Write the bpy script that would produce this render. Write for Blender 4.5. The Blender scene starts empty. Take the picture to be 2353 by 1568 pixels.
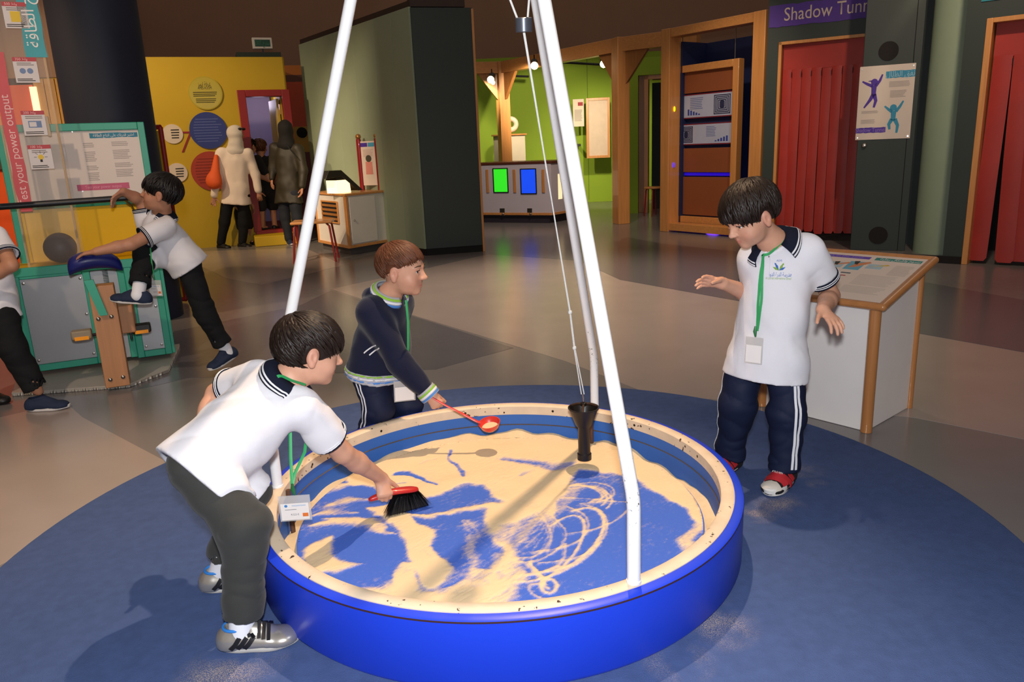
import bpy, bmesh, math, random
import numpy as np
import unicodedata as UN
from mathutils import Matrix, Vector
SC = bpy.context.scene
COL = SC.collection
# ------------------------------------------------------------------ camera
CW, CH, CF, CAMZ = 2353, 1568, 1750.0, 1.25
_p, _r = math.radians(14.4), math.radians(-2.4)
_f = np.array([0, math.cos(_p), -math.sin(_p)]); _x = np.array([1., 0, 0]); _u = np.cross(_x, _f)
_rx = math.cos(_r)*_x+math.sin(_r)*_u; _ux = -math.sin(_r)*_x+math.cos(_r)*_u
cam = bpy.data.objects.new('camera', bpy.data.cameras.new('camera')); COL.objects.link(cam)
cam.matrix_world = Matrix([[_rx[i], _ux[i], -_f[i], (0, 0, CAMZ)[i]] for i in range(3)]+[[0, 0, 0, 1]])
cam.data.sensor_width = 36; cam.data.lens = CF/CW*36; cam.data.clip_start = .05; cam.data.clip_end = 100
SC.camera = cam
def ray(x, y): return _f+_rx*(x-CW/2)/CF-_ux*(y-CH/2)/CF
def P(x, y, z=0.):                      # surveyed point: where the sight line meets height z
    d = ray(x, y); return np.array([0, 0, CAMZ])+d*((z-CAMZ)/d[2])
def PY(x, y, Y):                        # surveyed point: where the sight line meets distance Y
    d = ray(x, y); return np.array([0, 0, CAMZ])+d*(Y/d[1])
# ------------------------------------------------------------------ world, lights, exposure
wd = bpy.data.worlds.new('hall_ambient'); SC.world = wd; wd.use_nodes = True
wd.node_tree.nodes['Background'].inputs[0].default_value = (1.0, .80, .68, 1)
wd.node_tree.nodes['Background'].inputs[1].default_value = .23
SC.view_settings.view_transform = 'Standard'; SC.view_settings.look = 'None'
SC.view_settings.exposure = 0.0; SC.view_settings.gamma = 1.0; SC.view_settings.use_curve_mapping = False
def lamp(name, kind, loc, power, color, target=None, size=.05, angle=60, blend=.6):
    l = bpy.data.lights.new(name, kind); l.energy = power; l.color = color
    if kind in ('POINT', 'SPOT'): l.shadow_soft_size = size
    if kind == 'SPOT': l.spot_size = math.radians(angle); l.spot_blend = blend
    if kind == 'AREA': l.size = size
    o = bpy.data.objects.new(name, l); COL.objects.link(o); o.location = loc
    if target is not None: o.rotation_euler = (Vector(target)-Vector(loc)).to_track_quat('-Z', 'Y').to_euler()
    return o
WARM = (1.0, .76, .55)
lamp('camera_flash', 'POINT', (.0, -.02, 1.40), 265, (.93, .96, 1.0), size=.035)
lamp('ceiling_spot_pit', 'SPOT', (.40, 3.1, 3.7), 470, (1, .70, .44), (-.70, 2.1, .2), .03, 62, .6)
lamp('ceiling_spot_left', 'SPOT', (-2.3, 1.2, 3.6), 250, WARM, (-2.4, 4.0, .3), .06, 80, .8)
lamp('ceiling_spot_desk', 'SPOT', (-3.4, 6.0, 3.4), 1500, (1, .76, .52), (-1.5, 10.0, 1.0), .05, 48, .8)
lamp('ceiling_spot_floor', 'SPOT', (.6, 7.4, 4.2), 800, (1, .80, .64), (.5, 6.4, 0), .08, 76, .9)
lamp('ceiling_spot_tunnel', 'SPOT', (3.2, 5.2, 4.0), 260, WARM, (3.7, 8.2, .9), .08, 70, .9)
lamp('ceiling_spot_column', 'SPOT', (4.25, 6.6, 3.9), 330, (1, .80, .55), (4.55, 7.8, 2.3), .05, 40, .9)
lamp('ceiling_spot_booth', 'SPOT', (-5.4, 8.0, 3.8), 420, (1, .74, .46), (-4.1, 11.0, 1.0), .08, 70, .9)
lamp('ceiling_spot_orange', 'SPOT', (-4.4, 4.6, 3.6), 420, (1, .68, .4), (-4.2, 6.8, .8), .08, 80, .9)
lamp('console_fill_light', 'SPOT', (.9, 9.2, 4.0), 420, (1, .78, .62), (.2, 12.9, .5), .08, 60, .9)  # added fill spot, no visible fixture; brightens the console front
lamp('portal_fill_light', 'SPOT', (1.6, 7.6, 4.0), 260, (1, .78, .58), (2.7, 10.0, 1.1), .08, 50, .9)  # extra unseen spot, put in to lighten the boards inside the portal
lamp('ceiling_spot_right', 'SPOT', (3.4, 4.6, 3.8), 120, WARM, (2.9, 4.6, 0), .08, 75, .9)
# ------------------------------------------------------------------ materials
def lin(c):
    if isinstance(c, str): c = tuple(int(c[i:i+2], 16)/255 for i in (0, 2, 4))
    return tuple((x/12.92 if x <= .04045 else ((x+.055)/1.055)**2.4) for x in c)
_mats = {}
def mat(name, col, rough=.5, metal=0., var=.06, vscale=8., bump=0., bscale=150., spec=.5, coat=0., alpha=1., trans=0., emit=0., ecol=None, stretch=None, sheen=0.):
    if name in _mats: return _mats[name]
    m = bpy.data.materials.new(name); m.use_nodes = True; nt = m.node_tree; N = nt.nodes; L = nt.links
    b = N['Principled BSDF']; c = lin(col)
    b.inputs['Roughness'].default_value = rough; b.inputs['Metallic'].default_value = metal
    b.inputs['Specular IOR Level'].default_value = spec; b.inputs['Coat Weight'].default_value = coat
    b.inputs['Alpha'].default_value = alpha; b.inputs['Transmission Weight'].default_value = trans
    b.inputs['Base Color'].default_value = (*c, 1); b.inputs['Sheen Weight'].default_value = sheen
    if emit: b.inputs['Emission Color'].default_value = (*(lin(ecol) if ecol else c), 1); b.inputs['Emission Strength'].default_value = emit
    tc = N.new('ShaderNodeTexCoord'); mp = N.new('ShaderNodeMapping'); L.new(tc.outputs['Object'], mp.inputs[0])
    if stretch: mp.inputs['Scale'].default_value = stretch
    if var:
        n = N.new('ShaderNodeTexNoise'); n.inputs['Scale'].default_value = vscale; n.inputs['Detail'].default_value = 5; L.new(mp.outputs[0], n.inputs[0])
        r = N.new('ShaderNodeMapRange'); r.inputs[3].default_value = 1-var*2; r.inputs[4].default_value = 1+var*2; L.new(n.outputs[0], r.inputs[0])
        x = N.new('ShaderNodeMix'); x.data_type = 'RGBA'; x.blend_type = 'MULTIPLY'; x.inputs[0].default_value = 1; x.inputs[6].default_value = (*c, 1)
        L.new(r.outputs[0], x.inputs[7]); L.new(x.outputs[2], b.inputs['Base Color'])
    if bump:
        n = N.new('ShaderNodeTexNoise'); n.inputs['Scale'].default_value = bscale; n.inputs['Detail'].default_value = 3; L.new(mp.outputs[0], n.inputs[0])
        bp = N.new('ShaderNodeBump'); bp.inputs['Strength'].default_value = bump; bp.inputs['Distance'].default_value = .004; L.new(n.outputs[0], bp.inputs['Height']); L.new(bp.outputs[0], b.inputs['Normal'])
    _mats[name] = m; return m
def wood(name, col, rough=.35, axis=2, coat=.3):
    s = [40, 40, 40]; s[axis] = 2.5
    return mat(name, col, rough, var=.13, vscale=1., stretch=tuple(s), coat=coat)
# ------------------------------------------------------------------ mesh helpers
class MB:
    def __init__(s): s.v = []; s.f = []
    def add(s, v, f):
        o = len(s.v); s.v += [tuple(map(float, p)) for p in v]; s.f += [tuple(i+o for i in q) for q in f]; return s
    def hexa(s, p): return s.add(p, [(0, 3, 2, 1), (4, 5, 6, 7), (0, 1, 5, 4), (1, 2, 6, 5), (2, 3, 7, 6), (3, 0, 4, 7)])
    def box(s, c, d, rz=0, R=None):
        c = np.array(c, float); h = np.array(d)/2
        if R is None: ca, sa = math.cos(rz), math.sin(rz); R = np.array([[ca, -sa, 0], [sa, ca, 0], [0, 0, 1]])
        q = [(-1, -1, -1), (1, -1, -1), (1, 1, -1), (-1, 1, -1), (-1, -1, 1), (1, -1, 1), (1, 1, 1), (-1, 1, 1)]
        return s.hexa([c+R@(np.array(k)*h) for k in q])
    def prism(s, base, top):                      # two matching rings -> solid
        n = len(base); f = [tuple(range(n))[::-1], tuple(range(n, 2*n))]+[(i, (i+1) % n, n+(i+1) % n, n+i) for i in range(n)]
        return s.add(list(base)+list(top), f)
    def tube(s, pts, r, n=12, cap=True, flat=None, up=(0, 0, 1), closed=False):
        pts = [np.array(p, float) for p in pts]; m = len(pts); r = r if hasattr(r, '__len__') else [r]*m
        V = []; prev = None
        for i, p in enumerate(pts):
            a = pts[i-1] if (i > 0 or closed) else p; b = pts[(i+1) % m] if (i < m-1 or closed) else p
            t = b-a; t = t/(np.linalg.norm(t)+1e-12)
            if prev is None:
                x = np.cross(t, up); 
                if np.linalg.norm(x) < 1e-3: x = np.cross(t, (1, 0, .01))
            else: x = prev-t*(prev@t)
            x = x/(np.linalg.norm(x)+1e-12); y = np.cross(t, x); prev = x
            for k in range(n):
                a_ = 2*math.pi*k/n; ry = r[i]*(flat if flat else 1)
                V.append(p+x*math.cos(a_)*r[i]+y*math.sin(a_)*ry)
        F = [(i*n+k, i*n+(k+1) % n, ((i+1) % m)*n+(k+1) % n, ((i+1) % m)*n+k) for i in range(m if closed else m-1) for k in range(n)]
        if cap and not closed: F += [tuple(range(n))[::-1], tuple(range((m-1)*n, m*n))]
        return s.add(V, F)
    def lathe(s, prof, c=(0, 0, 0), n=48, axis=None, close=False):
        c = np.array(c, float); V = []; m = len(prof)
        if axis is None: ex, ey, ez = np.eye(3)
        else:
            ez = np.array(axis, float); ez /= np.linalg.norm(ez); ex = np.cross(ez, (0, 1, .013)); ex /= np.linalg.norm(ex); ey = np.cross(ez, ex)
        for r, z in prof:
            for k in range(n): a = 2*math.pi*k/n; V.append(c+ex*math.cos(a)*r+ey*math.sin(a)*r+ez*z)
        F = [(i*n+k, i*n+(k+1) % n, ((i+1) % m)*n+(k+1) % n, ((i+1) % m)*n+k) for i in range(m if close else m-1) for k in range(n)]
        if not close:
            if prof[0][0] > 1e-5: F.append(tuple(range(n))[::-1])
            if prof[-1][0] > 1e-5: F.append(tuple(range((m-1)*n, m*n)))
        return s.add(V, F)
    def sphere(s, c, r, n=16, m=10, R=None):
        r = np.array(r if hasattr(r, '__len__') else [r]*3); V = [];R = np.eye(3) if R is None else R
        for i in range(m+1):
            t = math.pi*i/m
            for k in range(n): a = 2*math.pi*k/n; V.append(np.array(c)+R@(r*np.array([math.sin(t)*math.cos(a), math.sin(t)*math.sin(a), math.cos(t)])))
        return s.add(V, [(i*n+k, (i+1)*n+k, (i+1)*n+(k+1) % n, i*n+(k+1) % n) for i in range(m) for k in range(n)])
    def build(s, name, m, parent=None, bev=0, smooth=None, sharp=38):
        me = bpy.data.meshes.new(name); me.from_pydata(s.v, [], s.f)
        bm = bmesh.new(); bm.from_mesh(me); bmesh.ops.remove_doubles(bm, verts=bm.verts, dist=1e-6); bmesh.ops.recalc_face_normals(bm, faces=bm.faces); bm.to_mesh(me); bm.free()
        return obj(name, me, m, parent, bev, sharp)
def obj(name, me, m, parent=None, bev=0, sharp=38):
    for k in (m if isinstance(m, (list, tuple)) else [m]): me.materials.append(k)
    me.shade_smooth()
    if sharp: me.set_sharp_from_angle(angle=math.radians(sharp))
    o = bpy.data.objects.new(name, me); COL.objects.link(o)
    if parent is not None:
        o.parent = parent
        if parent.type == 'EMPTY': o.matrix_parent_inverse = Matrix.Translation(-parent.location)
    if bev:
        b = o.modifiers.new('bevel', 'BEVEL'); b.width = bev; b.segments = 2; b.limit_method = 'ANGLE'; b.angle_limit = math.radians(50)
    return o
def tag(o, label, cat, group=None):
    o['label'] = label; o['category'] = cat
    if group: o['group'] = group
    return o
def thing(name, label, cat, loc=(0, 0, 0), group=None):
    o = bpy.data.objects.new(name, None); COL.objects.link(o); o.location = tuple(map(float, loc)); o.empty_display_size = .05
    return tag(o, label, cat, group)
def struct(o): o['kind'] = 'structure'; return o
class Fr:                                 # a vertical plane through two ground points; u along it, v up, d out of it towards the visitor
    def __init__(s, A, B):
        s.A = np.array(A[:2], float); B = np.array(B[:2], float); s.L = np.linalg.norm(B-s.A); s.u = (B-s.A)/s.L
        s.n = np.array([s.u[1], -s.u[0]])
        if s.n@(-s.A) < 0: s.n = -s.n
    def pt(s, u, v, d=0.): q = s.A+s.u*u+s.n*d; return np.array([q[0], q[1], v])
    def uv(s, px, py, d=0.):
        r = ray(px, py); t = (s.n@s.A+d)/(s.n@r[:2]); q = r*t+[0, 0, CAMZ]; return float((q[:2]-s.A)@s.u), float(q[2])
    def box(s, mb, u0, u1, v0, v1, d0, d1): return mb.hexa([s.pt(*q) for q in ((u0, v0, d0), (u1, v0, d0), (u1, v0, d1), (u0, v0, d1), (u0, v1, d0), (u1, v1, d0), (u1, v1, d1), (u0, v1, d1))])
    def poly(s, mb, uv, d0, d1): return mb.prism([s.pt(a, b, d0) for a, b in uv], [s.pt(a, b, d1) for a, b in uv])
    def disc(s, mb, u, v, r, d0, d1, n=40, hole=0):
        a = [2*math.pi*k/n for k in range(n)]
        return s.poly(mb, [(u+r*math.cos(t), v+r*math.sin(t)) for t in a], d0, d1)
    def B(s, name, m, parent, u0, u1, v0, v1, d0, d1, bev=.003): return s.box(MB(), u0, u1, v0, v1, d0, d1).build(name, m, parent, bev)
    def M4(s, u, v, d): 
        o = s.pt(u, v, d); x = s.u; 
        return np.array([[x[0], 0, s.n[0], o[0]], [x[1], 0, s.n[1], o[1]], [0, 1, 0, o[2]], [0, 0, 0, 1]])
def shape_ar(t):                          # joins Arabic letters and puts them in display order
    NJ = 'اأإآدذرزوةىء'; out = []; A = lambda c: '\u0621' <= c <= '\u064a'
    for i, ch in enumerate(t):
        if not A(ch): out.append(ch); continue
        p = i > 0 and A(t[i-1]) and t[i-1] not in NJ; n = i+1 < len(t) and A(t[i+1]) and ch not in NJ
        f = 'MEDIAL' if p and n else 'FINAL' if p else 'INITIAL' if n else 'ISOLATED'
        try: out.append(UN.lookup(UN.name(ch)+' '+f+' FORM'))
        except KeyError: out.append(ch)
    return ''.join(out[::-1])
def text_mesh(body, M, size, width=None, align='CENTER', depth=.0006):
    cu = bpy.data.curves.new('lettering', 'FONT'); cu.body = body; cu.size = 1; cu.align_x = align; cu.align_y = 'CENTER'; cu.resolution_u = 3
    o = bpy.data.objects.new('lettering', cu); COL.objects.link(o); dg = bpy.context.evaluated_depsgraph_get()
    me = bpy.data.meshes.new_from_object(o.evaluated_get(dg)); bpy.data.objects.remove(o); bpy.data.curves.remove(cu)
    n = len(me.vertices); co = np.empty(n*3); me.vertices.foreach_get('co', co); co = co.reshape(-1, 3)*size
    if width and n: co[:, 0] *= width/max(1e-6, np.ptp(co[:, 0]))
    co[:, 2] += depth; co = np.c_[co, np.ones(n)]@np.array(M).T
    me.vertices.foreach_set('co', co[:, :3].ravel()); return me
def text(body, M, size, m, parent, width=None, align='CENTER', name='lettering', depth=.0006):
    return obj(name, text_mesh(body, M, size, width, align, depth), m, parent, sharp=0)
def lines(fr, m, parent, u0, u1, v0, v1, n, d, seed=0, name='printed_text', fill=.45, skip=()):
    rnd = random.Random(seed); mb = MB(); h = (v1-v0)/n
    for i in range(n):
        if i in skip: continue
        v = v1-(i+.5)*h; e = u0+(u1-u0)*rnd.uniform(.8, 1)
        mb.add([fr.pt(a, b, d) for a, b in ((u0, v-h*fill/2), (e, v-h*fill/2), (e, v+h*fill/2), (u0, v+h*fill/2))], [(0, 1, 2, 3)])
    return mb.build(name, m, parent)
# ================================================================== SETTING
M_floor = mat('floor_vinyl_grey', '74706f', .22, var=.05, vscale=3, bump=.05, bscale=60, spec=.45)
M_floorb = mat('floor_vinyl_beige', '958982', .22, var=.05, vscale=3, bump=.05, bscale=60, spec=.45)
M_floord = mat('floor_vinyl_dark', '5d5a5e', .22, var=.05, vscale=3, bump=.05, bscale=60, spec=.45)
fl = struct(MB().box((0, 9, -.05), (24, 26, .1)).build('floor', M_floor))
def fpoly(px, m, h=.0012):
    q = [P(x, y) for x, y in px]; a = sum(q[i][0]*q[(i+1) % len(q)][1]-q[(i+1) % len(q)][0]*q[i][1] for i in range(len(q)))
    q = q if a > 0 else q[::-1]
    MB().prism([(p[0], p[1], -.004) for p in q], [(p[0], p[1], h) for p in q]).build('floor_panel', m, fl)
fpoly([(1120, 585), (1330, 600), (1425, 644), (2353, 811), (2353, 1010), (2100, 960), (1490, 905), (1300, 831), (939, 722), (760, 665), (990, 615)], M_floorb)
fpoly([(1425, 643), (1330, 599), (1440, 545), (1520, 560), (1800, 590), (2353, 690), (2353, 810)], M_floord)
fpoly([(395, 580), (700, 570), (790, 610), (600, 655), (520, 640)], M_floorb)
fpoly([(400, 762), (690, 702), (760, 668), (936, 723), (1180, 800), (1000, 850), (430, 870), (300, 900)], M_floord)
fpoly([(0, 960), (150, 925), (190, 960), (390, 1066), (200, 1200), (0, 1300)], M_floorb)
# carpet disc
def carpet_mat():
    m = mat('blue_carpet', '465884', .95, var=.10, vscale=30, bump=.5, bscale=420, spec=.1); nt = m.node_tree; N = nt.nodes; L = nt.links; b = N['Principled BSDF']
    tc = N.new('ShaderNodeTexCoord'); base = b.inputs['Base Color'].links[0].from_socket
    nz = N.new('ShaderNodeTexNoise'); nz.inputs['Scale'].default_value = 520; nz.inputs['Detail'].default_value = 2; L.new(tc.outputs['Object'], nz.inputs[0])
    nl = N.new('ShaderNodeTexNoise'); nl.inputs['Scale'].default_value = 9; nl.inputs['Detail'].default_value = 4; L.new(tc.outputs['Object'], nl.inputs[0])
    tot = None
    for px, py, r in ((1790, 1165, .11), (1840, 1085, .09), (1640, 1440, .13), (1560, 1525, .10), (560, 1535, .12), (500, 1560, .12), (1740, 1190, .07), (1880, 1120, .05)):
        p = P(px, py); d = N.new('ShaderNodeVectorMath'); d.operation = 'DISTANCE'; d.inputs[1].default_value = (p[0], p[1], .01); L.new(tc.outputs['Object'], d.inputs[0])
        g = N.new('ShaderNodeMapRange'); g.inputs[1].default_value = 0; g.inputs[2].default_value = r; g.inputs[3].default_value = 1; g.inputs[4].default_value = 0; L.new(d.outputs['Value'], g.inputs[0])
        if tot is None: tot = g.outputs[0]
        else:
            a = N.new('ShaderNodeMath'); a.operation = 'MAXIMUM'; L.new(tot, a.inputs[0]); L.new(g.outputs[0], a.inputs[1]); tot = a.outputs[0]
    gr = N.new('ShaderNodeMapRange'); gr.inputs[1].default_value = .47; gr.inputs[2].default_value = .60; L.new(nz.outputs[0], gr.inputs[0]); nlm = N.new('ShaderNodeMapRange'); nlm.inputs[1].default_value = .40; nlm.inputs[2].default_value = .62; L.new(nl.outputs[0], nlm.inputs[0])
    s = N.new('ShaderNodeMath'); s.operation = 'MULTIPLY'; L.new(gr.outputs[0], s.inputs[0]); L.new(nlm.outputs[0], s.inputs[1])
    k = N.new('ShaderNodeMath'); k.operation = 'MULTIPLY'; L.new(tot, k.inputs[0]); L.new(s.outputs[0], k.inputs[1])
    g = N.new('ShaderNodeMapRange'); g.inputs[1].default_value = .0; g.inputs[2].default_value = .7; g.inputs[4].default_value = .55; L.new(k.outputs[0], g.inputs[0])
    x = N.new('ShaderNodeMix'); x.data_type = 'RGBA'; L.new(g.outputs[0], x.inputs[0]); L.new(base, x.inputs[6]); x.inputs[7].default_value = (*lin('d8c0a0'), 1); L.new(x.outputs[2], b.inputs['Base Color']); return m
PC = np.array([-.06, 2.275])
tag(MB().lathe([(0, .0015), (1.605, .0015), (1.612, .006), (1.60, .011), (0, .011)], (PC[0], PC[1], 0), 128).build('round_carpet', carpet_mat()), 'large round blue carpet under the sand pendulum table', 'carpet')
# ------------------------------------------------------------------ far walls
M_brown = mat('brown_wall_paint', 'a27d66', .85, var=.04, vscale=2)
wb = struct(MB().box((0, 19.2, 3.5), (26, .2, 7)).build('wall_back', M_brown))
struct(MB().box((-9.5, 9, 3.5), (.2, 26, 7)).build('wall_left', M_brown))
struct(MB().box((9.5, 9, 3.5), (.2, 26, 7)).build('wall_right', M_brown))
# lime room
M_lime = mat('lime_paint', '8cab22', .7, var=.05, vscale=1.5)
LF = Fr((-3.2, 16.7), (5.2, 16.5)); lw = struct(LF.B('wall_lime', M_lime, None, 0, LF.L, 0, 3.0, -.12, 0))
u = LF.uv(1351, 300)[0]; LF.B('panel_joint', mat('lime_joint', '5b7a14', .8), lw, u-.006, u+.006, .05, 2.95, 0, .004, 0)
u = LF.uv(1416, 414); LF.B('socket', mat('socket_white', 'd8d0c0', .4), lw, u[0]-.05, u[0]+.05, u[1]-.09, u[1]+.09, 0, .012, .004)
RF = Fr((2.15, 13.6), (3.3, 13.3))     # lime pier with the dark doorway beside it
a = RF.uv(1440, 300)[0]; b_ = RF.uv(1466, 300)[0]; e = RF.uv(1520, 300)[0]; tp = RF.uv(1480, 132)[1]; dt = RF.uv(1490, 172)[1]
mb = MB(); RF.box(mb, a, b_, 0, tp, -1.2, 0); RF.box(mb, b_, e+.6, dt, tp, -1.2, 0); struct(mb.build('wall_lime_pier', M_lime))
M_wood = wood('oak_varnish', 'c88a4e'); M_woodx = wood('oak_varnish_x', 'c88a4e', axis=0); M_woodd = wood('oak_dark', 'a06a38')
dr = bpy.data.objects.new('door_1', None); COL.objects.link(dr); struct(dr)
RF.B('door_jamb', M_wood, dr, b_+.10, b_+.17, 0, dt, -.3, -.05); RF.B('door_lintel', M_woodx, dr, b_+.10, e+.6, dt-.07, dt, -.3, -.05)
RF.B('dark_opening', mat('door_dark_green', '10261a', .6), dr, b_+.17, e+.6, 0, dt-.07, -1.0, -.95)
RF.B('reveal', M_woodd, dr, b_+.0, b_+.10, 0, dt, -1.15, -.12)
# wooden post-and-beam frame
pf = thing('timber_frame', 'open oak post and beam frame with corner braces in front of the lime room', 'frame', (1.76, 11.95, 0))
ZB = 2.62
def post(name, x, y, w, z1, m=None, rz=.35, parent=None): return MB().box((x, y, z1/2), (w, w, z1), rz).build(name, m or M_wood, parent, .006)
pA = np.array([1.78, 11.95]); pB = PY(1162, 375, 14.6)[:2]; pCn = pB+np.array([-2.2, -.6]); pD = np.array([2.75, 11.2])
post('post', *pA, .20, ZB+.1, parent=pf); post('post', *pB, .20, ZB+.1, parent=pf)
def beam(name, a, b, w, h, z, m, parent):
    d = b-a; L_ = np.linalg.norm(d); c = (a+b)/2; return MB().box((c[0], c[1], z), (L_, w, h), math.atan2(d[1], d[0])).build(name, m, parent, .005)
beam('beam', pA, pB, .14, .20, ZB, M_woodx, pf); beam('beam', pB, pCn, .14, .20, ZB, M_woodx, pf); beam('beam', pA, pD, .14, .20, ZB, M_woodx, pf)
def brace(a, d, s=.46):
    d = d/np.linalg.norm(d); p = np.array([-d[1], d[0]])*.03; z = ZB-.1
    tri = [(0.1, z), (s, z), (.1, z-s)]
    MB().prism([(a[0]+d[0]*k+p[0], a[1]+d[1]*k+p[1], w) for k, w in tri], [(a[0]+d[0]*k-p[0], a[1]+d[1]*k-p[1], w) for k, w in tri]).build('corner_brace', M_woodd, pf, .004)
brace(pA, pB-pA); brace(pA, pD-pA); brace(pB, pA-pB); brace(pB, pCn-pB); brace(pB, np.array([.45, 1.]))
# track spotlights of the lime room
M_blk = mat('black_metal', '15151a', .4, var=0); M_bulb = mat('hot_bulb', 'fff2d0', .5, var=0, emit=14, ecol='ffe2ae')
tr = thing('light_track', 'black ceiling light track above the lime room', 'light track', (0.6, 14.8, 2.6)); ta, tb_ = PY(1200, 138, 14.2), PY(1405, 150, 13.4)
MB().tube([ta, tb_], .02, 8).build('rail', M_blk, tr); ta2, tb2 = PY(1100, 172, 15.4), PY(1215, 176, 15.2); MB().tube([ta2, tb2], .02, 8).build('rail', M_blk, tr)
for i, (px, py, Y, tg, lab) in enumerate(((1228, 150, 13.2, (.7, 16.5, 1.3), 'lit ceiling spotlight left of the tall timber post'), (1387, 146, 13.4, (2.3, 16.5, .6), 'lit ceiling spotlight beside the top of the tall timber post'), (1128, 182, 14.0, (-.9, 16.6, .9), 'lit small ceiling spotlight beside the dark green partition'), (1175, 184, 15.2, (.2, 16.6, 1.2), 'unlit ceiling spotlight pointing at the lime wall'))):
    p = PY(px, py, Y); t = thing('ceiling_spotlight', lab, 'spotlight', p); d = np.array(tg)-p; d /= np.linalg.norm(d); d2 = d
    if i < 3: d2 = -p+np.array([0, 0, CAMZ]); d2 = d2/np.linalg.norm(d2); d2 = d2+d*.5; d2 /= np.linalg.norm(d2)
    MB().lathe([(.035, -.16), (.055, -.15), (.06, 0), (.052, .0), (.045, -.03)], p, 20, d2).build('housing', M_blk, t)
    MB().tube([p-d2*.12, p-d2*.12+np.array([0, 0, .12])], .01, 8).build('stem', M_blk, t)
    if i < 3:
        MB().sphere(p+d2*.02, (.06, .06, .06), 14, 8).build('bulb', M_bulb, t)
        l = lamp('spotlight_beam', 'SPOT', p+d*.10, (270, 270, 120)[i], (1, .84, .58), tg, .04, 75, .8)
        l.parent = t; l.matrix_parent_inverse = Matrix.Translation(-t.location)
# framed white board and notice on the lime wall
WF = Fr((1.0, 16.05), (3.0, 15.95)); q = [WF.uv(1346, 226), WF.uv(1401, 224), WF.uv(1404, 362), WF.uv(1350, 364)]
u0, u1, v0, v1 = q[0][0], q[1][0], q[2][1], q[0][1]
bd = thing('framed_board', 'blank cream board in an oak frame on the lime wall', 'board', WF.pt((u0+u1)/2, v0, 0))
WF.B('board', mat('cream_board', 'cdb7a4', .6), bd, u0+.03, u1-.03, v0+.03, v1-.03, -.02, .005)
for k in ((u0, u0+.05, v0, v1), (u1-.05, u1, v0, v1), (u0+.05, u1-.05, v1-.05, v1), (u0+.05, u1-.05, v0, v0+.05)): WF.B('frame_rail', M_wood, bd, *k, -.03, .025)
MB().box((2.05, 16.3, 1.3), (.05, .45, .05)).build('wall_bracket', M_blk, bd)
n0, n1, n2 = WF.uv(1322, 228), WF.uv(1345, 228), WF.uv(1345, 290)
nt_ = thing('paper_notice', 'white paper notice with red heading beside the framed board', 'notice', WF.pt(n0[0], n2[1], 0))
WF.B('sheet', mat('notice_paper', 'd9c9b8', .7), nt_, n0[0]-.05, n1[0]-.03, n2[1], n0[1], -.04, -.035, 0)
WF.B('heading', mat('notice_red', '9c2f3c', .7), nt_, n0[0]+.05, n1[0]-.05, n0[1]-.13, n0[1]-.06, -.035, -.034, 0); lines(WF, mat('grey_print', '8d8480', .8), nt_, n0[0]-.02, n1[0]-.06, n2[1]+.1, n0[1]-.2, 9, -.034)
MB().box((1.55, 16.3, 1.2), (.05, .5, .05)).build('wall_bracket', M_blk, nt_)
# pedestal with ring
M_white = mat('white_laminate', 'd9d4cc', .45, var=.02); M_cream = mat('cream_laminate', 'cfc4b0', .5, var=.03)
c0 = PY(1172, 375, 15.2); pw = .5; pt_ = PY(1172, 312, 15.2)
pd = thing('display_pedestal', 'white pedestal cabinet standing behind the screen console', 'pedestal', (c0[0], 15.2, 0))
MB().box((c0[0], 15.2, pt_[2]/2), (pw, .45, pt_[2]), .3).build('body', M_cream, pd, .004); MB().box((c0[0], 15.2, pt_[2]+.015), (pw+.06, .51, .03), .3).build('top', M_woodx, pd, .004)
rc = PY(1174, 286, 15.2); tag(MB().tube([rc+np.array([math.cos(t)*.10, 0, math.sin(t)*.10+.0]) for t in np.linspace(0, 2*math.pi, 25)[:-1]], .05, 12, closed=True, up=(0, 1, 0)).build('white_ring', mat('ring_white', 'e8dcc4', .4)), 'white doughnut shaped ring standing on the pedestal cabinet', 'ring')
# screen console
KF = Fr((-.62, 13.15), (.73, 12.42)); M_con = mat('console_lilac_white', 'c3bcc6', .5, var=.02)
ck = thing('screen_console', 'white console with green and blue lit windows and a brown top', 'console', KF.pt(.5, 0, 0))
kz0 = .13; kz1 = KF.uv(1190, 378)[1]; rt = np.array([1.22, 13.05]); KR = Fr(KF.pt(KF.L, 0)[:2], rt)
foot = [KF.pt(0, 0)[:2], KF.pt(KF.L, 0)[:2], rt, rt+np.array([-1.2, .7]), KF.pt(0, 0, -.7)[:2]]
MB().prism([(x, y, kz0) for x, y in foot], [(x, y, kz1) for x, y in foot]).build('body', M_con, ck, .003)
cen = np.mean(foot, 0); MB().prism([(*(cen+(np.array(p)-cen)*.93), 0) for p in foot], [(*(cen+(np.array(p)-cen)*.93), kz0) for p in foot]).build('plinth', mat('plinth_dark', '2a2430', .6), ck)
MB().prism([(*(cen+(np.array(p)-cen)*1.02), kz1) for p in foot], [(*(cen+(np.array(p)-cen)*1.02), kz1+.04) for p in foot]).build('worktop', mat('console_top_brown', '5a2f22', .4), ck, .004)
KF.B('base_trim', M_woodx, ck, 0, KF.L, kz0, kz0+.04, 0, .012); KR.B('base_trim', M_woodx, ck, 0, KR.L, kz0, kz0+.04, 0, .012)
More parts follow.
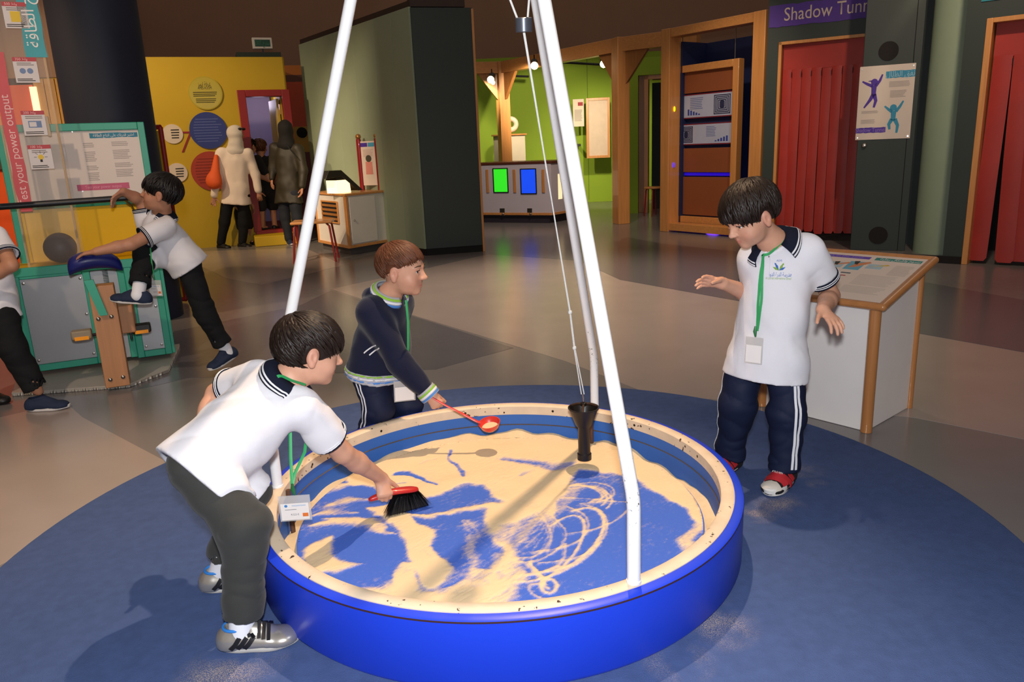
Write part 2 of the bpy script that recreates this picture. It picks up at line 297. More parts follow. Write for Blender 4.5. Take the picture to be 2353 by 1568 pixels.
for (x0, y0, x1, y1), ec, nm in (((1134, 389, 1167, 441), '35e02a', 'green'), ((1197, 390, 1232, 444), '1c4df0', 'blue')):
    a, b_ = KF.uv(x0, y0, .002), KF.uv(x1, y1, .002)
    w = KF.B('lit_window', mat('window_'+nm, ec, .3, var=.12, vscale=6, emit=.8, ecol=ec), ck, a[0], b_[0], b_[1], a[1], .0, .006, .001); w['label'] = nm+' glowing window'
    fb = MB()
    for k in ((a[0]-.015, a[0], b_[1]-.015, a[1]+.015), (b_[0], b_[0]+.015, b_[1]-.015, a[1]+.015), (a[0], b_[0], a[1], a[1]+.015), (a[0], b_[0], b_[1]-.015, b_[1])): KF.box(fb, *k, 0, .012)
    fb.build('window_frame', M_blk, w)
a, b_ = KR.uv(1282, 400, .002), KR.uv(1292, 457, .002); KR.B('lit_window', mat('window_cream', 'ffe4b4', .3, emit=.9), ck, a[0], max(b_[0], a[0]+.1), b_[1], a[1], 0, .006, .001)
for x in (1120, 1182, 1248): a, b_ = KF.uv(x-4, 390, .01), KF.uv(x+4, 443, .01); KF.B('wood_strip', M_wood, ck, a[0], b_[0], b_[1], a[1], 0, .015)
for x in (1154, 1217):
    a, b_ = KF.uv(x-6, 479, .01), KF.uv(x+6, 496, .01); t_ = KF.B('steel_plate', mat('steel', '9a948e', .3, 1.), ck, a[0], b_[0], b_[1], a[1], 0, .008); c_ = KF.pt((a[0]+b_[0])/2+.02, b_[1]+.03, .02); MB().sphere(c_, .02, 10, 6).build('button', mat('steel', '9a948e', .3, 1.), t_)
# stool behind the post
def stool(x, y, h, lab, r=.17, n=4, m_seat=None, square=None):
    t = thing('stool', lab, 'stool', (x, y, 0)); M_red = mat('red_enamel', '8e1418', .35, coat=.4); rz = .4
    if square: MB().box((x, y, h), (square[0], square[1], .03), square[2]).build('seat', M_woodx, t, .008); w = square[0]/2-.03, square[1]/2-.03; rz = square[2]
    else: MB().lathe([(0, h-.015), (r-.01, h-.015), (r, h-.008), (r, h+.008), (r-.01, h+.015), (0, h+.015)], (x, y, 0), 28).build('seat', M_woodx, t); w = r*.6, r*.6
    for sx, sy in ((-1, -1), (1, -1), (1, 1), (-1, 1)):
        ca, sa = math.cos(rz), math.sin(rz); dx, dy = sx*w[0]*ca-sy*w[1]*sa, sx*w[0]*sa+sy*w[1]*ca
        MB().tube([(x+dx*.8, y+dy*.8, h-.016), (x+dx*.96, y+dy*.96, h-.05), (x+dx*1.15, y+dy*1.15, .0015)], .013, 10).build('leg', M_red, t)
    return t
p = P(1500, 495); stool(p[0], p[1]-.1, .47, 'small round stool with red legs behind the oak portal frame')
# ------------------------------------------------------------------ oak portal with the blue display
OF = Fr(P(1518, 532), P(1716, 549)); M_navy = mat('navy_panel', '16224c', .6, var=.03); M_brd = mat('brown_board', '8a4c2a', .55, var=.06, vscale=3)
po = thing('oak_portal', 'oak portal frame around a dark blue panel beside the shadow tunnel wall', 'frame', OF.pt(OF.L/2, 0))
zt = OF.uv(1520, 68)[1]; UL = OF.L
OF.B('post', M_wood, po, -.02, .13, 0, zt, -.22, 0, .006); OF.B('post', M_wood, po, UL-.02, UL+.15, 0, zt, -.22, 0, .006)
OF.B('top_rail', M_woodx, po, .13, UL-.02, zt-.11, zt, -.2, -.02, .005); OF.B('bottom_rail', M_woodx, po, .13, UL-.02, .02, .12, -.2, -.02, .005)
OF.B('back_panel', M_navy, po, .13, UL-.02, .0, zt-.16, -.75, -.70)
for uu in (.13, UL-.05): OF.B('side_panel', M_navy, po, uu, uu+.03, 0, zt-.16, -.70, -.22, 0)
for px, py, ec in ((1539, 251, 'e8c800'), (1539, 380, '3a20ff')):
    q = OF.uv(px, py, -.03); MB().sphere(OF.pt(.14, q[1], -.10), (.012, .012, .035), 10, 8).build('indicator_light', mat('led_'+ec, ec, .3, var=0, emit=2.2), po)
# hanging oak cabinet inside it
DF = Fr(OF.pt(.0, 0, -.28)[:2], OF.pt(1, 0, -.28)[:2])
q0, q1 = DF.uv(1547, 152), DF.uv(1707, 520); q2 = DF.uv(1705, 140)
cb = thing('hanging_display', 'oak framed display hanging on cables with two puzzle panels between brown boards', 'display', DF.pt(q0[0], q1[1]))
a0, a1, b0, b1 = q0[0], q2[0], q1[1], q0[1]-.02
for k in ((a0, a0+.09, b0, b1), (a1-.09, a1, b0, b1)): DF.B('frame_stile', M_wood, cb, *k, -.05, .06, .006)
for k in ((a0+.09, a1-.09, b1-.09, b1), (a0+.09, a1-.09, b0, b0+.09)): DF.B('frame_rail', M_woodx, cb, *k, -.05, .06, .006)
def vv(y): return DF.uv(1625, y)[1]
for y0, y1 in ((160, 211), (340, 396), (407, 496)): DF.B('brown_board', M_brd, cb, a0+.09, a1-.09, vv(y1), vv(y0), -.02, .01)
DF.B('glass_back', M_navy, cb, a0+.09, a1-.09, b0+.09, b1-.09, -.045, -.035, 0)
for k, (y0, y1) in enumerate(((216, 268), (285, 330))):
    s = DF.B('info_panel', mat('puzzle_panel', 'aeb4cc', .3, var=.05, vscale=4), cb, a0+.10, a1-.10, vv(y1), vv(y0), -.01, .014); V0, V1 = vv(y1), vv(y0); H_ = V1-V0
    cx = a1-.10-H_*.62 if k == 0 else a0+.12+H_*.55
    mb = MB()
    for r in (.46, .38, .30, .22, .14):
        w = .012
        for (x0, x1, y0_, y1_) in ((cx-H_*r, cx+H_*r, V0+H_*(.5+r*.92)-w, V0+H_*(.5+r*.92)), (cx-H_*r, cx+H_*r, V0+H_*(.5-r*.92), V0+H_*(.5-r*.92)+w), (cx-H_*r, cx-H_*r+w, V0+H_*(.5-r*.92), V0+H_*(.5+r*.92)), (cx+H_*r-w, cx+H_*r, V0+H_*(.5-r*.92), V0+H_*(.5+r*.92))): DF.box(mb, x0, x1, y0_, y1_, .014, .0155)
    DF.box(mb, cx-H_*.09, cx+H_*.09, V0+H_*.3, V0+H_*.7, .014, .016); mb.build('maze_drawing', mat('ink_navy', '23264a', .7), s)
    lines(DF, mat('print_blue', '6f7ba8', .8), s, a0+.32+(.28 if k else 0), a1-.36-(0 if k else .22), V0+H_*.35, V1-H_*.1, 7, .015, k)
    mb = MB(); x = a0+.28 if k == 0 else a1-.38
    for i in range(5): DF.box(mb, x+i*.045, x+i*.045+.028, V0+H_*.1, V0+H_*(.1+.055*(5-i if k == 0 else i+1)), .014, .0155)
    mb.build('bar_drawing', mat('ink_blue', '2b3f94', .7), s)
    for e in ((V0-.012, V0), (V1, V1+.012)): DF.B('red_edge', mat('panel_edge_red', '7c2430', .5), s, a0+.09, a1-.09, *e, -.01, .016, 0)
DF.B('light_strip', mat('uv_strip', '2a10d0', .4, var=0, emit=.5), cb, a0+.09, a1-.09, vv(404), vv(397), -.02, -.01, 0)
for px in (1567, 1687): u = DF.uv(px, 200)[0]; MB().tube([DF.pt(u, b1), DF.pt(u, zt-.05)], .006, 6).build('cable', mat('steel', '9a948e', .3, 1.), cb)
lamp('display_uv_light', 'POINT', DF.pt((a0+a1)/2, .12, -.2), 2.2, (.2, .05, 1), size=.1)
# ------------------------------------------------------------------ shadow tunnel walls
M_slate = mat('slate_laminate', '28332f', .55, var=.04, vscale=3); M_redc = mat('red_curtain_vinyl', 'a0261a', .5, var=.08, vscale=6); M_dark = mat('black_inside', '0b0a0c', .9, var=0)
T1 = Fr(PY(1745, 552, 9.35), PY(1975, 560, 8.75)); H1 = 2.95
def doorway_wall(name, fr, L, du0, du1, dz, extra=0):
    mb = MB(); fr.box(mb, 0, du0, 0, H1, -.12, 0); fr.box(mb, du1, L, 0, H1, -.12, 0); fr.box(mb, du0, du1, dz, H1, -.12, 0); w = struct(mb.build(name, M_slate)); return w
d0, d1 = T1.uv(1790, 97), T1.uv(1962, 82); du0, dz = d0[0]+.0, d0[1]; du1 = d0[0]+.95
w1 = doorway_wall('wall_tunnel', T1, T1.L+.6, du0, du1, dz)
for k in ((du0, du0+.035, 0, dz), (du1-.035, du1, 0, dz), (du0, du1, dz-.035, dz)): T1.B('door_trim', M_wood, w1, *k, -.12, .012, .004)
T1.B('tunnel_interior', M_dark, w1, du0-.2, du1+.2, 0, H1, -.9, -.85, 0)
def strip_curtain(name, fr, u0, u1, z0, z1, n, d, lab, seed, loose=()):
    t = thing(name, lab, 'curtain', fr.pt((u0+u1)/2, 0, d)); rnd = random.Random(seed); w = (u1-u0)/n
    fr.B('header', M_redc, t, u0, u1, z1-.28, z1, d-.004, d+.004, .001)
    for i in range(n):
        a = u0+i*w; V = []; F = []; m = 14; K = 7; ph = rnd.uniform(0, 6); off = (i % 2)*.008; lift = rnd.uniform(0, .05); tw = loose[i] if i < len(loose) else rnd.uniform(-.01, .01)
        for j in range(m+1):
            z = z1-.27-(z1-.27-z0-lift)*j/m
            for k in range(K+1):
                x = k/K; e = 1-.05*j/m if k in (0, K) else 1
                V.append(fr.pt(a+w*(.02+.96*x)+tw*(j/m)**1.5, z-(.03 if (j == m and k in (0, K)) else 0)*-1, d+off+.004*math.sin(x*math.pi)*(1+.3*math.sin(ph+j*.5))+.005*math.sin(ph+j*.7)))
        F = [(j*(K+1)+k, j*(K+1)+k+1, (j+1)*(K+1)+k+1, (j+1)*(K+1)+k) for j in range(m) for k in range(K)]
        mb = MB(); mb.add(V, F); o = mb.build('strip', M_redc, t); s = o.modifiers.new('thick', 'SOLIDIFY'); s.thickness = .003; s.use_rim = False
        MB().add([fr.pt(a+w*c-(.004), zz, d+.022) for c, zz in ((1, z1-.30), (1, z1-.36))]+[fr.pt(a+w+.004, zz, d+.022) for zz in (z1-.36, z1-.30)], [(0, 1, 2, 3)]).build('slit', M_dark, t) if i < n-1 else None
    return t
strip_curtain('strip_curtain', T1, du0+.04, du1-.04, .06, dz-.035, 8, -.06, 'red vinyl strip curtain in the doorway below the shadow tunnel sign', 3)
# lettering band
b0, b1 = T1.uv(1768, 28, .01), T1.uv(1768, 65, .01); bu = b0[0]; hb = b0[1]-b1[1]+.06
rnd = random.Random(5); top = [(bu+i*.05, b1[1]+hb+rnd.uniform(-.006, .006)) for i in range(30)]; bot = [(bu+i*.05, b1[1]+rnd.uniform(-.006, .006)) for i in range(30)]
sg = thing('tunnel_sign', 'purple banner lettered Shadow Tunnel above the red curtain', 'sign', T1.pt(bu, b1[1], .005)); T1.poly(MB(), bot+top[::-1], .001, .006).build('banner', mat('banner_purple', '4a2a8a', .6), sg)
text('Shadow Tunnel', T1.M4(bu+.16, b1[1]+hb*.52, .007), .20, mat('letter_cream', 'c8b8a8', .7), sg, width=1.0, align='LEFT')
# loudspeaker panel in front
LP = Fr((3.70, 8.26), (4.36, 7.92)); e0, e1 = LP.uv(1972, 300), LP.uv(2112, 200); U0, U1 = e0[0], e1[0]
lp = thing('speaker_panel', 'dark slate panel with two round speaker grilles beside the red curtain', 'panel', LP.pt(U0, 0)); LP.B('panel', M_slate, lp, U0, U1, 0, 2.95, -.5, 0, .004)
LP.B('panel_joint', M_dark, lp, U1-.075, U1-.068, 0, 2.6, 0, .001, 0); LP.B('panel_joint', M_dark, lp, U0, U1-.07, 2.58, 2.587, 0, .001, 0)
for px, py in ((2042, 117), (2018, 541)):
    q = LP.uv(px, py); LP.disc(MB(), q[0], q[1], .092, 0, .008).build('speaker_grille', mat('grille_black', '120d0e', .8, bump=.8, bscale=300), lp)
q = LP.uv(1986, 334); MB().lathe([(0, .035), (.02, .03), (.026, .012), (.012, .008), (.012, 0)][::-1], LP.pt(q[0], q[1], 0), 16, (*LP.n, 0)).build('knob', mat('chrome', 'c0b8ac', .2, 1.), lp)
c = [LP.uv(1978, 154, .006), LP.uv(2105, 150, .006), LP.uv(2097, 324, .006), LP.uv(1971, 322, .006)]; X0, X1, Y0, Y1 = c[0][0]-.005, c[1][0], c[3][1], c[0][1]
ps = thing('tunnel_poster', 'white poster with purple and teal dancing figures on the speaker panel', 'poster', LP.pt(X0, Y0, .005)); LP.B('sheet', mat('poster_white', 'd5c8bc', .5, var=.02), ps, X0, X1, Y0, Y1, .001, .006, 0)
def PQ(x, y): return X0+(X1-X0)*x, Y0+(Y1-Y0)*y
M_pur = mat('print_purple', '4a2a9a', .6); M_teal = mat('print_teal', '2f8fb4', .6); M_gp = mat('grey_print2', 'a39a98', .8)
def figure(name, m, segs, head):
    mb = MB()
    for pts, ws in segs:
        pp = [np.array(PQ(*p)) for p in pts]; W_ = X1-X0; L_ = []; R_ = []
        for i, p in enumerate(pp):
            t = pp[min(i+1, len(pp)-1)]-pp[max(i-1, 0)]; t /= np.linalg.norm(t); nn = np.array([-t[1], t[0]])*ws[i]*W_/2; L_.append(p+nn); R_.append(p-nn)
        LP.poly(mb, L_+R_[::-1], .006, .007)
    h = PQ(*head); LP.disc(mb, h[0], h[1], .032, .006, .007, 16); mb.build(name, m, ps)
figure('printed_figure', M_pur, [([(.28, .74), (.28, .60)], (.10, .08)), ([(.28, .62), (.22, .54), (.12, .44)], (.08, .06, .03)), ([(.29, .62), (.33, .53), (.30, .44)], (.08, .06, .04)), ([(.25, .73), (.16, .76), (.06, .80)], (.06, .05, .03)), ([(.31, .73), (.38, .80), (.42, .88)], (.06, .05, .03)), ([(.24, .80), (.17, .80)], (.03, .01))], (.28, .785))
figure('printed_figure', M_teal, [([(.67, .38), (.67, .25)], (.10, .08)), ([(.65, .27), (.60, .20), (.62, .13)], (.08, .06, .04)), ([(.70, .27), (.76, .18), (.75, .08)], (.08, .06, .04)), ([(.64, .37), (.58, .40), (.50, .45)], (.06, .05, .03)), ([(.71, .37), (.78, .44), (.83, .51)], (.06, .05, .03))], (.66, .425))
def band(x0, x1, y0, y1, m, name='title_band'):
    n = 12; rr = random.Random(9); pts = [PQ(x0+(x1-x0)*i/n, y0+rr.uniform(0, .008)) for i in range(n+1)]+[PQ(x1-(x1-x0)*i/n, y1+rr.uniform(-.008, 0)) for i in range(n+1)]; return LP.poly(MB(), pts, .006, .0072).build(name, m, ps)
band(.48, 1.0, .82, .92, M_teal); band(.0, .55, .09, .17, M_pur)
M_w = mat('letter_white', 'e6e2dc', .6, var=0); q = PQ(.74, .87); text(shape_ar('نفق الظلال'), LP.M4(q[0], q[1], .0075), .075, mat('letter_pale_blue', '9cc4d6', .6), ps, width=.26); q = PQ(.27, .13); text('Shadow Tunnel', LP.M4(q[0], q[1], .0075), .06, mat('letter_lilac', '8f78c4', .6), ps, width=.28)
for x0, x1, y0, y1, n in ((.55, .93, .70, .78, 5), (.58, .88, .56, .66, 6), (.08, .42, .36, .40, 3), (.08, .38, .22, .28, 4)): a, b_ = PQ(x0, y0), PQ(x1, y1); lines(LP, M_gp, ps, a[0], b_[0], a[1], b_[1], n, .0068, n)
for x, y in ((.04, .96), (.96, .97), (.04, .03), (.96, .03)): q = PQ(x, y); LP.disc(MB(), q[0], q[1], .008, .006, .009, 10).build('screw', mat('chrome', 'c0b8ac', .2, 1.), ps)
# pale green round column, second doorway
gc = PY(2170, 590, 7.75); tag(MB().lathe([(.24, 0), (.24, 3.4)], (gc[0], gc[1]+.12, 0), 48).build('round_column', mat('sage_paint', '8ea088', .6, var=.03)), 'pale sage green round column right of the speaker panel', 'column')
T2 = Fr(PY(2180, 612, 7.12), PY(2353, 640, 6.72)); f0 = T2.uv(2275, 42); f1 = T2.uv(2222, 600)
w2u = f0[0]-.02; dz2 = f0[1]
mb = MB(); lo = T2.uv(2195, 300)[0]; T2.box(mb, lo, w2u, 0, H1+.3, -.25, 0); T2.box(mb, w2u, w2u+1.6, dz2, H1+.3, -.25, 0); T2.box(mb, w2u+1.0, w2u+1.9, 0, H1+.3, -.25, 0); w2 = struct(mb.build('wall_tunnel_right', M_slate))
T2.B('base_strip', M_dark, w2, lo-.35, w2u, 0, .07, 0, .012, 0)
for k in ((w2u, w2u+.05, 0, dz2), (w2u+.05, w2u+1.0, dz2-.04, dz2)): T2.B('door_trim', M_wood, w2, *k, -.25, .014, .004)
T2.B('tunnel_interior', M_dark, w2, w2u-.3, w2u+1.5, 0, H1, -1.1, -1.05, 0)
strip_curtain('strip_curtain', T2, w2u+.06, w2u+.98, .02, dz2-.04, 6, -.10, 'red vinyl strip curtain with parted strips at the right edge', 7, (-.03, .035, 0, .01, 0, 0))
q = T2.uv(2270, 2, .01); s2 = thing('teal_sign', 'teal sign above the right hand red curtain, mostly out of view', 'sign', T2.pt(q[0], q[1], .01)); T2.B('banner', mat('banner_teal', '1e7f8c', .6), s2, q[0]-.05, q[0]+1.2, q[1], q[1]+.22, .001, .008, 0)
# ------------------------------------------------------------------ sage and slate partition
G0, G1, G2 = np.array([-2.92, 11.9]), np.array([-.985, 9.2]), np.array([-.30, 9.38]); GH = 2.80
gp = thing('partition_block', 'tall partition block with a sage green face and a dark slate face', 'partition', (-1.4, 10, 0)); M_sage = mat('sage_panel', '96a489', .65, var=.05, vscale=2.5); GA = Fr(G0, G1); GB = Fr(G1, G2)
g3 = G2+np.array([-1.4, 2.9]); MB().prism([(*p, 0.06) for p in (G0+np.array([.06, .02]), G1+np.array([.0, .03]), G2+np.array([-.02, .02]), g3)], [(*p, GH-.02) for p in (G0+np.array([.06, .02]), G1+np.array([.0, .03]), G2+np.array([-.02, .02]), g3)]).build('core', M_slate, gp)
js = [0, .62, 1.22, 1.82, 2.42, GA.L-.45, GA.L]
for i in range(6): GA.B('sage_panel', M_sage, gp, js[i]+.003, js[i+1]-.003, .08, GH, -.01, .02, .002)
GB.B('slate_panel', M_slate, gp, 0.0, GB.L, .08, GH-.01, -.01, .02, .003)
mb = MB(); GA.box(mb, 0, GA.L, GH, GH+.07, -.25, -.005); mb.build('cap', mat('cap_brown', '3a2a22', .7), gp); GB.B('cap', mat('cap_brown', '3a2a22', .7), gp, .0, GB.L-.08, GH, GH+.10, -.35, .0)
GB.B('edge_trim', M_wood, gp, GB.L-.015, GB.L+.012, 0, GH-.02, -.02, .025, .002); GB.B('base', M_dark, gp, 0, GB.L, 0, .08, -.02, .01); GA.B('base', M_dark, gp, 0, GA.L, 0, .08, -.02, .01)
# ------------------------------------------------------------------ white desk with lamp
D0, D1, D2 = P(735, 572)[:2], P(805, 588)[:2], P(905, 570)[:2]; DA = Fr(D0, D1); DB = Fr(D1, D2); dh = .76
D3 = D2+(D0-D1)*1.05
dk = thing('white_desk', 'white cabinet desk with oak edges in front of the sage partition', 'desk', (*D1, 0)); oak = M_wood; poly4 = [D0, D1, D2, D3]; cen = np.mean(poly4, 0)
def ring(z, k=1.): return [(*(cen+(np.array(p)-cen)*k), z) for p in poly4]
MB().prism(ring(0.0015, .9), ring(.09, .9)).build('plinth', mat('plinth_grey', '4c4848', .7), dk); MB().prism(ring(.09, .985), ring(dh-.03, .985)).build('body', M_white, dk, .003); MB().prism(ring(dh-.03, 1.03), ring(dh, 1.03)).build('worktop', M_woodx, dk, .006)
for fr in (DA, DB):
    fr.B('base_trim', M_woodx, dk, 0, fr.L, .09, .125, -.02, .012, .002)
    for uu in (0, fr.L-.03): fr.B('corner_trim', M_wood, dk, uu, uu+.03, .125, dh-.03, -.02, .012, .002)
DB.B('door', M_white, dk, .05, DB.L-.28, .14, dh-.05, .0, .014, .002); MB().sphere(DB.pt(.10, .43, .02), .012, 10, 6).build('knob', mat('chrome', 'c0b8ac', .2, 1.), dk)
a0, a1 = DA.L*.25, DA.L*.74; DA.B('vent_opening', M_dark, dk, a0, a1, .40, .64, .0, .006, 0)
for i in range(4): DA.B('vent_slat', M_woodd, dk, a0, a1, .42+i*.055, .45+i*.055, .004, .016, .002)
for k in ((a0-.02, a0, .38, .66), (a1, a1+.02, .38, .66), (a0, a1, .64, .66), (a0, a1, .38, .40)): DA.B('vent_frame', M_woodx, dk, *k, 0, .015, .002)
lc = (DA.pt(.3, dh, -.32)); t = thing('desk_lamp', 'low black desk lamp with a slanted hood glowing over the white desk', 'lamp', lc)
lm = DB.pt(.04, dh, -.22); hb = np.array([DB.u[0], DB.u[1], 0])*.75; nb = np.array([DB.n[0], DB.n[1], 0])*.8
def lpnt(a, z, b): return lm+hb*a+nb*b+np.array([0, 0, z*.85])
MB().prism([lpnt(-.28, .22, -.13), lpnt(-.20, .33, -.13), lpnt(.06, .33, -.13), lpnt(.50, .02, -.13), lpnt(.40, .02, -.13), lpnt(.06, .24, -.13)], [lpnt(-.28, .22, .13), lpnt(-.20, .33, .13), lpnt(.06, .33, .13), lpnt(.50, .02, .13), lpnt(.40, .02, .13), lpnt(.06, .24, .13)]).build('hood', mat('lamp_hood', '2c2a22', .4), t, .004)
MB().prism([lpnt(-.06, .003, -.12), lpnt(.24, .003, -.12), lpnt(.22, .19, -.12), lpnt(-.06, .19, -.12)], [lpnt(-.06, .003, .12), lpnt(.24, .003, .12), lpnt(.22, .19, .12), lpnt(-.06, .19, .12)]).build('lit_box', mat('lamp_glow', 'fff0c4', .5, var=0, emit=1.6, ecol='ffe9b0'), t, .004)
MB().prism([lpnt(-.06, .19, -.115), lpnt(.22, .19, -.115), lpnt(.2, .235, -.115), lpnt(-.06, .24, -.115)], [lpnt(-.06, .19, .115), lpnt(.22, .19, .115), lpnt(.2, .235, .115), lpnt(-.06, .24, .115)]).build('lamp_head', mat('lamp_hood', '2c2a22', .4), t)
SB = Fr(PY(832, 430, 10.22)[:2], PY(874, 430, 10.10)[:2]); s0, s1 = SB.uv(832, 420)[0], SB.uv(873, 420)[0]; stz = SB.uv(870, 312)[1]
ss = thing('sign_stand', 'white sign between two red posts with gold knobs on the desk', 'sign', SB.pt((s0+s1)/2, dh)); M_redp = mat('red_post', '8e1418', .35, coat=.4)
for uu in (s0, s1):
    MB().tube([SB.pt(uu, dh+.001), SB.pt(uu, stz-.03)], .032, 14).build('post', M_redp, ss); MB().sphere(SB.pt(uu, stz), .036, 14, 8).build('finial', mat('brass', 'b07a44', .3, .6), ss)
SB.B('sheet', mat('sign_sheet', 'e2d2c2', .5), ss, s0+.03, s1-.03, dh+.06, stz-.06, -.008, .008, .001)
wq = (s1-s0-.06); SB.B('title_band', M_pur, ss, s0+.03, s0+.03+wq*.48, stz-.13, stz-.08, .008, .0095, 0); SB.B('title_band', mat('band_blue', '4aa0c0', .6), ss, s0+.03+wq*.52, s1-.03, stz-.13, stz-.08, .008, .0095, 0)
lines(SB, mat('print_pink', 'c8a89c', .8), ss, s0+.06, s1-.06, dh+.42, stz-.16, 12, .009, 2); cu_ = (s0+s1)/2
SB.poly(MB(), [(cu_-.055, dh+.2), (cu_+.055, dh+.2), (cu_+.05, dh+.36), (cu_-.05, dh+.36)], .008, .010).build('printed_bottle', mat('print_rose', 'd88a7c', .7), ss); SB.disc(MB(), cu_, dh+.40, .045, .008, .010, 16).build('printed_stopper', mat('print_olive', '4a4434', .7), ss)
p = P(722, 606); stool(p[0]-.02, p[1]+.22, .47, 'oak seat stool with red legs beside the white desk', square=(.48, .36, .12))
class Pl(Fr):                             # any tilted plane
    def __init__(s, O, U, V):
        s.O = np.array(O, float); s.U = np.array(U, float)/np.linalg.norm(U); V = np.array(V, float); s.V = V-s.U*(V@s.U); s.V /= np.linalg.norm(s.V); s.N = np.cross(s.U, s.V)
    def pt(s, u, v, d=0.): return s.O+s.U*u+s.V*v+s.N*d
    def uv(s, px, py, d=0.):
        r = ray(px, py); c = np.array([0, 0, CAMZ]); t = ((s.O-c)@s.N+d)/(r@s.N); q = c+r*t-s.O; return float(q@s.U), float(q@s.V)
    def M4(s, u, v, d): o = s.pt(u, v, d); return np.array([[s.U[i], s.V[i], s.N[i], o[i]] for i in range(3)]+[[0, 0, 0, 1]])
ROT90 = np.array([[0, -1, 0, 0], [1, 0, 0, 0], [0, 0, 1, 0], [0, 0, 0, 1.]])
# ------------------------------------------------------------------ yellow booth
_d = np.array([1.68, .62]); _d /= np.linalg.norm(_d); YA = np.array([-4.68, 10.9])-_d*1.4
YF = Fr(YA, YA+_d); M_yel = mat('yellow_paint', 'c2a00c', .6, var=.04, vscale=2); yR = YF.uv(666, 300)[0]; yT = YF.uv(500, 131)[1]
o0, o1 = YF.uv(548, 215), YF.uv(660, 215); zo = YF.uv(600, 210)[1]; st = .17; du0, du1 = o0[0], o1[0]
bo = thing('yellow_booth', 'yellow painted booth with a red framed doorway at the back left', 'booth', YF.pt(yR/2, 0))
mb = MB(); YF.box(mb, 0, du0, 0, yT, -.12, 0); YF.box(mb, du1, yR, 0, yT, -.12, 0); YF.box(mb, du0, du1, zo, yT, -.12, 0); YF.box(mb, du0, du1, 0, st, -.12, 0); mb.build('front_wall', M_yel, bo)
mb = MB(); YF.box(mb, yR-.08, yR, 0, yT, -2.0, -.12); mb.build('side_wall', M_yel, bo)
M_redf = mat('red_gloss', '8e120c', .5, var=.03)
for k in ((du0-.02, du0+.09, st, zo+.02), (du1-.08, du1+.03, st, zo+.02), (du0+.09, du1-.08, zo-.07, zo+.02), (du0, du1, st-.05, st+.02)): YF.B('door_frame', M_redf, bo, *k, -.16, .03, .006)
YF.B('interior_wall', mat('lilac_paint', '8d86b4', .7, var=.03), bo, du0-.4, yR-.1, 0, yT, -1.9, -1.85, 0); YF.B('interior_floor', mat('interior_red', '5a1410', .6), bo, du0-.4, yR-.1, .02, st, -1.85, -.12, 0)
dp = YF.pt(du1-.13, 0, -.17); hd = np.array([-.45, .9]); hd /= np.linalg.norm(hd)
HF = Fr(dp[:2]+hd*.62, dp[:2]); HF.B('door_leaf', mat('door_cream_yellow', 'cbb04a', .5), bo, .0, .60, st+.03, zo-.09, -.02, .02, .004)
YF.B('hinge', mat('brass', 'b07a44', .3, .6), bo, du1-.135, du1-.115, zo-.32, zo-.18, .0, .04, .002)
s0, s1 = YF.uv(585, 540), YF.uv(674, 530); YF.B('step', M_yel, bo, s0[0]-.02, s1[0]+.02, .0015, st-.03, .0, .45, .006)
l = lamp('booth_interior_light', 'POINT', YF.pt((du0+du1)/2, zo-.1, -1.1), 5, (.85, .75, 1.0), size=.1)
k0, k1 = YF.uv(545, 124), YF.uv(650, 124); YF.B('roof_box', mat('roof_box_dark', '1d2a22', .7), bo, k0[0], k1[0], yT, yT+.10, -.7, -.3)
for i, ((px, py), r, m, tm, lab) in enumerate((((472, 214), .222, mat('disc_yellow', 'b3a016', .5, var=.03), 'ink_dark', 'yellow round sign with dark lettering, top of the three on the yellow booth'), ((479, 300), .248, mat('disc_blue', '27357e', .5, var=.03), 'ink_pale', 'dark blue round sign on the yellow booth wall'), ((486, 393), .27, mat('disc_red', 'a5330e', .5, var=.03), 'ink_brown', 'orange red round sign behind the person in white on the yellow booth'))):
    q = YF.uv(px, py, .02); t = thing('round_sign', lab, 'sign', YF.pt(q[0], q[1], .01)); YF.disc(MB(), q[0], q[1], r, .001, .02).build('disc', m, t)
    tmm = mat(tm, {'ink_dark': '3a3608', 'ink_pale': '5a68a8', 'ink_brown': '7a2408'}[tm], .7)
    if i == 0:
        YF.disc(MB(), q[0], q[1], r*.93, .02, .0204, 40).build('ring_line', mat('disc_yellow2', 'b8a612', .3, var=.03), t); text(shape_ar('غرفة ايمز'), YF.M4(q[0], q[1]+r*.52, .021), .08, tmm, t, width=r*.75); text('AMES ROOM', YF.M4(q[0], q[1]+r*.30, .021), .055, tmm, t, width=r*.8); lines(YF, tmm, t, q[0]-r*.72, q[0]+r*.72, q[1]-r*.22, q[1]+r*.1, 3, .021); lines(YF, tmm, t, q[0]-r*.6, q[0]+r*.62, q[1]-r*.6, q[1]-r*.3, 3, .021)
    else:
        for j in range(9):
            v = .62-.15*j; w = math.sqrt(max(.05, 1-v*v))*.78; lines(YF, tmm, t, q[0]-r*w, q[0]+r*w, q[1]+r*(v-.045), q[1]+r*(v+.045), 1, .021, j)
for px, py, yy, lab in ((400, 308, .13, 'white round badge with dark print, upper one behind the red frame'), (411, 397, .13, 'white round badge with dark print, lower one behind the red frame')):
    q = YF.uv(px-3, py, .02); t = thing('round_badge', lab, 'sign', YF.pt(q[0], q[1], .01)); YF.disc(MB(), q[0], q[1], yy, .001, .015).build('disc', mat('badge_white', 'd8c8b4', .5), t); lines(YF, mat('ink_black', '2a2420', .7), t, q[0]-.02, q[0]+.09, q[1]-.07, q[1]+.07, 4, .016)
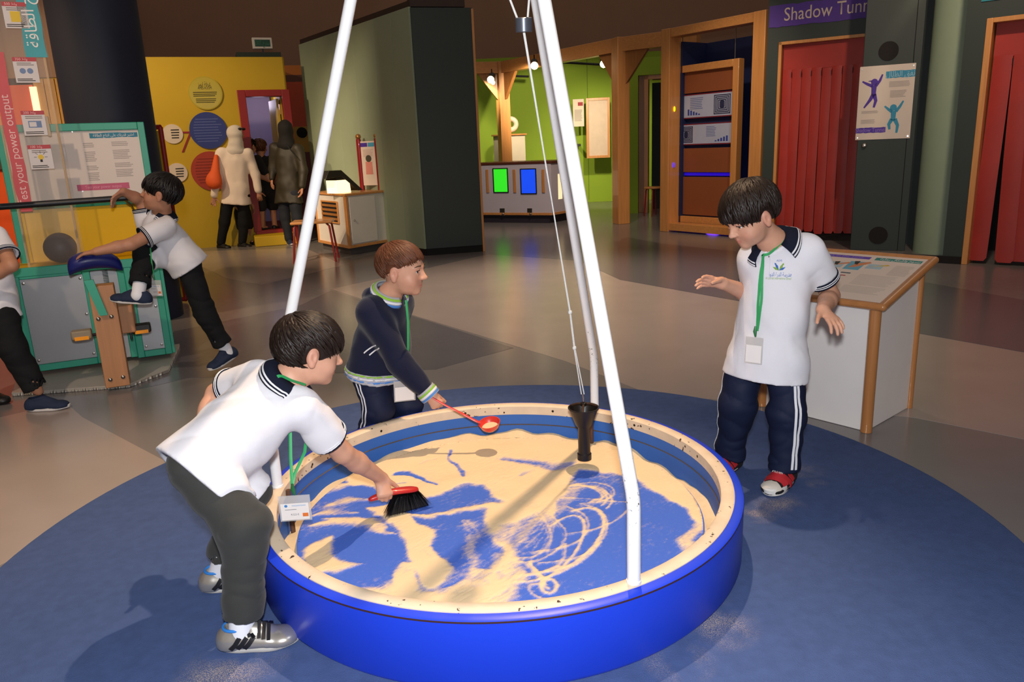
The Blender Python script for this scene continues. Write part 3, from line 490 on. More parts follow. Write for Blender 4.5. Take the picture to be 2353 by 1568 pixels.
a, b_, c_ = YF.uv(407, 305, .01), YF.uv(437, 304, .01), YF.uv(420, 350, .01); mb = MB(); YF.poly(mb, [(a[0], a[1]-.012), (b_[0], b_[1]-.012), (b_[0], b_[1]+.012), (a[0], a[1]+.012)], .001, .008); YF.poly(mb, [(c_[0]-.014, c_[1]), (c_[0]+.014, c_[1]), (b_[0]+.014, b_[1]-.012), (b_[0]-.014, b_[1]-.012)], .001, .008); tag(mb.build('painted_pointer', M_redf), 'thin red angled pointer line beside the dark blue round sign', 'line')
# exit sign on the booth roof
q0, q1 = YF.uv(578, 86, -.5), YF.uv(627, 112, -.5); ex = thing('exit_sign', 'green emergency exit sign in a white frame above the yellow booth', 'sign', YF.pt(q0[0], yT+.1, -.5)); YF.B('housing', mat('sign_white', 'd6cfc4', .5), ex, q0[0], q1[0], q1[1], q0[1], -.58, -.5, .008); YF.B('face', mat('exit_green', '10432e', .5), ex, q0[0]+.035, q1[0]-.03, q1[1]+.03, q0[1]-.03, -.5, -.494, .002); text('EXIT '+shape_ar('مخرج'), YF.M4((q0[0]+q1[0])/2, (q0[1]+q1[1])/2, -.493), .09, mat('exit_text', '2a6a4e', .5, emit=.05), ex, width=.2); mid = (q0[0]+q1[0])/2; YF.B('bracket', M_blk, ex, mid-.01, mid+.01, yT+.10, q1[1], -.55, -.53, 0)
# striped wall right of the booth
SF = Fr(PY(640, 300, 12.9), PY(760, 300, 13.1)); sw = bpy.data.objects.new('wall_striped', None); COL.objects.link(sw); struct(sw)
ys = [(150, 172, 'stripe_amber', 'b0620e'), (172, 188, 'stripe_umber', '5a2c12'), (188, 291, 'stripe_orange', 'b8400c'), (291, 350, 'stripe_ochre', 'a87c0c'), (350, 560, 'stripe_red', '5c0e08')]
for y0, y1, nm, cc in ys: v1, v0 = SF.uv(690, y0)[1], max(0, SF.uv(690, y1)[1]); SF.B('painted_band', mat(nm, cc, .6), sw, 0, SF.L, v0, v1, -.1, 0, 0)
q = SF.uv(694, 305); SF.disc(MB(), q[0], q[1], .085, 0, .01).build('porthole', M_dark, sw)
# ------------------------------------------------------------------ navy column, red frame
tag(MB().lathe([(.312, 0), (.312, 3.8)], (-3.025, 6.15, 0), 64).build('round_column', mat('navy_column', '141b2e', .65, var=.03)), 'massive dark navy round column behind the power exhibit', 'column')
RR = Fr(PY(330, 700, 6.95), PY(432, 703, 6.75)); r0, r1 = RR.uv(398, 290), RR.uv(436, 705); rfm = thing('red_frame', 'red tube frame with a yellow panel half hidden by the navy column', 'frame', RR.pt(r1[0], 0)); rr = r1[0]-.03
for k in (((rr, .03), (rr, r0[1])), ((rr-.9, r0[1]), (rr, r0[1])), ((rr-.9, .03), (rr, .03)), ((rr-.9, .03), (rr-.9, r0[1]))): MB().tube([RR.pt(*k[0]), RR.pt(*k[1])], .02, 12).build('tube', M_redf, rfm)
RR.B('panel', M_yel, rfm, rr-.87, rr-.03, .05, r0[1]-.03, -.01, .01, 0)
# ------------------------------------------------------------------ orange corner at far left
OB = Fr((-7.2, 7.3), (-3.75, 7.9)); M_or = mat('orange_laminate', 'd9531a', .45, var=.03); M_gold = mat('gold_panel', 'b98a3a', .5, var=.05)
ob = thing('orange_booth', 'orange panelled booth behind the clear power column', 'booth', OB.pt(2.5, 0)); h0 = OB.uv(60, 195)[1]
uo = OB.uv(95, 300)[0]; ue = OB.uv(170, 300)[0]
for i in range(8): OB.B('orange_panel', M_or, ob, uo-(i+1)*.32+.004, uo-i*.32-.004, .0015, h0+.0, -.05, 0, .003)
for i in range(3): w = (ue-uo)/3; OB.B('gold_panel', M_gold, ob, uo+i*w+.003, uo+(i+1)*w-.003, .0015, h0+.05, -.05, .0, .003)
OB.B('upper_panel', mat('upper_brown', '8a6a52', .35, .2, var=.06), ob, uo-2.5, ue, h0+.06, 3.2, -.05, .0, .003); OB.B('light_strip', mat('strip_glow', 'ffe0b0', .5, var=0, emit=1.3), ob, uo-.03, uo+.03, h0-.75, h0-.02, .0, .02, 0)
q0, q1 = OB.uv(0, 318, .3), OB.uv(21, 390, .3); mn = thing('framed_monitor', 'dark framed monitor at the left edge in front of the orange booth', 'monitor', OB.pt(q0[0], 0, .3)); OB.B('bezel', mat('bezel_brown', '4a3a30', .5), mn, q0[0]-.5, q1[0], q1[1], q0[1], .25, .3, .006); OB.B('screen', mat('screen_cream', 'd8d2a8', .4, emit=.1), mn, q0[0]-.45, q1[0]-.07, q1[1]+.06, q0[1]-.06, .3, .304, 0); OB.B('stand', M_or, mn, q0[0]-.48, q1[0]+.06, .0015, q1[1], .05, .27, .006)
# ------------------------------------------------------------------ power exhibit
EF = Fr((-2.85, 4.45), (-2.85+.9098, 4.45+.4151)); M_tq = mat('teal_paint', '2f9c80', .45, var=.05, vscale=5); M_alu = mat('brushed_aluminium', '9a9a9c', .42, .5, var=.06, vscale=3); M_yp = mat('yellow_laminate', 'e2b000', .55, var=.03, spec=.25)
def diamond():
    m = mat('tread_plate', 'c8c2b8', .45, .2, var=.05); nt = m.node_tree; N = nt.nodes; L = nt.links; tc = N.new('ShaderNodeTexCoord'); mp = N.new('ShaderNodeMapping'); mp.inputs['Rotation'].default_value = (0, 0, 1.2); mp.inputs['Scale'].default_value = (55, 22, 22); L.new(tc.outputs['Object'], mp.inputs[0])
    ck = N.new('ShaderNodeTexVoronoi'); ck.inputs['Scale'].default_value = 1.0; ck.inputs['Randomness'].default_value = .12; L.new(mp.outputs[0], ck.inputs[0]); g = N.new('ShaderNodeMapRange'); g.inputs[1].default_value = .15; g.inputs[2].default_value = .42; g.inputs[3].default_value = 1; g.inputs[4].default_value = 0; L.new(ck.outputs[0], g.inputs[0])
    cr = N.new('ShaderNodeMix'); cr.data_type = 'RGBA'; L.new(g.outputs[0], cr.inputs[0]); cr.inputs[6].default_value = (*lin('a8a298'), 1); cr.inputs[7].default_value = (*lin('e8e2d8'), 1); L.new(cr.outputs[2], N['Principled BSDF'].inputs['Base Color']); bp = N.new('ShaderNodeBump'); bp.inputs['Strength'].default_value = 1; bp.inputs['Distance'].default_value = .02; L.new(g.outputs[0], bp.inputs['Height']); L.new(bp.outputs[0], N['Principled BSDF'].inputs['Normal']); return m
pe = thing('power_exhibit', 'pedal power exhibit with teal frame, yellow back and metal front panels', 'exhibit', EF.pt(.35, 0)); LZ = .66; UR = .73; UL_ = -.06; BD = -.34
foot = [EF.pt(-.10, 0, .44)[:2], P(28, 912)[:2]+np.array([.03, .03]), P(296, 892)[:2], P(388, 857)[:2], EF.pt(UR+.03, 0, -.3)[:2], EF.pt(-.12, 0, -.3)[:2]]
foot = [P(28, 912)[:2], P(296, 892)[:2], P(388, 857)[:2], EF.pt(UR+.05, 0, -.35)[:2], EF.pt(-.15, 0, -.35)[:2]]
MB().prism([(*p, .0015) for p in foot], [(*p, .022) for p in foot]).build('tread_plate', diamond(), pe, .002)
EF.B('body', M_alu, pe, UL_+.02, UR-.02, .05, LZ-.03, -.34, -.02, .003)
for a, b_ in ((UL_, .345), (.53, UR)):
    f = EF.B('front_panel', M_alu, pe, a+.035, b_-.035, .085, LZ-.055, -.02, .004, .002)
    for k in ((a, a+.04, .045, LZ), (b_-.04, b_, .045, LZ), (a+.04, b_-.04, LZ-.055, LZ), (a+.04, b_-.04, .045, .085)): EF.B('panel_frame', M_tq, pe, *k, -.02, .018, .004)
    for uu, v in ((a+.055, .11), (b_-.055, .11), (a+.055, LZ-.08), (b_-.055, LZ-.08), (b_-.055, .36)): MB().lathe([(.009, 0), (.008, .004), (0, .006)], EF.pt(uu, v, .004), 10, (*EF.n, 0)).build('bolt', mat('steel', '9a948e', .3, 1.), f)
for uu, dd in ((.36, -.05), (.405, -.02), (.45, -.06), (.49, .0)): EF.B('teal_slat', M_tq, pe, uu, uu+.04, .05, LZ-.02, -.10, dd, .005)
EF.B('side_panel', M_yp, pe, UR, UR+.012, .05, LZ, -.34, .01, .002); EF.B('side_edge', M_tq, pe, UR-.0, UR+.018, .05, LZ, .0, .02, .002)
EF.B('ledge', M_yp, pe, UL_, UR, LZ-.02, LZ+.004, BD, .0, .002); EF.B('ledge_edge', M_tq, pe, UL_, UR, LZ-.04, LZ+.012, .0, .022, .004); EF.B('back_panel', M_yp, pe, 0, UR+.02, LZ, 1.0, BD-.02, BD, .002)
for uu in (UL_+.02, UR+.0): EF.B('upright', M_tq, pe, uu, uu+.04, LZ, 1.49, BD-.03, BD+.03, .004)
for v0, v1 in ((1.445, 1.49), (.985, 1.03)): EF.B('cross_rail', M_tq, pe, UL_+.06, UR, v0, v1, BD-.03, BD+.03, .004)
sh = EF.B('sign_sheet', mat('sheet_white', 'dccabc', .45, var=.02), pe, UL_+.055, UR+.005, 1.03, 1.445, BD, BD+.012, .001); SD = BD+.0125
g = EF.uv(205, 317, SD), EF.uv(312, 308, SD); n = 10; rr_ = random.Random(4); v = EF.uv(260, 305, SD)[1]; v_ = EF.uv(260, 316, SD)[1]; x0, x1 = EF.uv(205, 310, SD)[0], EF.uv(315, 305, SD)[0]
EF.poly(MB(), [(x0+(x1-x0)*i/n, v_+rr_.uniform(-.002, .002)) for i in range(n+1)]+[(x1-(x1-x0)*i/n, v+rr_.uniform(-.002, .002)) for i in range(n+1)], SD, SD+.001).build('title_band', mat('title_teal', '2b7f98', .6), sh)
text(shape_ar('اختبر قدرتك على انتاج الطاقة'), EF.M4((x0+x1)/2, (v+v_)/2, SD+.0012), .024, M_w, sh, width=(x1-x0)*.85)
x0, x1 = EF.uv(178, 435, SD)[0], EF.uv(297, 425, SD)[0]; v0, v1 = EF.uv(240, 436, SD)[1], EF.uv(240, 422, SD)[1]; EF.B('title_band', mat('title_pink', 'c85a78', .6), sh, x0, x1, v0, v1, SD, SD+.001, 0); text('Test your power output', EF.M4((x0+x1)/2, (v0+v1)/2, SD+.0012), .026, mat('letter_pink', 'e89aac', .6), sh, width=(x1-x0)*.7)
for a, b_ in (((190, 328), (232, 415)), ((255, 325), (310, 405))): q0, q1 = EF.uv(*a, SD), EF.uv(*b_, SD); lines(EF, mat('grey_print4', 'b4a8a0', .8), sh, q0[0], q1[0], q1[1], q0[1], 22, SD+.0008, 3, skip=(3, 4, 11, 12, 16))
for x, y in ((20, 310), (166, 303), (308, 295), (190, 440), (48, 455)): q = EF.uv(x, y, SD); EF.disc(MB(), q[0], q[1], .005, BD+.012, BD+.015, 10).build('screw', mat('steel', '9a948e', .3, 1.), sh)
# hand rail
MB().tube([EF.pt(-1.3, 1.02, .19), EF.pt(.63, 1.045, .19)], .0175, 12).build('hand_rail', M_blk, pe); 
for uu in (.60, -.9): MB().tube([EF.pt(uu, 1.04, .19), EF.pt(uu+.03, .99, -.02), EF.pt(uu+.03, .95, BD)], .008, 8).build('rail_bracket', M_blk, pe)
# wooden post, crank, saddle
EF.B('wooden_post', wood('beech_post', 'b07a50', .5, 2, 0), pe, .365, .49, .022, .60, .46, .56, .004)
for uu, v in ((.395, .07), (.46, .075), (.39, .42), (.455, .425)): MB().lathe([(.011, 0), (.011, .005), (.007, .009), (0, .01)], EF.pt(uu, v, .56), 12, (*EF.n, 0)).build('bolt', mat('steel', '9a948e', .3, 1.), pe)
EF.B('foot_block', wood('beech_post', 'b07a50', .5, 2, 0), pe, .42, .56, .30, .46, .14, .46, .006); EF.poly(MB(), [(.40, .44), (.44, .44), (.40, .64), (.355, .64)], .565, .585).build('saddle_stem', M_tq, pe)
mb = MB(); R_ = []; pr = [(-.132, -.045, .03, .03), (-.125, -.03, .055, .045), (-.105, -.015, .07, .05), (-.06, .0, .08, .05), (0, .004, .07, .05), (.06, -.004, .055, .047), (.10, -.018, .042, .042), (.125, -.04, .03, .034), (.132, -.055, .015, .02)]; cq = EF.uv(218, 606, .52); V = []; K = 14
for uu, vv_, wd_, th in pr:
    for k in range(K): a = 2*math.pi*k/K; V.append(EF.pt(cq[0]+uu, cq[1]+.02+vv_+math.sin(a)*th, .52+math.cos(a)*wd_))
mb.add(V, [(i*K+k, i*K+(k+1) % K, (i+1)*K+(k+1) % K, (i+1)*K+k) for i in range(len(pr)-1) for k in range(K)]+[tuple(range(K)), tuple(range((len(pr)-1)*K, len(pr)*K))]); s = mb.build('saddle', mat('saddle_blue', '121c66', .4, var=.04, coat=.2), pe, sharp=0); sm = s.modifiers.new('s', 'SUBSURF'); sm.levels = sm.render_levels = 1
ax = EF.pt(.43, .315, .5); MB().tube([EF.pt(.24, .315, .51), EF.pt(.62, .335, .42)], .008, 10).build('crank_axle', M_blk, pe); MB().tube([EF.pt(.53, .26, .44), EF.pt(.53, .40, .44)], .007, 8).build('crank_arm', M_blk, pe)
for (px, py), dd, m in (((188, 770), .53, mat('pedal_worn', '8a7a62', .5)), ((325, 755), .42, mat('pedal_black', '1c1714', .5))):
    q = EF.uv(px, py, dd); p_ = EF.B('pedal', m, pe, q[0]-.05, q[0]+.05, q[1]-.022, q[1]+.028, dd-.035, dd+.03, .008); EF.B('reflector', mat('amber_reflector', 'e08a10', .25, emit=.15), p_, q[0]-.035, q[0]+.035, q[1]-.024, q[1]-.004, dd+.03, dd+.034, .001)
# clear column with strips and cards
M_acr = mat('clear_acrylic', 'f4e8dc', .04, var=0, alpha=.06, spec=.6); TU0, TU1, TD0, TD1 = .03, .315, -.27, -.045
ac = thing('power_column', 'tall clear acrylic column with a red lettered strip and info cards on the exhibit ledge', 'column', EF.pt(.17, LZ, -.15))
for nm, k in (('acrylic_sheet', (TU0, TU1, TD1-.006, TD1)), ('acrylic_sheet', (TU0, TU1, TD0, TD0+.006)), ('acrylic_sheet', (TU0, TU0+.006, TD0+.006, TD1-.006)), ('acrylic_sheet', (TU1-.006, TU1, TD0+.006, TD1-.006))): EF.B(nm, M_acr, ac, k[0], k[1], LZ+.005, 2.6, k[2], k[3], .001)
for uu in (TU0, TU1-.012): EF.B('acrylic_edge', mat('acrylic_edge', 'e8c8a0', .1, var=0, alpha=.35), ac, uu, uu+.012, LZ+.005, 2.6, TD1, TD1+.004, 0)
def strip(xy, m, name):
    L_ = [EF.uv(x, y, TD1+.006) for x, y in xy[0]]; R_ = [EF.uv(x, y, TD1+.006) for x, y in xy[1]]; return EF.poly(MB(), L_+R_[::-1], TD1+.004, TD1+.006).build(name, m, ac)
u0, u1 = .045, .113; zt, zb = EF.uv(10, 120, TD1)[1], EF.uv(85, 485, TD1)[1]; rr_ = random.Random(2); k = 14
strip_pts = [(u0+rr_.uniform(-.004, .004), zb+(zt-zb)*i/k) for i in range(k+1)]+[(u1+rr_.uniform(-.004, .004), zt-(zt-zb)*i/k) for i in range(k+1)]
rs = EF.poly(MB(), strip_pts, TD1+.004, TD1+.006).build('red_strip', mat('strip_red', 'c4474c', .5), ac); text('Test your power output', EF.M4((u0+u1)/2, zb+.03, TD1+.0065)@ROT90, .062, mat('letter_rose', 'e8b8b4', .6), rs, width=.62, align='LEFT')
u0, u1 = EF.uv(80, 0, TD1)[0]+.01, EF.uv(117, 130, TD1)[0]-.02; u0 = u1-.10; zb = EF.uv(100, 132, TD1)[1]; pts = [(u0+rr_.uniform(-.005, .005), zb+.75*i/k) for i in range(k+1)]+[(u1+rr_.uniform(-.005, .005), zb+.75-.75*i/k) for i in range(k+1)]
ts = EF.poly(MB(), pts, TD1+.004, TD1+.006).build('teal_strip', mat('strip_teal', '2f97a0', .5), ac); text(shape_ar('اختبر قدرتك على إنتاج الطاقة'), EF.M4((u0+u1)/2, zb+.05, TD1+.0065)@ROT90, .085, M_w, ts, width=.95, align='LEFT')
M_card = mat('card_white', 'cfc6c4', .5, var=.02); M_cr = mat('card_red', 'b03038', .5); M_ink = mat('ink_black', '2a2420', .7)
for i, (px, py) in enumerate(((36, 35), (60, 161), (79, 283), (94, 361))):
    q = EF.uv(px, py, TD1+.005); w, h = .058, .068; dd = TD1+.006; cd = EF.B('info_card', M_card, ac, q[0]-w, q[0]+w, q[1]-h, q[1]+h, TD1+.004, dd, 0); EF.B('card_header', M_cr, cd, q[0]-w, q[0]+w, q[1]+h-.022, q[1]+h, dd, dd+.001, 0); text(('500 ', '350 ', '200 ', '100 ')[i]+shape_ar('واط'), EF.M4(q[0]-.015, q[1]+h-.011, dd+.0012), .019, mat('letter_rose', 'e8b8b4', .6), cd)
    lines(EF, mat('grey_print', '8d8480', .8), cd, q[0]-.04, q[0]+.045, q[1]+.022, q[1]+.042, 2, dd+.0008, i); lines(EF, M_ink, cd, q[0]-.05, q[0]+.04, q[1]-.062, q[1]-.044, 2, dd+.0008, i)
    if i == 0: EF.poly(MB(), [(q[0]-.026, q[1]-.035), (q[0]+.022, q[1]-.035), (q[0]+.022, q[1]+.02), (q[0]-.026, q[1]+.02)], dd, dd+.001).build('printed_fridge', mat('print_yellow', 'dcb82c', .6), cd)
    elif i == 1: [EF.disc(MB(), q[0]+s_, q[1]-.005, .015, dd, dd+.001, 20).build('printed_dial', mat('print_slate', '6a7fa4', .6), cd) for s_ in (-.017, .019)]
    elif i == 2: EF.B('printed_oven', mat('print_slate', '6a7fa4', .6), cd, q[0]-.03, q[0]+.035, q[1]-.025, q[1]+.012, dd, dd+.001, 0); EF.B('printed_oven_door', M_card, cd, q[0]-.025, q[0]+.01, q[1]-.02, q[1]+.006, dd+.001, dd+.0015, 0)
    else:
        EF.disc(MB(), q[0], q[1], .014, dd, dd+.001, 20).build('printed_bulb', mat('print_yellow', 'dcb82c', .6), cd); EF.B('printed_bulb_cap', M_ink, cd, q[0]-.006, q[0]+.006, q[1]-.028, q[1]-.013, dd, dd+.001, 0)
        mb = MB(); [EF.poly(mb, [(q[0]+math.cos(a-.05)*.02, q[1]+math.sin(a-.05)*.02), (q[0]+math.cos(a-.03)*.034, q[1]+math.sin(a-.03)*.034), (q[0]+math.cos(a+.03)*.034, q[1]+math.sin(a+.03)*.034), (q[0]+math.cos(a+.05)*.02, q[1]+math.sin(a+.05)*.02)], dd, dd+.001) for a in (0, .8, 1.57, 2.35, 3.14)]; mb.build('printed_rays', M_ink, cd)
q0, q1 = EF.uv(103, 268, TD1), EF.uv(119, 313, TD1); EF.B('hinge_plate', mat('bronze_plate', '7a6650', .35, .8), ac, q0[0], q1[0], q1[1], q0[1], TD1+.0, TD1+.008, .001)
q = EF.uv(140, 577, -.16); tag(MB().sphere(EF.pt(q[0], LZ+.097, -.155), .091, 32, 20).build('ball', mat('ball_grey', '4a3a38', .55, var=.08)), 'grey brown ball at the foot of the clear column', 'ball')
# ------------------------------------------------------------------ lectern
LB = np.array([1.499, 3.048]); LA = LB+np.array([-.6428, .766])*.50; LT = Fr(LA, LB); LD = .42; zf, zb = .560, .675
lt = thing('lectern', 'low white lectern with rounded oak edges and a slanted printed top', 'lectern', LT.pt(LT.L/2, 0, -LD/2)); W_ = LT.L
def lz(d): return zf+(zb-zf)*(-d/LD)
pr = [(.0015, 0.), (.0015, -LD), (lz(-LD)-.02, -LD), (lz(0)-.02, 0.)]
MB().prism([LT.pt(.0, z, d) for z, d in pr], [LT.pt(W_, z, d) for z, d in pr]).build('body', mat('lectern_white', 'e4deda', .45, var=.02), lt, .002)
M_oakr = wood('oak_round', 'ae7442', .25, 2, .5); M_oakrx = wood('oak_round_x', 'ae7442', .25, 0, .5)
for uu, dd in ((0, 0), (W_, 0), (W_, -LD), (0, -LD)): r = .024 if dd == 0 else .016; MB().tube([LT.pt(uu, .0015, dd), LT.pt(uu, lz(dd)-.015, dd)], r, 16).build('corner_post', M_oakr, lt)
ov = .04; cs = [LT.pt(-ov, 0, .03), LT.pt(W_+ov, 0, .03), LT.pt(W_+ov, 0, -LD-.03), LT.pt(-ov, 0, -LD-.03)]; cs = [np.array([p[0], p[1], lz(d)+.004]) for p, d in zip(cs, (.03, .03, -LD-.03, -LD-.03))]
TP = Pl(cs[0], cs[1]-cs[0], cs[3]-cs[0]); TW, TH = np.linalg.norm(cs[1]-cs[0]), np.linalg.norm(cs[3]-cs[0])
TP.box(MB(), 0, TW, 0, TH, -.014, .006).build('top_board', M_oakrx, lt, .003)
for i in range(4): MB().tube([cs[i], cs[(i+1) % 4]], .0165, 14).build('edge_roll', M_oakrx, lt); MB().sphere(cs[i], .0165, 12, 8).build('corner_knuckle', M_oakrx, lt)
sh = TP.box(MB(), .016, TW-.02, .018, TH-.018, .006, .0085).build('graphic_sheet', mat('graphic_cream', 'd8c6b8', .35, var=.02), lt)
def tq(x, y): return TP.uv(x, y, .0085)
def quad(pxs, m, name): return TP.poly(MB(), [tq(*p) for p in pxs], .0085, .0092).build(name, m, sh)
M_bp = mat('print_pool_blue', '5f9cb0', .6); M_bp2 = mat('print_grey_blue', '9fb4bc', .6, var=.15, vscale=20); M_hand = mat('print_hand', 'c47a50', .6); M_fish = mat('print_yellow2', 'c8a83a', .6)
tt = lambda v0: TH-.018-v0
TP.box(MB(), .05, TW*.56, tt(.052), tt(.026), .0085, .0092).build('title_band', mat('title_violet', '5a3aa0', .6), sh); text('Patterns in the sand', TP.M4(TW*.30, tt(.039), .0094), .028, mat('letter_lilac', '8f78c4', .6), sh, width=TW*.40)
TP.box(MB(), TW*.60, TW-.03, tt(.054), tt(.026), .0085, .0092).build('title_band', mat('title_green', '1f7a72', .6), sh); text(shape_ar('رسوم واشكال رملية'), TP.M4(TW*.79, tt(.040), .0094), .03, M_w, sh, width=TW*.30)
for i, (x0, y0, x1, y1, m) in enumerate(((.30, .105, .42, .165, M_bp2), (.445, .085, .57, .175, M_bp), (.60, .10, .72, .15, M_bp2))):
    b = TP.box(MB(), TW*x0, TW*x1, tt(y1), tt(y0), .0085, .0092).build('printed_picture', m, sh)
    TP.poly(MB(), [(TW*(x0+.03), tt(y1-.02)), (TW*(x0+.08), tt(y1-.03)), (TW*(x1+.04), tt(y0+.004)), (TW*(x1+.02), tt(y0-.006)), (TW*(x0+.06), tt(y0+.022))], .0092, .0097).build('printed_hand', M_fish if i == 2 else M_hand, b)
    if i < 2: TP.poly(MB(), [(TW*(x0+.03), tt(y0+.0)), (TW*(x0+.05), tt(y0+.03)), (TW*(x0+.075), tt(y0+.035)), (TW*(x0+.07), tt(y0-.005))], .0097, .0100).build('printed_tool', M_ink, b)
mb = MB(); pa, pb = (TW*.445, tt(.36)), (TW*.50, tt(.245)); TP.poly(mb, [(pa[0], pa[1]), (pa[0]+.0025, pa[1]), (pb[0]+.0025, pb[1]), (pb[0], pb[1])], .0085, .0092); mb.build('printed_line', mat('print_grey', '8a8a8a', .7), sh); TP.disc(MB(), pa[0], pa[1]-.008, .016, .0085, .0092, 20).build('printed_bob', M_bp2, sh); TP.box(MB(), TW*.47, TW*.53, tt(.245), tt(.238), .0085, .0092).build('printed_arc', mat('notice_red', '9c2f3c', .7), sh); TP.box(MB(), TW*.47, TW*.545, tt(.218), tt(.208), .0085, .0092).build('printed_arc', mat('print_slate2', '4a5560', .7), sh)
for x0, x1, y0, y1, n in ((.80, .95, .09, .20, 12), (.62, .93, .21, .32, 10), (.60, .92, .33, .40, 6), (.05, .28, .09, .17, 7), (.05, .25, .2, .34, 10)): lines(TP, mat('grey_print3', 'c4b6aa', .8), sh, TW*x0, TW*x1, tt(y1), tt(y0), n, .009, n)
# ================================================================== SAND PENDULUM TABLE
M_pit = mat('pit_blue_laminate', '1c3fd0', .38, var=.03, vscale=3); M_pitin = mat('pit_blue_inside', '2a62b4', .6, var=.10, vscale=5); ZD = .09
def rim_mat():
    m = mat('rim_cream_white', 'd6c2a8', .6, var=.10, vscale=16); nt = m.node_tree; N = nt.nodes; L = nt.links; b = N['Principled BSDF']; base = b.inputs['Base Color'].links[0].from_socket
    tc = N.new('ShaderNodeTexCoord'); n1 = N.new('ShaderNodeTexNoise'); n1.inputs['Scale'].default_value = 55; n1.inputs['Detail'].default_value = 4; L.new(tc.outputs['Object'], n1.inputs[0]); n2 = N.new('ShaderNodeTexNoise'); n2.inputs['Scale'].default_value = 6; L.new(tc.outputs['Object'], n2.inputs[0])
    a = N.new('ShaderNodeMath'); a.operation = 'MULTIPLY_ADD'; a.inputs[1].default_value = .35; L.new(n2.outputs[0], a.inputs[0]); L.new(n1.outputs[0], a.inputs[2]); g = N.new('ShaderNodeMapRange'); g.inputs[1].default_value = .845; g.inputs[2].default_value = .86; L.new(a.outputs[0], g.inputs[0])
    x = N.new('ShaderNodeMix'); x.data_type = 'RGBA'; L.new(g.outputs[0], x.inputs[0]); L.new(base, x.inputs[6]); x.inputs[7].default_value = (*lin('3a2018'), 1); L.new(x.outputs[2], b.inputs['Base Color']); return m
C3 = (PC[0], PC[1], 0)
pit = thing('sand_pendulum_table', 'round blue sand table with a white rim and three leaning white poles', 'sand table', C3)
MB().lathe([(.731, .012), (.744, .0125), (.757, .03), (.758, .204), (.752, .2075), (.731, .2085), (.731, .012)], C3, 160).build('outer_wall', M_pit, pit)
MB().lathe([(.7585, .199), (.7590, .2015), (.7585, .204)], C3, 160, close=True).build('edge_seam', mat('seam_brown', '3a1c14', .7), pit)
MB().lathe([(.732, .180), (.732, .211), (.727, .2145), (.698, .2145), (.692, .210), (.692, .176)], C3, 160, close=True).build('rim', rim_mat(), pit)
MB().lathe([(.731, .012), (.731, .180), (.697, .180), (.697, .012)], C3, 160, close=True).build('inner_wall', M_pitin, pit)
MB().lathe([(.6965, .128), (.694, .130), (.6965, .133)], C3, 160, close=True).build('wall_groove', mat('groove_brown', '5a4a3a', .8), pit)
rr_ = random.Random(1)
for k in range(12):
    a = 2*math.pi*(k+.4)/12; c = np.array([PC[0]+.694*math.cos(a), PC[1]+.694*math.sin(a), .194]); MB().lathe([(.006, 0), (.005, .0025), (0, .0025)], c, 10, (-math.cos(a), -math.sin(a), 0)).build('rim_screw', mat('screw_dark', '2a2624', .4, .8), pit)
MB().lathe([(0, .012), (.697, .012), (.697, .03), (0, .03)], C3, 96).build('tray', M_pitin, pit)
# poles
def pole_mat():
    m = mat('pole_white_enamel', 'e8e8e8', .25, var=.02, coat=.3); nt = m.node_tree; N = nt.nodes; L = nt.links; b = N['Principled BSDF']; base = b.inputs['Base Color'].links[0].from_socket
    tc = N.new('ShaderNodeTexCoord'); n1 = N.new('ShaderNodeTexNoise'); n1.inputs['Scale'].default_value = 120; n1.inputs['Detail'].default_value = 4; L.new(tc.outputs['Object'], n1.inputs[0]); sp = N.new('ShaderNodeSeparateXYZ'); L.new(tc.outputs['Object'], sp.inputs[0])
    d = N.new('ShaderNodeMath'); d.operation = 'SUBTRACT'; L.new(sp.outputs[2], d.inputs[0]); d.inputs[1].default_value = .44; e = N.new('ShaderNodeMath'); e.operation = 'ABSOLUTE'; L.new(d.outputs[0], e.inputs[0]); g = N.new('ShaderNodeMapRange'); g.inputs[1].default_value = .0; g.inputs[2].default_value = .16; g.inputs[3].default_value = .12; g.inputs[4].default_value = 0; L.new(e.outputs[0], g.inputs[0])
    s = N.new('ShaderNodeMath'); L.new(n1.outputs[0], s.inputs[0]); L.new(g.outputs[0], s.inputs[1]); h = N.new('ShaderNodeMapRange'); h.inputs[1].default_value = .72; h.inputs[2].default_value = .80; L.new(s.outputs[0], h.inputs[0]); x = N.new('ShaderNodeMix'); x.data_type = 'RGBA'; L.new(h.outputs[0], x.inputs[0]); L.new(base, x.inputs[6]); x.inputs[7].default_value = (*lin('6a6864'), 1); L.new(x.outputs[2], b.inputs['Base Color']); return m
M_pole = pole_mat()
for a in (-62.5, 58, 180):
    a = math.radians(a); d = np.array([math.cos(a), math.sin(a)]); rz = lambda z: .733 if z < .40 else .733-.302*(z-.43) if z > .46 else .733-.302*.03*((z-.40)/.06)**2
    pts = [(*(PC+d*.716*0+d*rz(z)*1.0-d*.017), z) for z in (.214, .30, .39, .41, .43, .45, .48, .55, .8, 1.2, 1.6, 2.0, 2.4, 2.62)]
    pl = MB().tube(pts, .0165, 18).build('pole', M_pole, pit); MB().lathe([(.0185, 0), (.0185, .006), (.0165, .008)], pts[0], 18).build('pole_collar', M_pole, pl)
    q = PC+d*.684; MB().tube([(*q, .03), (*q, .20)], .008, 10).build('pole_rod', mat('rod_brown', '5a3a28', .5), pit)
ax = math.radians(10); dx = np.array([math.cos(ax), math.sin(ax)]); MB().tube([(*(PC-dx*.30), 2.62), (*(PC+dx*.30), 2.62)], .018, 12).build('top_bar', M_pole, pit); MB().lathe([(.12, 2.60), (.12, 2.64)], C3, 32).build('top_plate', M_pole, pit)
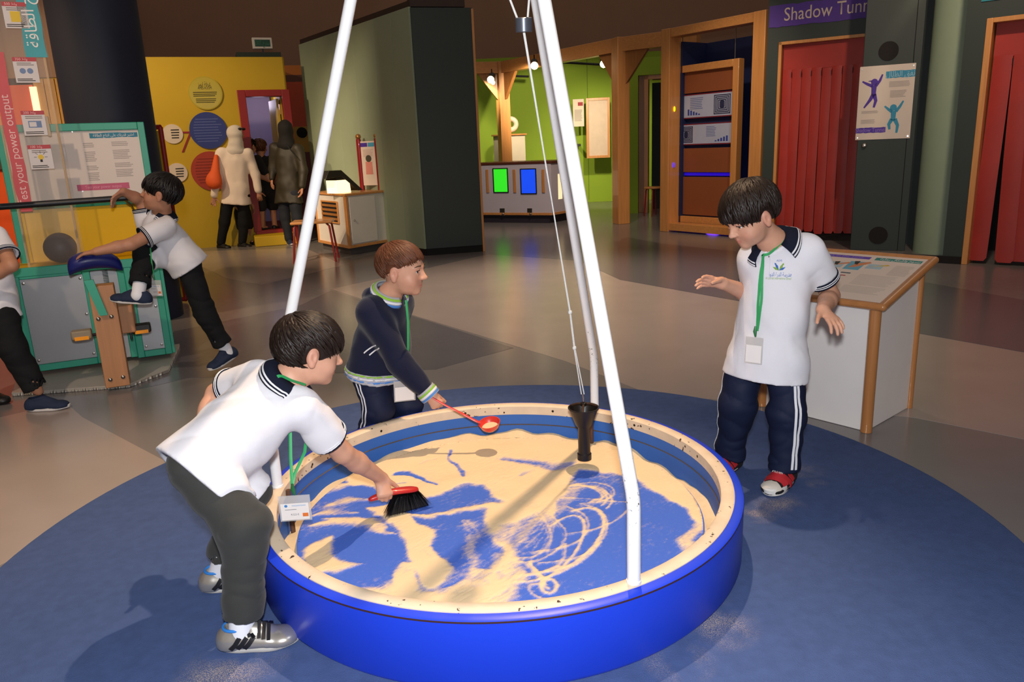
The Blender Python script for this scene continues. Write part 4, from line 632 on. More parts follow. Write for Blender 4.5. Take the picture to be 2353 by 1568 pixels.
# ------------------------------------------------------------------ sand field
K6 = 2.1009
def cp(x, y): p = P(600+x/K6, 880+y/K6, ZD); return p[:2]-PC
NG = 420; RD = .643; gs = np.linspace(-RD, RD, NG); GX, GY = np.meshgrid(gs, gs, indexing='ij'); S = np.zeros((NG, NG))
def vnoise(X, Y, sc, seed):
    r = np.random.RandomState(seed); T = r.rand(64, 64); x = X*sc; y = Y*sc; i = np.floor(x).astype(int); j = np.floor(y).astype(int); fx = x-i; fy = y-j; fx = fx*fx*(3-2*fx); fy = fy*fy*(3-2*fy); g = lambda a, b: T[a % 64, b % 64]
    return (g(i, j)*(1-fx)+g(i+1, j)*fx)*(1-fy)+(g(i, j+1)*(1-fx)+g(i+1, j+1)*fx)*fy
WX = GX+(vnoise(GX, GY, 9, 1)-.5)*.05+(vnoise(GX, GY, 30, 2)-.5)*.018; WY = GY+(vnoise(GX, GY, 9, 3)-.5)*.05+(vnoise(GX, GY, 30, 4)-.5)*.018
def smooth(a, b, x): t = np.clip((x-a)/(b-a), 0, 1); return t*t*(3-2*t)
def dist_line(pts, X, Y):
    D = np.full(X.shape, 9.); T = np.zeros(X.shape); n = len(pts)-1
    for i in range(n):
        a, b = pts[i], pts[i+1]; d = b-a; L2 = d@d+1e-12; t = np.clip(((X-a[0])*d[0]+(Y-a[1])*d[1])/L2, 0, 1); q = np.hypot(X-a[0]-t*d[0], Y-a[1]-t*d[1]); m = q < D; D = np.where(m, q, D); T = np.where(m, (i+t)/n, T)
    return D, T
def fill(pts, soft=.012, amt=1., warp=True):
    global S; q = [cp(*p) for p in pts]; X, Y = (WX, WY) if warp else (GX, GY); ins = np.zeros(X.shape, bool); n = len(q)
    for i in range(n):
        (x0, y0), (x1, y1) = q[i], q[(i+1) % n]; c = ((y0 > Y) != (y1 > Y)) & (X < (x1-x0)*(Y-y0)/(y1-y0+1e-12)+x0); ins ^= c
    D, _ = dist_line(q+[q[0]], X, Y); sd = np.where(ins, -D, D); m = smooth(soft, -soft, sd)*abs(amt); S = S*(1-m)+m*(1. if amt > 0 else 0.)
def spline(pts, n=10):
    p = [np.array(q, float) for q in pts]; p = [2*p[0]-p[1]]+p+[2*p[-1]-p[-2]]; o = []
    for i in range(1, len(p)-2):
        for k in range(n): t = k/n; o.append(.5*(2*p[i]+(p[i+1]-p[i-1])*t+(2*p[i-1]-5*p[i]+4*p[i+1]-p[i+2])*t*t+(3*p[i]-p[i-1]-3*p[i+1]+p[i+2])*t**3))
    return o+[p[-2]]
def stroke(pts, w, amt=1., soft=.5, warp=True, streak=0, fade=0):
    global S; q = [cp(*p) for p in spline(pts)]; X, Y = (WX, WY) if warp else (GX, GY); D, T = dist_line(q, X, Y); w = np.interp(T, np.linspace(0, 1, len(w)), w) if hasattr(w, '__len__') else w
    m = smooth(w*(1+soft), w*(1-soft), D)*abs(amt)
    if streak: m = m*np.clip(1-streak+2*streak*vnoise(D*120+7, T*3, 1., int(w.mean()*1000 if hasattr(w, 'mean') else 5)), 0, 1)
    if fade: m = m*np.clip((1-T)*fade, 0, 1)
    S = S*(1-m)+m*(1. if amt > 0 else 0.)
# broad sand
fill([(420, 430), (600, 330), (800, 290), (1200, 250), (1600, 270), (1850, 330), (2000, 420), (2110, 560), (2150, 680), (2080, 640), (2000, 580), (1900, 520), (1800, 470), (1700, 450), (1560, 420), (1450, 480), (1330, 560), (1250, 600), (1130, 540), (1050, 500), (900, 520), (820, 560), (700, 540), (600, 530), (540, 500), (440, 500)])
fill([(1560, 400), (1470, 440), (1300, 540), (1130, 580), (1080, 640), (1100, 720), (1140, 780), (1220, 820), (1200, 740), (1280, 650), (1400, 590), (1500, 500)], .02)
fill([(500, 600), (650, 590), (660, 650), (600, 690)], .012); fill([(230, 790), (340, 740), (360, 830), (470, 880), (380, 920), (230, 900)], .016)
fill([(560, 1000), (680, 980), (760, 1030), (900, 1010), (1080, 1000), (1090, 1100), (800, 1110), (600, 1070)], .03, .95); stroke([(460, 1020), (560, 1040), (700, 1070)], .02, .8, .9)
fill([(2090, 620), (2160, 640), (2140, 800), (2060, 830), (2040, 780), (2090, 720)], .02, .8)
# hazy sand at left
for i, (a, b_) in enumerate((((240, 640), (480, 640)), ((230, 690), (560, 690)), ((330, 600), (520, 560)), ((260, 570), (470, 480)), ((300, 660), (620, 720)), ((480, 680), (580, 700)))): stroke([a, ((a[0]+b_[0])/2, (a[1]+b_[1])/2-12), b_], (.006, .02, .005), .75, .9, True, .5)
stroke([(660, 660), (740, 730), (800, 820), (825, 900), (815, 985)], (.03, .045, .042, .04, .028), 1, .3); stroke([(640, 680), (700, 760), (760, 860)], .02, .6, .9, True, .6)
for x in (630, 660, 690, 715): stroke([(x+40, 880), (x+10, 940), (x, 1010)], .012, .8, .8, True, .4)
for x in (940, 975, 1010): stroke([(x+70, 900), (x+40, 960), (x-10, 1015)], .010, .7, .9, True, .5)
stroke([(1170, 850), (1120, 960), (1000, 1090)], .028, .85, .7, True, .4); stroke([(1240, 930), (1130, 1040), (1100, 1090)], .03, .8, .8, True, .4); stroke([(1000, 660), (1040, 720), (1040, 800), (990, 900)], .022, .45, .9, True, .7)
stroke([(800, 640), (950, 610), (1090, 590), (1180, 600)], (.008, .012, .018, .01), .8, .8, True, .4); stroke([(540, 650), (700, 650), (850, 640)], .008, .7, .8); stroke([(1100, 1075), (1220, 1040)], .02, .7, .8, True, .5)
# blue sweeps through the sand
stroke([(670, 445), (740, 460), (840, 492)], (.018, .016, .005), -1, .35); stroke([(885, 322), (930, 370), (985, 455)], .006, -.9, .5); stroke([(1150, 360), (1280, 380), (1400, 400), (1520, 390)], (.015, .03, .035, .02), -.75, .9, True, .3); stroke([(1560, 440), (1660, 450), (1770, 495)], (.012, .03, .02), -1, .4); stroke([(780, 400), (860, 370)], .008, -.5, .9)
stroke([(600, 500), (680, 490)], .005, -.7, .7); stroke([(850, 560), (980, 570), (1080, 535)], (.02, .035, .02), -.95, .4, True, .3); stroke([(940, 515), (1030, 500)], .008, -.8, .6); stroke([(480, 560), (430, 620), (300, 610)], .02, -.5, .9, True, .4); stroke([(820, 800), (840, 870)], .004, -.4, .7); stroke([(1960, 400), (2080, 520)], .004, -.5, .6); stroke([(1620, 300), (1830, 330)], .004, -.4, .6)
stroke([(1190, 700), (1160, 750), (1240, 760)], .02, -.5, .9); stroke([(1260, 460), (1320, 430)], .01, -.5, .9)
# pendulum traces
def loop(cx, cy, rx, ry, rot, a0, a1, w=.0042, amt=.8):
    pts = []
    for k in range(26): t = math.radians(a0+(a1-a0)*k/25); x, y = rx*math.cos(t), ry*math.sin(t); c, s = math.cos(math.radians(rot)), math.sin(math.radians(rot)); pts.append((cx+x*c-y*s, cy+x*s+y*c))
    stroke(pts[::3]+[pts[-1]], w, amt, .75, False)
for i in range(3): loop(1560-i*10, 560-i*8, 135-i*14, 62-i*8, 6, 160, 395, .004, .75)
for pts_ in ([(1440, 560), (1560, 560), (1700, 575), (1790, 585), (1720, 660), (1600, 710), (1480, 730)], [(1560, 590), (1640, 620), (1670, 690), (1640, 770), (1560, 830), (1460, 860), (1340, 872)], [(1480, 600), (1560, 640), (1580, 700), (1540, 760), (1440, 800), (1300, 820)], [(1480, 500), (1600, 482), (1690, 505), (1700, 545), (1640, 575), (1540, 585)], [(1490, 515), (1600, 500), (1660, 520), (1660, 550), (1590, 575)], [(1470, 780), (1460, 850), (1400, 900), (1280, 930)], [(1400, 640), (1470, 720), (1440, 800), (1330, 860), (1230, 870)], [(1340, 620), (1400, 740), (1340, 830), (1230, 850)]): stroke(pts_, .0042, .62, .8, False); stroke([(x-14, y+9) for x, y in pts_], .003, .3, .9, False)
loop(1480, 760, 205, 110, -38, -60, 150, .005, .9); loop(1420, 800, 190, 90, -50, -70, 140, .005, .85); loop(1400, 850, 240, 80, -22, 0, 150, .005, .8); loop(1390, 985, 38, 34, 0, 0, 360, .006, .85); loop(1350, 1010, 60, 30, 20, 60, 300, .005, .6)
for k in range(11): a = math.radians(95+k*9); stroke([(1420, 560), (1420+math.cos(a)*110, 560+abs(math.sin(a))*120+40), (1400+math.cos(a)*230, 600+abs(math.sin(a))*230)], .0036, .35, .9, False)
stroke([(1310, 860), (1350, 920), (1390, 985)], .006, .9, .6); stroke([(1240, 935), (1330, 925), (1440, 890)], .006, .9, .7, False); stroke([(1190, 830), (1300, 880), (1360, 960)], .007, .6, .9, True, .4); stroke([(1200, 800), (1230, 900), (1270, 960)], .018, .6, .9, True, .5); stroke([(1540, 500), (1460, 560), (1300, 700), (1220, 800)], .03, .5, .9, True, .5)
def blur(A, n):
    for _ in range(n): A = (A+np.roll(A, 1, 0)+np.roll(A, -1, 0)+np.roll(A, 1, 1)+np.roll(A, -1, 1))/5
    return A
haze = vnoise(GX*1.0+GY*.5, GY*2.5-GX*.6, 8, 14)*vnoise(GX, GY, 5, 15); S = np.clip(.55*S+.45*blur(S, 14)+.45*(haze-.25)+(vnoise(GX+GY, (GY-GX)*3, 40, 8)-.5)*.30, 0, 1)
def sand_mat():
    m = bpy.data.materials.new('sand_over_blue_board'); m.use_nodes = True; nt = m.node_tree; N = nt.nodes; L = nt.links; b = N['Principled BSDF']; b.inputs['Roughness'].default_value = .75; b.inputs['Specular IOR Level'].default_value = .2
    at = N.new('ShaderNodeAttribute'); at.attribute_name = 'sand'; tc = N.new('ShaderNodeTexCoord'); n1 = N.new('ShaderNodeTexNoise'); n1.inputs['Scale'].default_value = 700; n1.inputs['Detail'].default_value = 2; L.new(tc.outputs['Object'], n1.inputs[0])
    n2 = N.new('ShaderNodeTexNoise'); n2.inputs['Scale'].default_value = 90; n2.inputs['Detail'].default_value = 3; L.new(tc.outputs['Object'], n2.inputs[0])
    a = N.new('ShaderNodeMath'); a.operation = 'MULTIPLY_ADD'; a.inputs[1].default_value = .9; L.new(n1.outputs[0], a.inputs[0]); k = N.new('ShaderNodeMath'); k.operation = 'MULTIPLY_ADD'; k.inputs[1].default_value = .4; k.inputs[2].default_value = -.65; L.new(n2.outputs[0], k.inputs[0]); L.new(k.outputs[0], a.inputs[2])
    s = N.new('ShaderNodeMath'); L.new(at.outputs['Fac'], s.inputs[0]); L.new(a.outputs[0], s.inputs[1]); g = N.new('ShaderNodeMapRange'); g.inputs[1].default_value = .12; g.inputs[2].default_value = .78; L.new(s.outputs[0], g.inputs[0])
    x = N.new('ShaderNodeMix'); x.data_type = 'RGBA'; L.new(g.outputs[0], x.inputs[0]); x.inputs[6].default_value = (*lin('4469c8'), 1); x.inputs[7].default_value = (*lin('e6cba2'), 1); L.new(x.outputs[2], b.inputs['Base Color'])
    bp = N.new('ShaderNodeBump'); bp.inputs['Strength'].default_value = .35; bp.inputs['Distance'].default_value = .003; L.new(a.outputs[0], bp.inputs['Height']); L.new(bp.outputs[0], b.inputs['Normal']); return m
M_sand = sand_mat(); RRg = np.hypot(GX, GY); back = smooth(-.2, .64, GY)
Zs = ZD+S*.004+S*(vnoise(GX, GY, 12, 5)-.5)*.004
edge = (RRg > RD-.0068) & (RRg < RD-.002); kk = np.where(edge, (RD-.0012)/np.maximum(RRg, 1e-6), 1.); ids = np.arange(NG*NG).reshape(NG, NG); inq = (RRg < RD-.002); qm = inq[:-1, :-1] & inq[1:, :-1] & inq[1:, 1:] & inq[:-1, 1:]; Sq = (S[:-1, :-1]+S[1:, 1:]+S[1:, :-1]+S[:-1, 1:])/4
def gridobj(name, mask, parent):
    q = np.stack([ids[:-1, :-1], ids[1:, :-1], ids[1:, 1:], ids[:-1, 1:]], -1)[mask]; used, inv = np.unique(q, return_inverse=True); v = np.stack([(GX*kk).ravel()+PC[0], (GY*kk).ravel()+PC[1], Zs.ravel()], -1)[used]
    me = bpy.data.meshes.new(name); me.from_pydata(v.tolist(), [], inv.reshape(-1, 4).tolist()); at = me.attributes.new('sand', 'FLOAT', 'POINT'); at.data.foreach_set('value', S.ravel()[used].astype(np.float32)); return obj(name, me, M_sand, parent, sharp=0)
MB().lathe([(0, .03), (.647, .03), (.647, ZD-.002), (.643, ZD), (0, ZD-.0015)], C3, 128).build('board', mat('board_blue', '4469c8', .6, var=.03), pit)
gridobj('board_surface', qm & (Sq <= .40), pit)
sd = gridobj('sand', qm & (Sq > .40), None); sd['kind'] = 'stuff'; tag(sd, 'pale sand swept into streaks and loops on the blue board', 'sand')
# sand in the trough around the board
TN, RN = 200, 8; V = []; 
for i in range(TN):
    t = 2*math.pi*i/TN; bk = max(0, math.sin(t))**1.5
    for j in range(RN+1):
        r = .6475+(.6965-.6475)*j/RN; nz = float(vnoise(np.array(math.cos(t)*.7+3), np.array(math.sin(t)*.7+3), 14, 11))-.5; V.append((PC[0]+r*math.cos(t), PC[1]+r*math.sin(t), .058+.030*bk+.022*nz*(.4+j/RN)+.012*bk*(j/RN)))
me = bpy.data.meshes.new('trough_sand'); me.from_pydata(V, [], [(i*(RN+1)+j, i*(RN+1)+j+1, ((i+1) % TN)*(RN+1)+j+1, ((i+1) % TN)*(RN+1)+j) for i in range(TN) for j in range(RN)])
ts_ = obj('trough_sand', me, mat('sand_plain', 'dcc29a', .85, var=.05, vscale=60, bump=.3, bscale=500, spec=.2), None, sharp=0); ts_['kind'] = 'stuff'; tag(ts_, 'loose sand lying in the trough between board and blue wall', 'sand')
# ------------------------------------------------------------------ pendulum
pn = thing('pendulum', 'hanging pendulum with grey weight, white cord and black sand funnel', 'pendulum', PY(1342, 1055, 2.62)); M_cord = mat('cord_white', 'd8d8d4', .6, var=.08, vscale=200); M_fun = mat('funnel_black', '17110e', .4, var=.05)
w0 = PY(1203, 40, 2.33); w1 = PY(1204, 74, 2.335); F0 = PY(1339, 906, 2.60)
for s_, px in ((-1, 1190), (1, 1212)): MB().tube([PY(px, 46, 2.33), (*(PC+dx*.27*s_), 2.61)], .0032, 8).build('cord', M_cord, pn)
d_ = w1-w0; MB().lathe([(0, 0), (.022, 0), (.0245, .002), (.0245, np.linalg.norm(d_)-.002), (.022, np.linalg.norm(d_)), (0, np.linalg.norm(d_))], w0, 28, d_).build('weight', mat('weight_grey', '5a5e68', .35, .5), pn)
side = np.array([.0038, 0, 0])
for s_ in (-1, 1): MB().tube([w1-side*s_*.4, PY(1310, 718, 2.53)+side*s_*.3, PY(1320, 800, 2.56)+side*s_*.4, F0+side*s_*1.3], .0022, 6).build('cord', M_cord, pn)
for px, py, Y in ((1310, 718, 2.53), (1320, 800, 2.56)): MB().sphere(PY(px, py, Y), (.007, .006, .008), 10, 6).build('knot', M_cord, pn)
fa = np.array([.0, .0, -1.]); ft = PY(1340, 938, 2.60); fb = PY(1343, 1055, 2.60); hh = (ft-fb)[2]
MB().lathe([(.026, 0), (.026, .022), (.0225, .026), (.0215, hh*.62), (.030, hh*.68), (.054, hh), (.0565, hh), (.0565, hh+.003), (.052, hh+.003), (.027, hh*.68), (.018, hh*.6), (.018, .004), (.0, .004)], fb, 40).build('funnel', M_fun, pn)
for a in (20, 140, 260): a = math.radians(a); c = fb+np.array([0, 0, hh]); MB().tube([c+np.array([math.cos(a)*.054, math.sin(a)*.054, 0]), c+np.array([math.cos(a)*.025, math.sin(a)*.025, .012]), c+np.array([0, 0, .016])], .0045, 8).build('funnel_strap', mat('strap_brown', '3a2416', .5), pn)
c = fb+np.array([0, 0, hh+.016]); MB().lathe([(0, -.004), (.011, -.004), (.011, .004), (.006, .007), (0, .007)], c, 16).build('hub', M_fun, pn); MB().tube([c+np.array([0, 0, .005]), c+np.array([0, 0, .02]), F0], .003, 8).build('hook', mat('chrome', 'c0b8ac', .2, 1.), pn)
# ================================================================== SURFACE SCULPTING (distance fields -> mesh)
def unit(v): v = np.array(v, float); return v/(np.linalg.norm(v)+1e-12)
class Field:
    def __init__(s, lo, hi, h):
        s.lo = np.array(lo, float); s.h = h; s.n = np.ceil((np.array(hi)-s.lo)/h).astype(int)+1; s.D = np.full(s.n, .5, np.float32); s.ax = [(s.lo[i]+h*np.arange(s.n[i])).astype(np.float32) for i in range(3)]
    def put(s, prim, k=.0, op='u'):
        fn, lo, hi = prim; m = max(k, 0)*1.0+3*s.h; a = np.maximum(np.floor((np.array(lo)-m-s.lo)/s.h).astype(int), 0); b = np.minimum(np.ceil((np.array(hi)+m-s.lo)/s.h).astype(int)+1, s.n)
        if np.any(b <= a): return
        sl = tuple(slice(a[i], b[i]) for i in range(3)); X = s.ax[0][sl[0]][:, None, None]; Y = s.ax[1][sl[1]][None, :, None]; Z = s.ax[2][sl[2]][None, None, :]; d = fn(X, Y, Z).astype(np.float32); D = s.D[sl]
        if op == 'u':
            if k > 0: h = np.clip(.5+.5*(D-d)/k, 0, 1); s.D[sl] = D*(1-h)+d*h-k*h*(1-h)
            else: s.D[sl] = np.minimum(D, d)
        elif op == 's':
            if k > 0: h = np.clip(.5-.5*(D+d)/k, 0, 1); s.D[sl] = D*(1-h)-d*h+k*h*(1-h)
            else: s.D[sl] = np.maximum(D, -d)
    def wrinkle(s, amp, M, seed, band=.03, ridge=False):
        idx = np.argwhere(np.abs(s.D) < band); p = (s.lo+idx*s.h)@np.array(M).T; v = (n3(p, seed)-.5)*2; s.D[tuple(idx.T)] += amp*(1-2*np.sqrt(np.abs(v)+.004)) if ridge else amp*v
    def val(s, p):
        q = (np.atleast_2d(p)-s.lo)/s.h; i = np.clip(np.floor(q).astype(int), 0, s.n-2); f = np.clip(q-i, 0, 1); r = 0
        for a in (0, 1):
            for b in (0, 1):
                for c in (0, 1): r = r+s.D[i[:, 0]+a, i[:, 1]+b, i[:, 2]+c]*np.abs(1-a-f[:, 0])*np.abs(1-b-f[:, 1])*np.abs(1-c-f[:, 2])
        return r
    def grad(s, p):
        p = np.atleast_2d(p); e = s.h; g = np.stack([s.val(p+np.eye(3)[i]*e)-s.val(p-np.eye(3)[i]*e) for i in range(3)], -1); return g/(np.linalg.norm(g, axis=1, keepdims=True)+1e-9)
    def snap(s, p, off=0., it=8):
        p = np.array(np.atleast_2d(p), float)
        for _ in range(it): p = p-np.clip(s.val(p)-off, -.02, .02)[:, None]*s.grad(p)*.9
        return p
    def mesh(s, it=1):
        D = s.D; I = D < 0; n = s.n; c = [(a, b, d) for a in (0, 1) for b in (0, 1) for d in (0, 1)]
        sub = lambda A, q: A[q[0]:n[0]-1+q[0], q[1]:n[1]-1+q[1], q[2]:n[2]-1+q[2]]
        al = sub(I, c[0]).copy(); an = al.copy()
        for q in c[1:]: t = sub(I, q); al &= t; an |= t
        act = an & ~al; cells = np.argwhere(act); ids = np.full(np.array(n)-1, -1, np.int32); ids[act] = np.arange(len(cells)); vs = [D[tuple((cells+q).T)] for q in map(np.array, c)]; pos = np.zeros((len(cells), 3)); cnt = np.zeros(len(cells))
        for a in range(8):
            for b in range(a+1, 8):
                qa, qb = np.array(c[a]), np.array(c[b])
                if np.abs(qa-qb).sum() != 1: continue
                m = (vs[a] < 0) != (vs[b] < 0); t = vs[a]/(vs[a]-vs[b]+1e-12); p = qa+(qb-qa)*t[:, None]; pos[m] += p[m]; cnt[m] += 1
        V = s.lo+(cells+pos/np.maximum(cnt, 1)[:, None])*s.h; Q = []
        for ax in range(3):
            u, v = [(1, 2), (2, 0), (0, 1)][ax]; A = I; sl0 = [slice(1, n[i]-1) for i in range(3)]; sl0[ax] = slice(0, n[ax]-1); sl1 = list(sl0); sl1[ax] = slice(1, n[ax]); a = A[tuple(sl0)]; b = A[tuple(sl1)]; off = np.array([1, 1, 1]); off[ax] = 0
            e = np.argwhere(a != b)+off; fl = a[tuple((e-off).T)]; eu = np.zeros(3, int); ev = np.zeros(3, int); eu[u] = 1; ev[v] = 1
            q = np.stack([ids[tuple((e-eu-ev).T)], ids[tuple((e-ev).T)], ids[tuple(e.T)], ids[tuple((e-eu).T)]], -1); q[~fl] = q[~fl][:, ::-1]; Q.append(q)
        Q = np.concatenate(Q); Q = Q[(Q >= 0).all(1)]
        for _ in range(it):
            acc = np.zeros_like(V); w = np.zeros(len(V))
            for k in range(4): np.add.at(acc, Q[:, k], V[Q[:, (k+1) % 4]]+V[Q[:, (k+3) % 4]]); np.add.at(w, Q[:, k], 2)
            V = V*.5+.5*acc/np.maximum(w, 1)[:, None]
        return V, Q
def n3(p, seed):
    T = np.random.RandomState(seed).rand(32, 32, 32).astype(np.float32); i = np.floor(p).astype(int); f = p-i; f = f*f*(3-2*f); r = 0
    for a in (0, 1):
        for b in (0, 1):
            for c in (0, 1): r = r+T[(i[:, 0]+a) % 32, (i[:, 1]+b) % 32, (i[:, 2]+c) % 32]*np.abs(1-a-f[:, 0])*np.abs(1-b-f[:, 1])*np.abs(1-c-f[:, 2])
    return r
def rc(a, b, ra, rb, cuts=()):             # tapered limb
    a = np.array(a, float); b = np.array(b, float); ab = b-a; L2 = ab@ab+1e-12
    def fn(X, Y, Z):
        x, y, z = X-a[0], Y-a[1], Z-a[2]; t = np.clip((x*ab[0]+y*ab[1]+z*ab[2])/L2, 0, 1); d = np.sqrt((x-t*ab[0])**2+(y-t*ab[1])**2+(z-t*ab[2])**2)-(ra+(rb-ra)*t)
        for p, n in cuts: d = np.maximum(d, (X-p[0])*n[0]+(Y-p[1])*n[1]+(Z-p[2])*n[2])
        return d
    r = max(ra, rb); return fn, np.minimum(a, b)-r, np.maximum(a, b)+r
def el(c, r, R=None):                      # ellipsoid
    c = np.array(c, float); r = np.array(r if hasattr(r, '__len__') else [r]*3, float); R = np.eye(3) if R is None else np.array(R)
    def fn(X, Y, Z):
        x, y, z = X-c[0], Y-c[1], Z-c[2]; q = [(x*R[0, i]+y*R[1, i]+z*R[2, i])/r[i] for i in range(3)]; k0 = np.sqrt(q[0]**2+q[1]**2+q[2]**2)+1e-9; k1 = np.sqrt((q[0]/r[0])**2+(q[1]/r[1])**2+(q[2]/r[2])**2)+1e-9; return k0*(k0-1)/k1
    m = r.max(); return fn, c-m, c+m
def ec(a, b, ra, rb, U, cuts=()):          # tapered limb with an oval section (U: direction of the first radius)
    a = np.array(a, float); b = np.array(b, float); ab = b-a; L2 = ab@ab+1e-12; w = unit(ab); U = np.array(U, float); U = unit(U-w*(U@w)); V = np.cross(w, U)
    def fn(X, Y, Z):
        x, y, z = X-a[0], Y-a[1], Z-a[2]; t = np.clip((x*ab[0]+y*ab[1]+z*ab[2])/L2, 0, 1); x = x-t*ab[0]; y = y-t*ab[1]; z = z-t*ab[2]; ru = ra[0]+(rb[0]-ra[0])*t; rv = ra[1]+(rb[1]-ra[1])*t; mn = np.minimum(ru, rv)
        q = np.sqrt(((x*U[0]+y*U[1]+z*U[2])/ru)**2+((x*V[0]+y*V[1]+z*V[2])/rv)**2+((x*w[0]+y*w[1]+z*w[2])/mn)**2); d = (q-1)*mn
        for p, n in cuts: d = np.maximum(d, (X-p[0])*n[0]+(Y-p[1])*n[1]+(Z-p[2])*n[2])
        return d
    r = max(*ra, *rb); return fn, np.minimum(a, b)-r, np.maximum(a, b)+r
def field(prims, h, pad=.02):
    lo = np.min([p[0][1] for p in prims if p[2] == 'u'], 0)-pad; hi = np.max([p[0][2] for p in prims if p[2] == 'u'], 0)+pad; f = Field(lo, hi, h)
    for p, k, op in prims: f.put(p, k, op)
    return f
def merge(name, parts, mats, parent=None, sharp=0):       # several vertex/face sets with materials -> one mesh object
    V = []; F = []; MI = []; o = 0
    for v, f, m in parts: V += np.asarray(v).tolist(); F += [tuple(int(i)+o for i in q) for q in f]; MI += [m]*len(f); o += len(v)
    me = bpy.data.meshes.new(name); me.from_pydata(V, [], F); me.polygons.foreach_set('material_index', MI); return obj(name, me, mats, parent, sharp=sharp)
def fobj(name, f, m, parent, it=1): v, q = f.mesh(it); return merge(name, [(v, q, 0)], [m], parent)
# ------------------------------------------------------------------ skin, hair, cloth
def skin_mat(name, col, lip):
    m = mat(name, col, .5, var=.05, vscale=40, spec=.35); b = m.node_tree.nodes['Principled BSDF']; N = m.node_tree.nodes; L = m.node_tree.links; b.inputs['Subsurface Weight'].default_value = .12; b.inputs['Subsurface Radius'].default_value = (.012, .005, .003); b.inputs['Subsurface Scale'].default_value = .6
    at = N.new('ShaderNodeAttribute'); at.attribute_name = 'blush'; x = N.new('ShaderNodeMix'); x.data_type = 'RGBA'; base = b.inputs['Base Color'].links[0].from_socket; L.new(at.outputs['Fac'], x.inputs[0]); L.new(base, x.inputs[6]); x.inputs[7].default_value = (*lin(lip), 1); L.new(x.outputs[2], b.inputs['Base Color']); return m
M_skin = skin_mat('skin_warm', 'c8967c', 'b06458'); M_skind = skin_mat('skin_tan', 'b07c60', '94584a')
def hair_mat(name, col):
    return mat(name, col, .48, var=.25, vscale=30, spec=.35)
M_hairk = hair_mat('hair_dark_brown', '1e130d'); M_hairb = hair_mat('hair_brown', '5a3420'); M_hairbk = hair_mat('hair_black', '120c0a')
M_eyew = mat('eye_white', 'd8d0cc', .25, var=0); M_iris = mat('eye_iris', '1a0f0a', .15, var=0, coat=.5); M_brow = mat('eyebrow', '2a1a12', .8, var=0)
M_polo = mat('polo_white', 'd9d7dc', .9, var=.015, bump=.25, bscale=700, spec=.15, sheen=.2); M_nvy = mat('knit_navy', '161a2a', .9, var=.04, bump=.2, bscale=600, spec=.15); M_strw = mat('knit_white', 'dcdce0', .9, var=.02); M_track = mat('track_navy', '121a34', .7, var=.05, vscale=20, spec=.25); M_jack = mat('jacket_navy', '161a30', .9, var=.05, vscale=20, bump=.2, bscale=500, spec=.15, sheen=.15); M_greyt = mat('trouser_charcoal', '363634', .85, var=.05, vscale=20, bump=.2, bscale=500, spec=.2, sheen=.1); M_bkt = mat('trouser_black', '17181a', .85, var=.05, vscale=20, bump=.2, bscale=500, spec=.2); M_sock = mat('sock_white', 'e0e0e6', .9, var=.02); M_lan = mat('lanyard_green', '2f9a58', .5, var=.05); M_knlb = mat('knit_blue', '4a80c8', .9, var=.03); M_knlg = mat('knit_lime', '86b83a', .9, var=.03); M_kngr = mat('knit_grey', 'a8a8b0', .9, var=.03)
def frame(F, U):                           # head / shoe axes: columns right, forward, up
    F = unit(F); U = np.array(U, float); U = unit(U-F*(U@F)); return np.stack([np.cross(F, U), F, U], -1)
def head_prims(c, R, H, neck, face=True, nr=.20):
    T = lambda x, y, z: c+R@(np.array([x, y, z])*H); E = lambda p, r: el(T(*p), np.array(r)*H, R); C = lambda a, b, ra, rb: rc(T(*a), T(*b), ra*H, rb*H); k = H
    pr = [(E((0, -.06, .12), (.375, .445, .385)), 0, 'u'), (E((0, .10, -.14), (.305, .30, .34)), .12*k, 'u'), (E((0, .12, -.32), (.235, .24, .16)), .08*k, 'u'), (E((0, .28, -.415), (.09, .085, .075)), .08*k, 'u'), (rc(T(0, -.10, -.28), neck, nr*H, nr*1.12*H), .08*k, 'u')]
    for s in (-1, 1): pr.append((E((s*.17, .22, -.19), (.13, .13, .12)), .08*k, 'u'))
    if face:
        pr.append((E((0, .33, .07), (.25, .07, .05)), .06*k, 'u'))
        for s in (-1, 1): pr.append((E((s*.145, .42, -.005), (.095, .075, .055)), .05*k, 's'))
        pr += [(C((0, .36, .03), (0, .455, -.12), .034, .045), .05*k, 'u'), (E((0, .462, -.13), (.052, .05, .042)), .02*k, 'u')]
        for s in (-1, 1): pr += [(E((s*.05, .42, -.145), (.036, .045, .032)), .02*k, 'u'), (C((s*.08, .345, .025), (s*.145, .372, .042), .018, .022), .012*k, 'u'), (C((s*.145, .372, .042), (s*.215, .325, .018), .022, .016), .012*k, 'u'), (C((s*.085, .345, -.03), (s*.145, .36, -.042), .016, .018), .012*k, 'u'), (C((s*.145, .36, -.042), (s*.21, .32, -.02), .018, .014), .012*k, 'u')]
        for s in (-1, 1): pr += [(C((0, .388, -.262), (s*.085, .34, -.268), .020, .012), .012*k, 'u'), (C((0, .382, -.306), (s*.08, .34, -.276), .026, .012), .012*k, 'u')]
    for s in (-1, 1): pr += [(E((s*.365, -.05, -.06), (.05, .085, .135)), .02*k, 'u'), (E((s*.425, -.03, -.05), (.04, .045, .075)), .01*k, 's'), (E((s*.375, -.04, -.17), (.035, .05, .05)), .02*k, 'u')]
    return pr
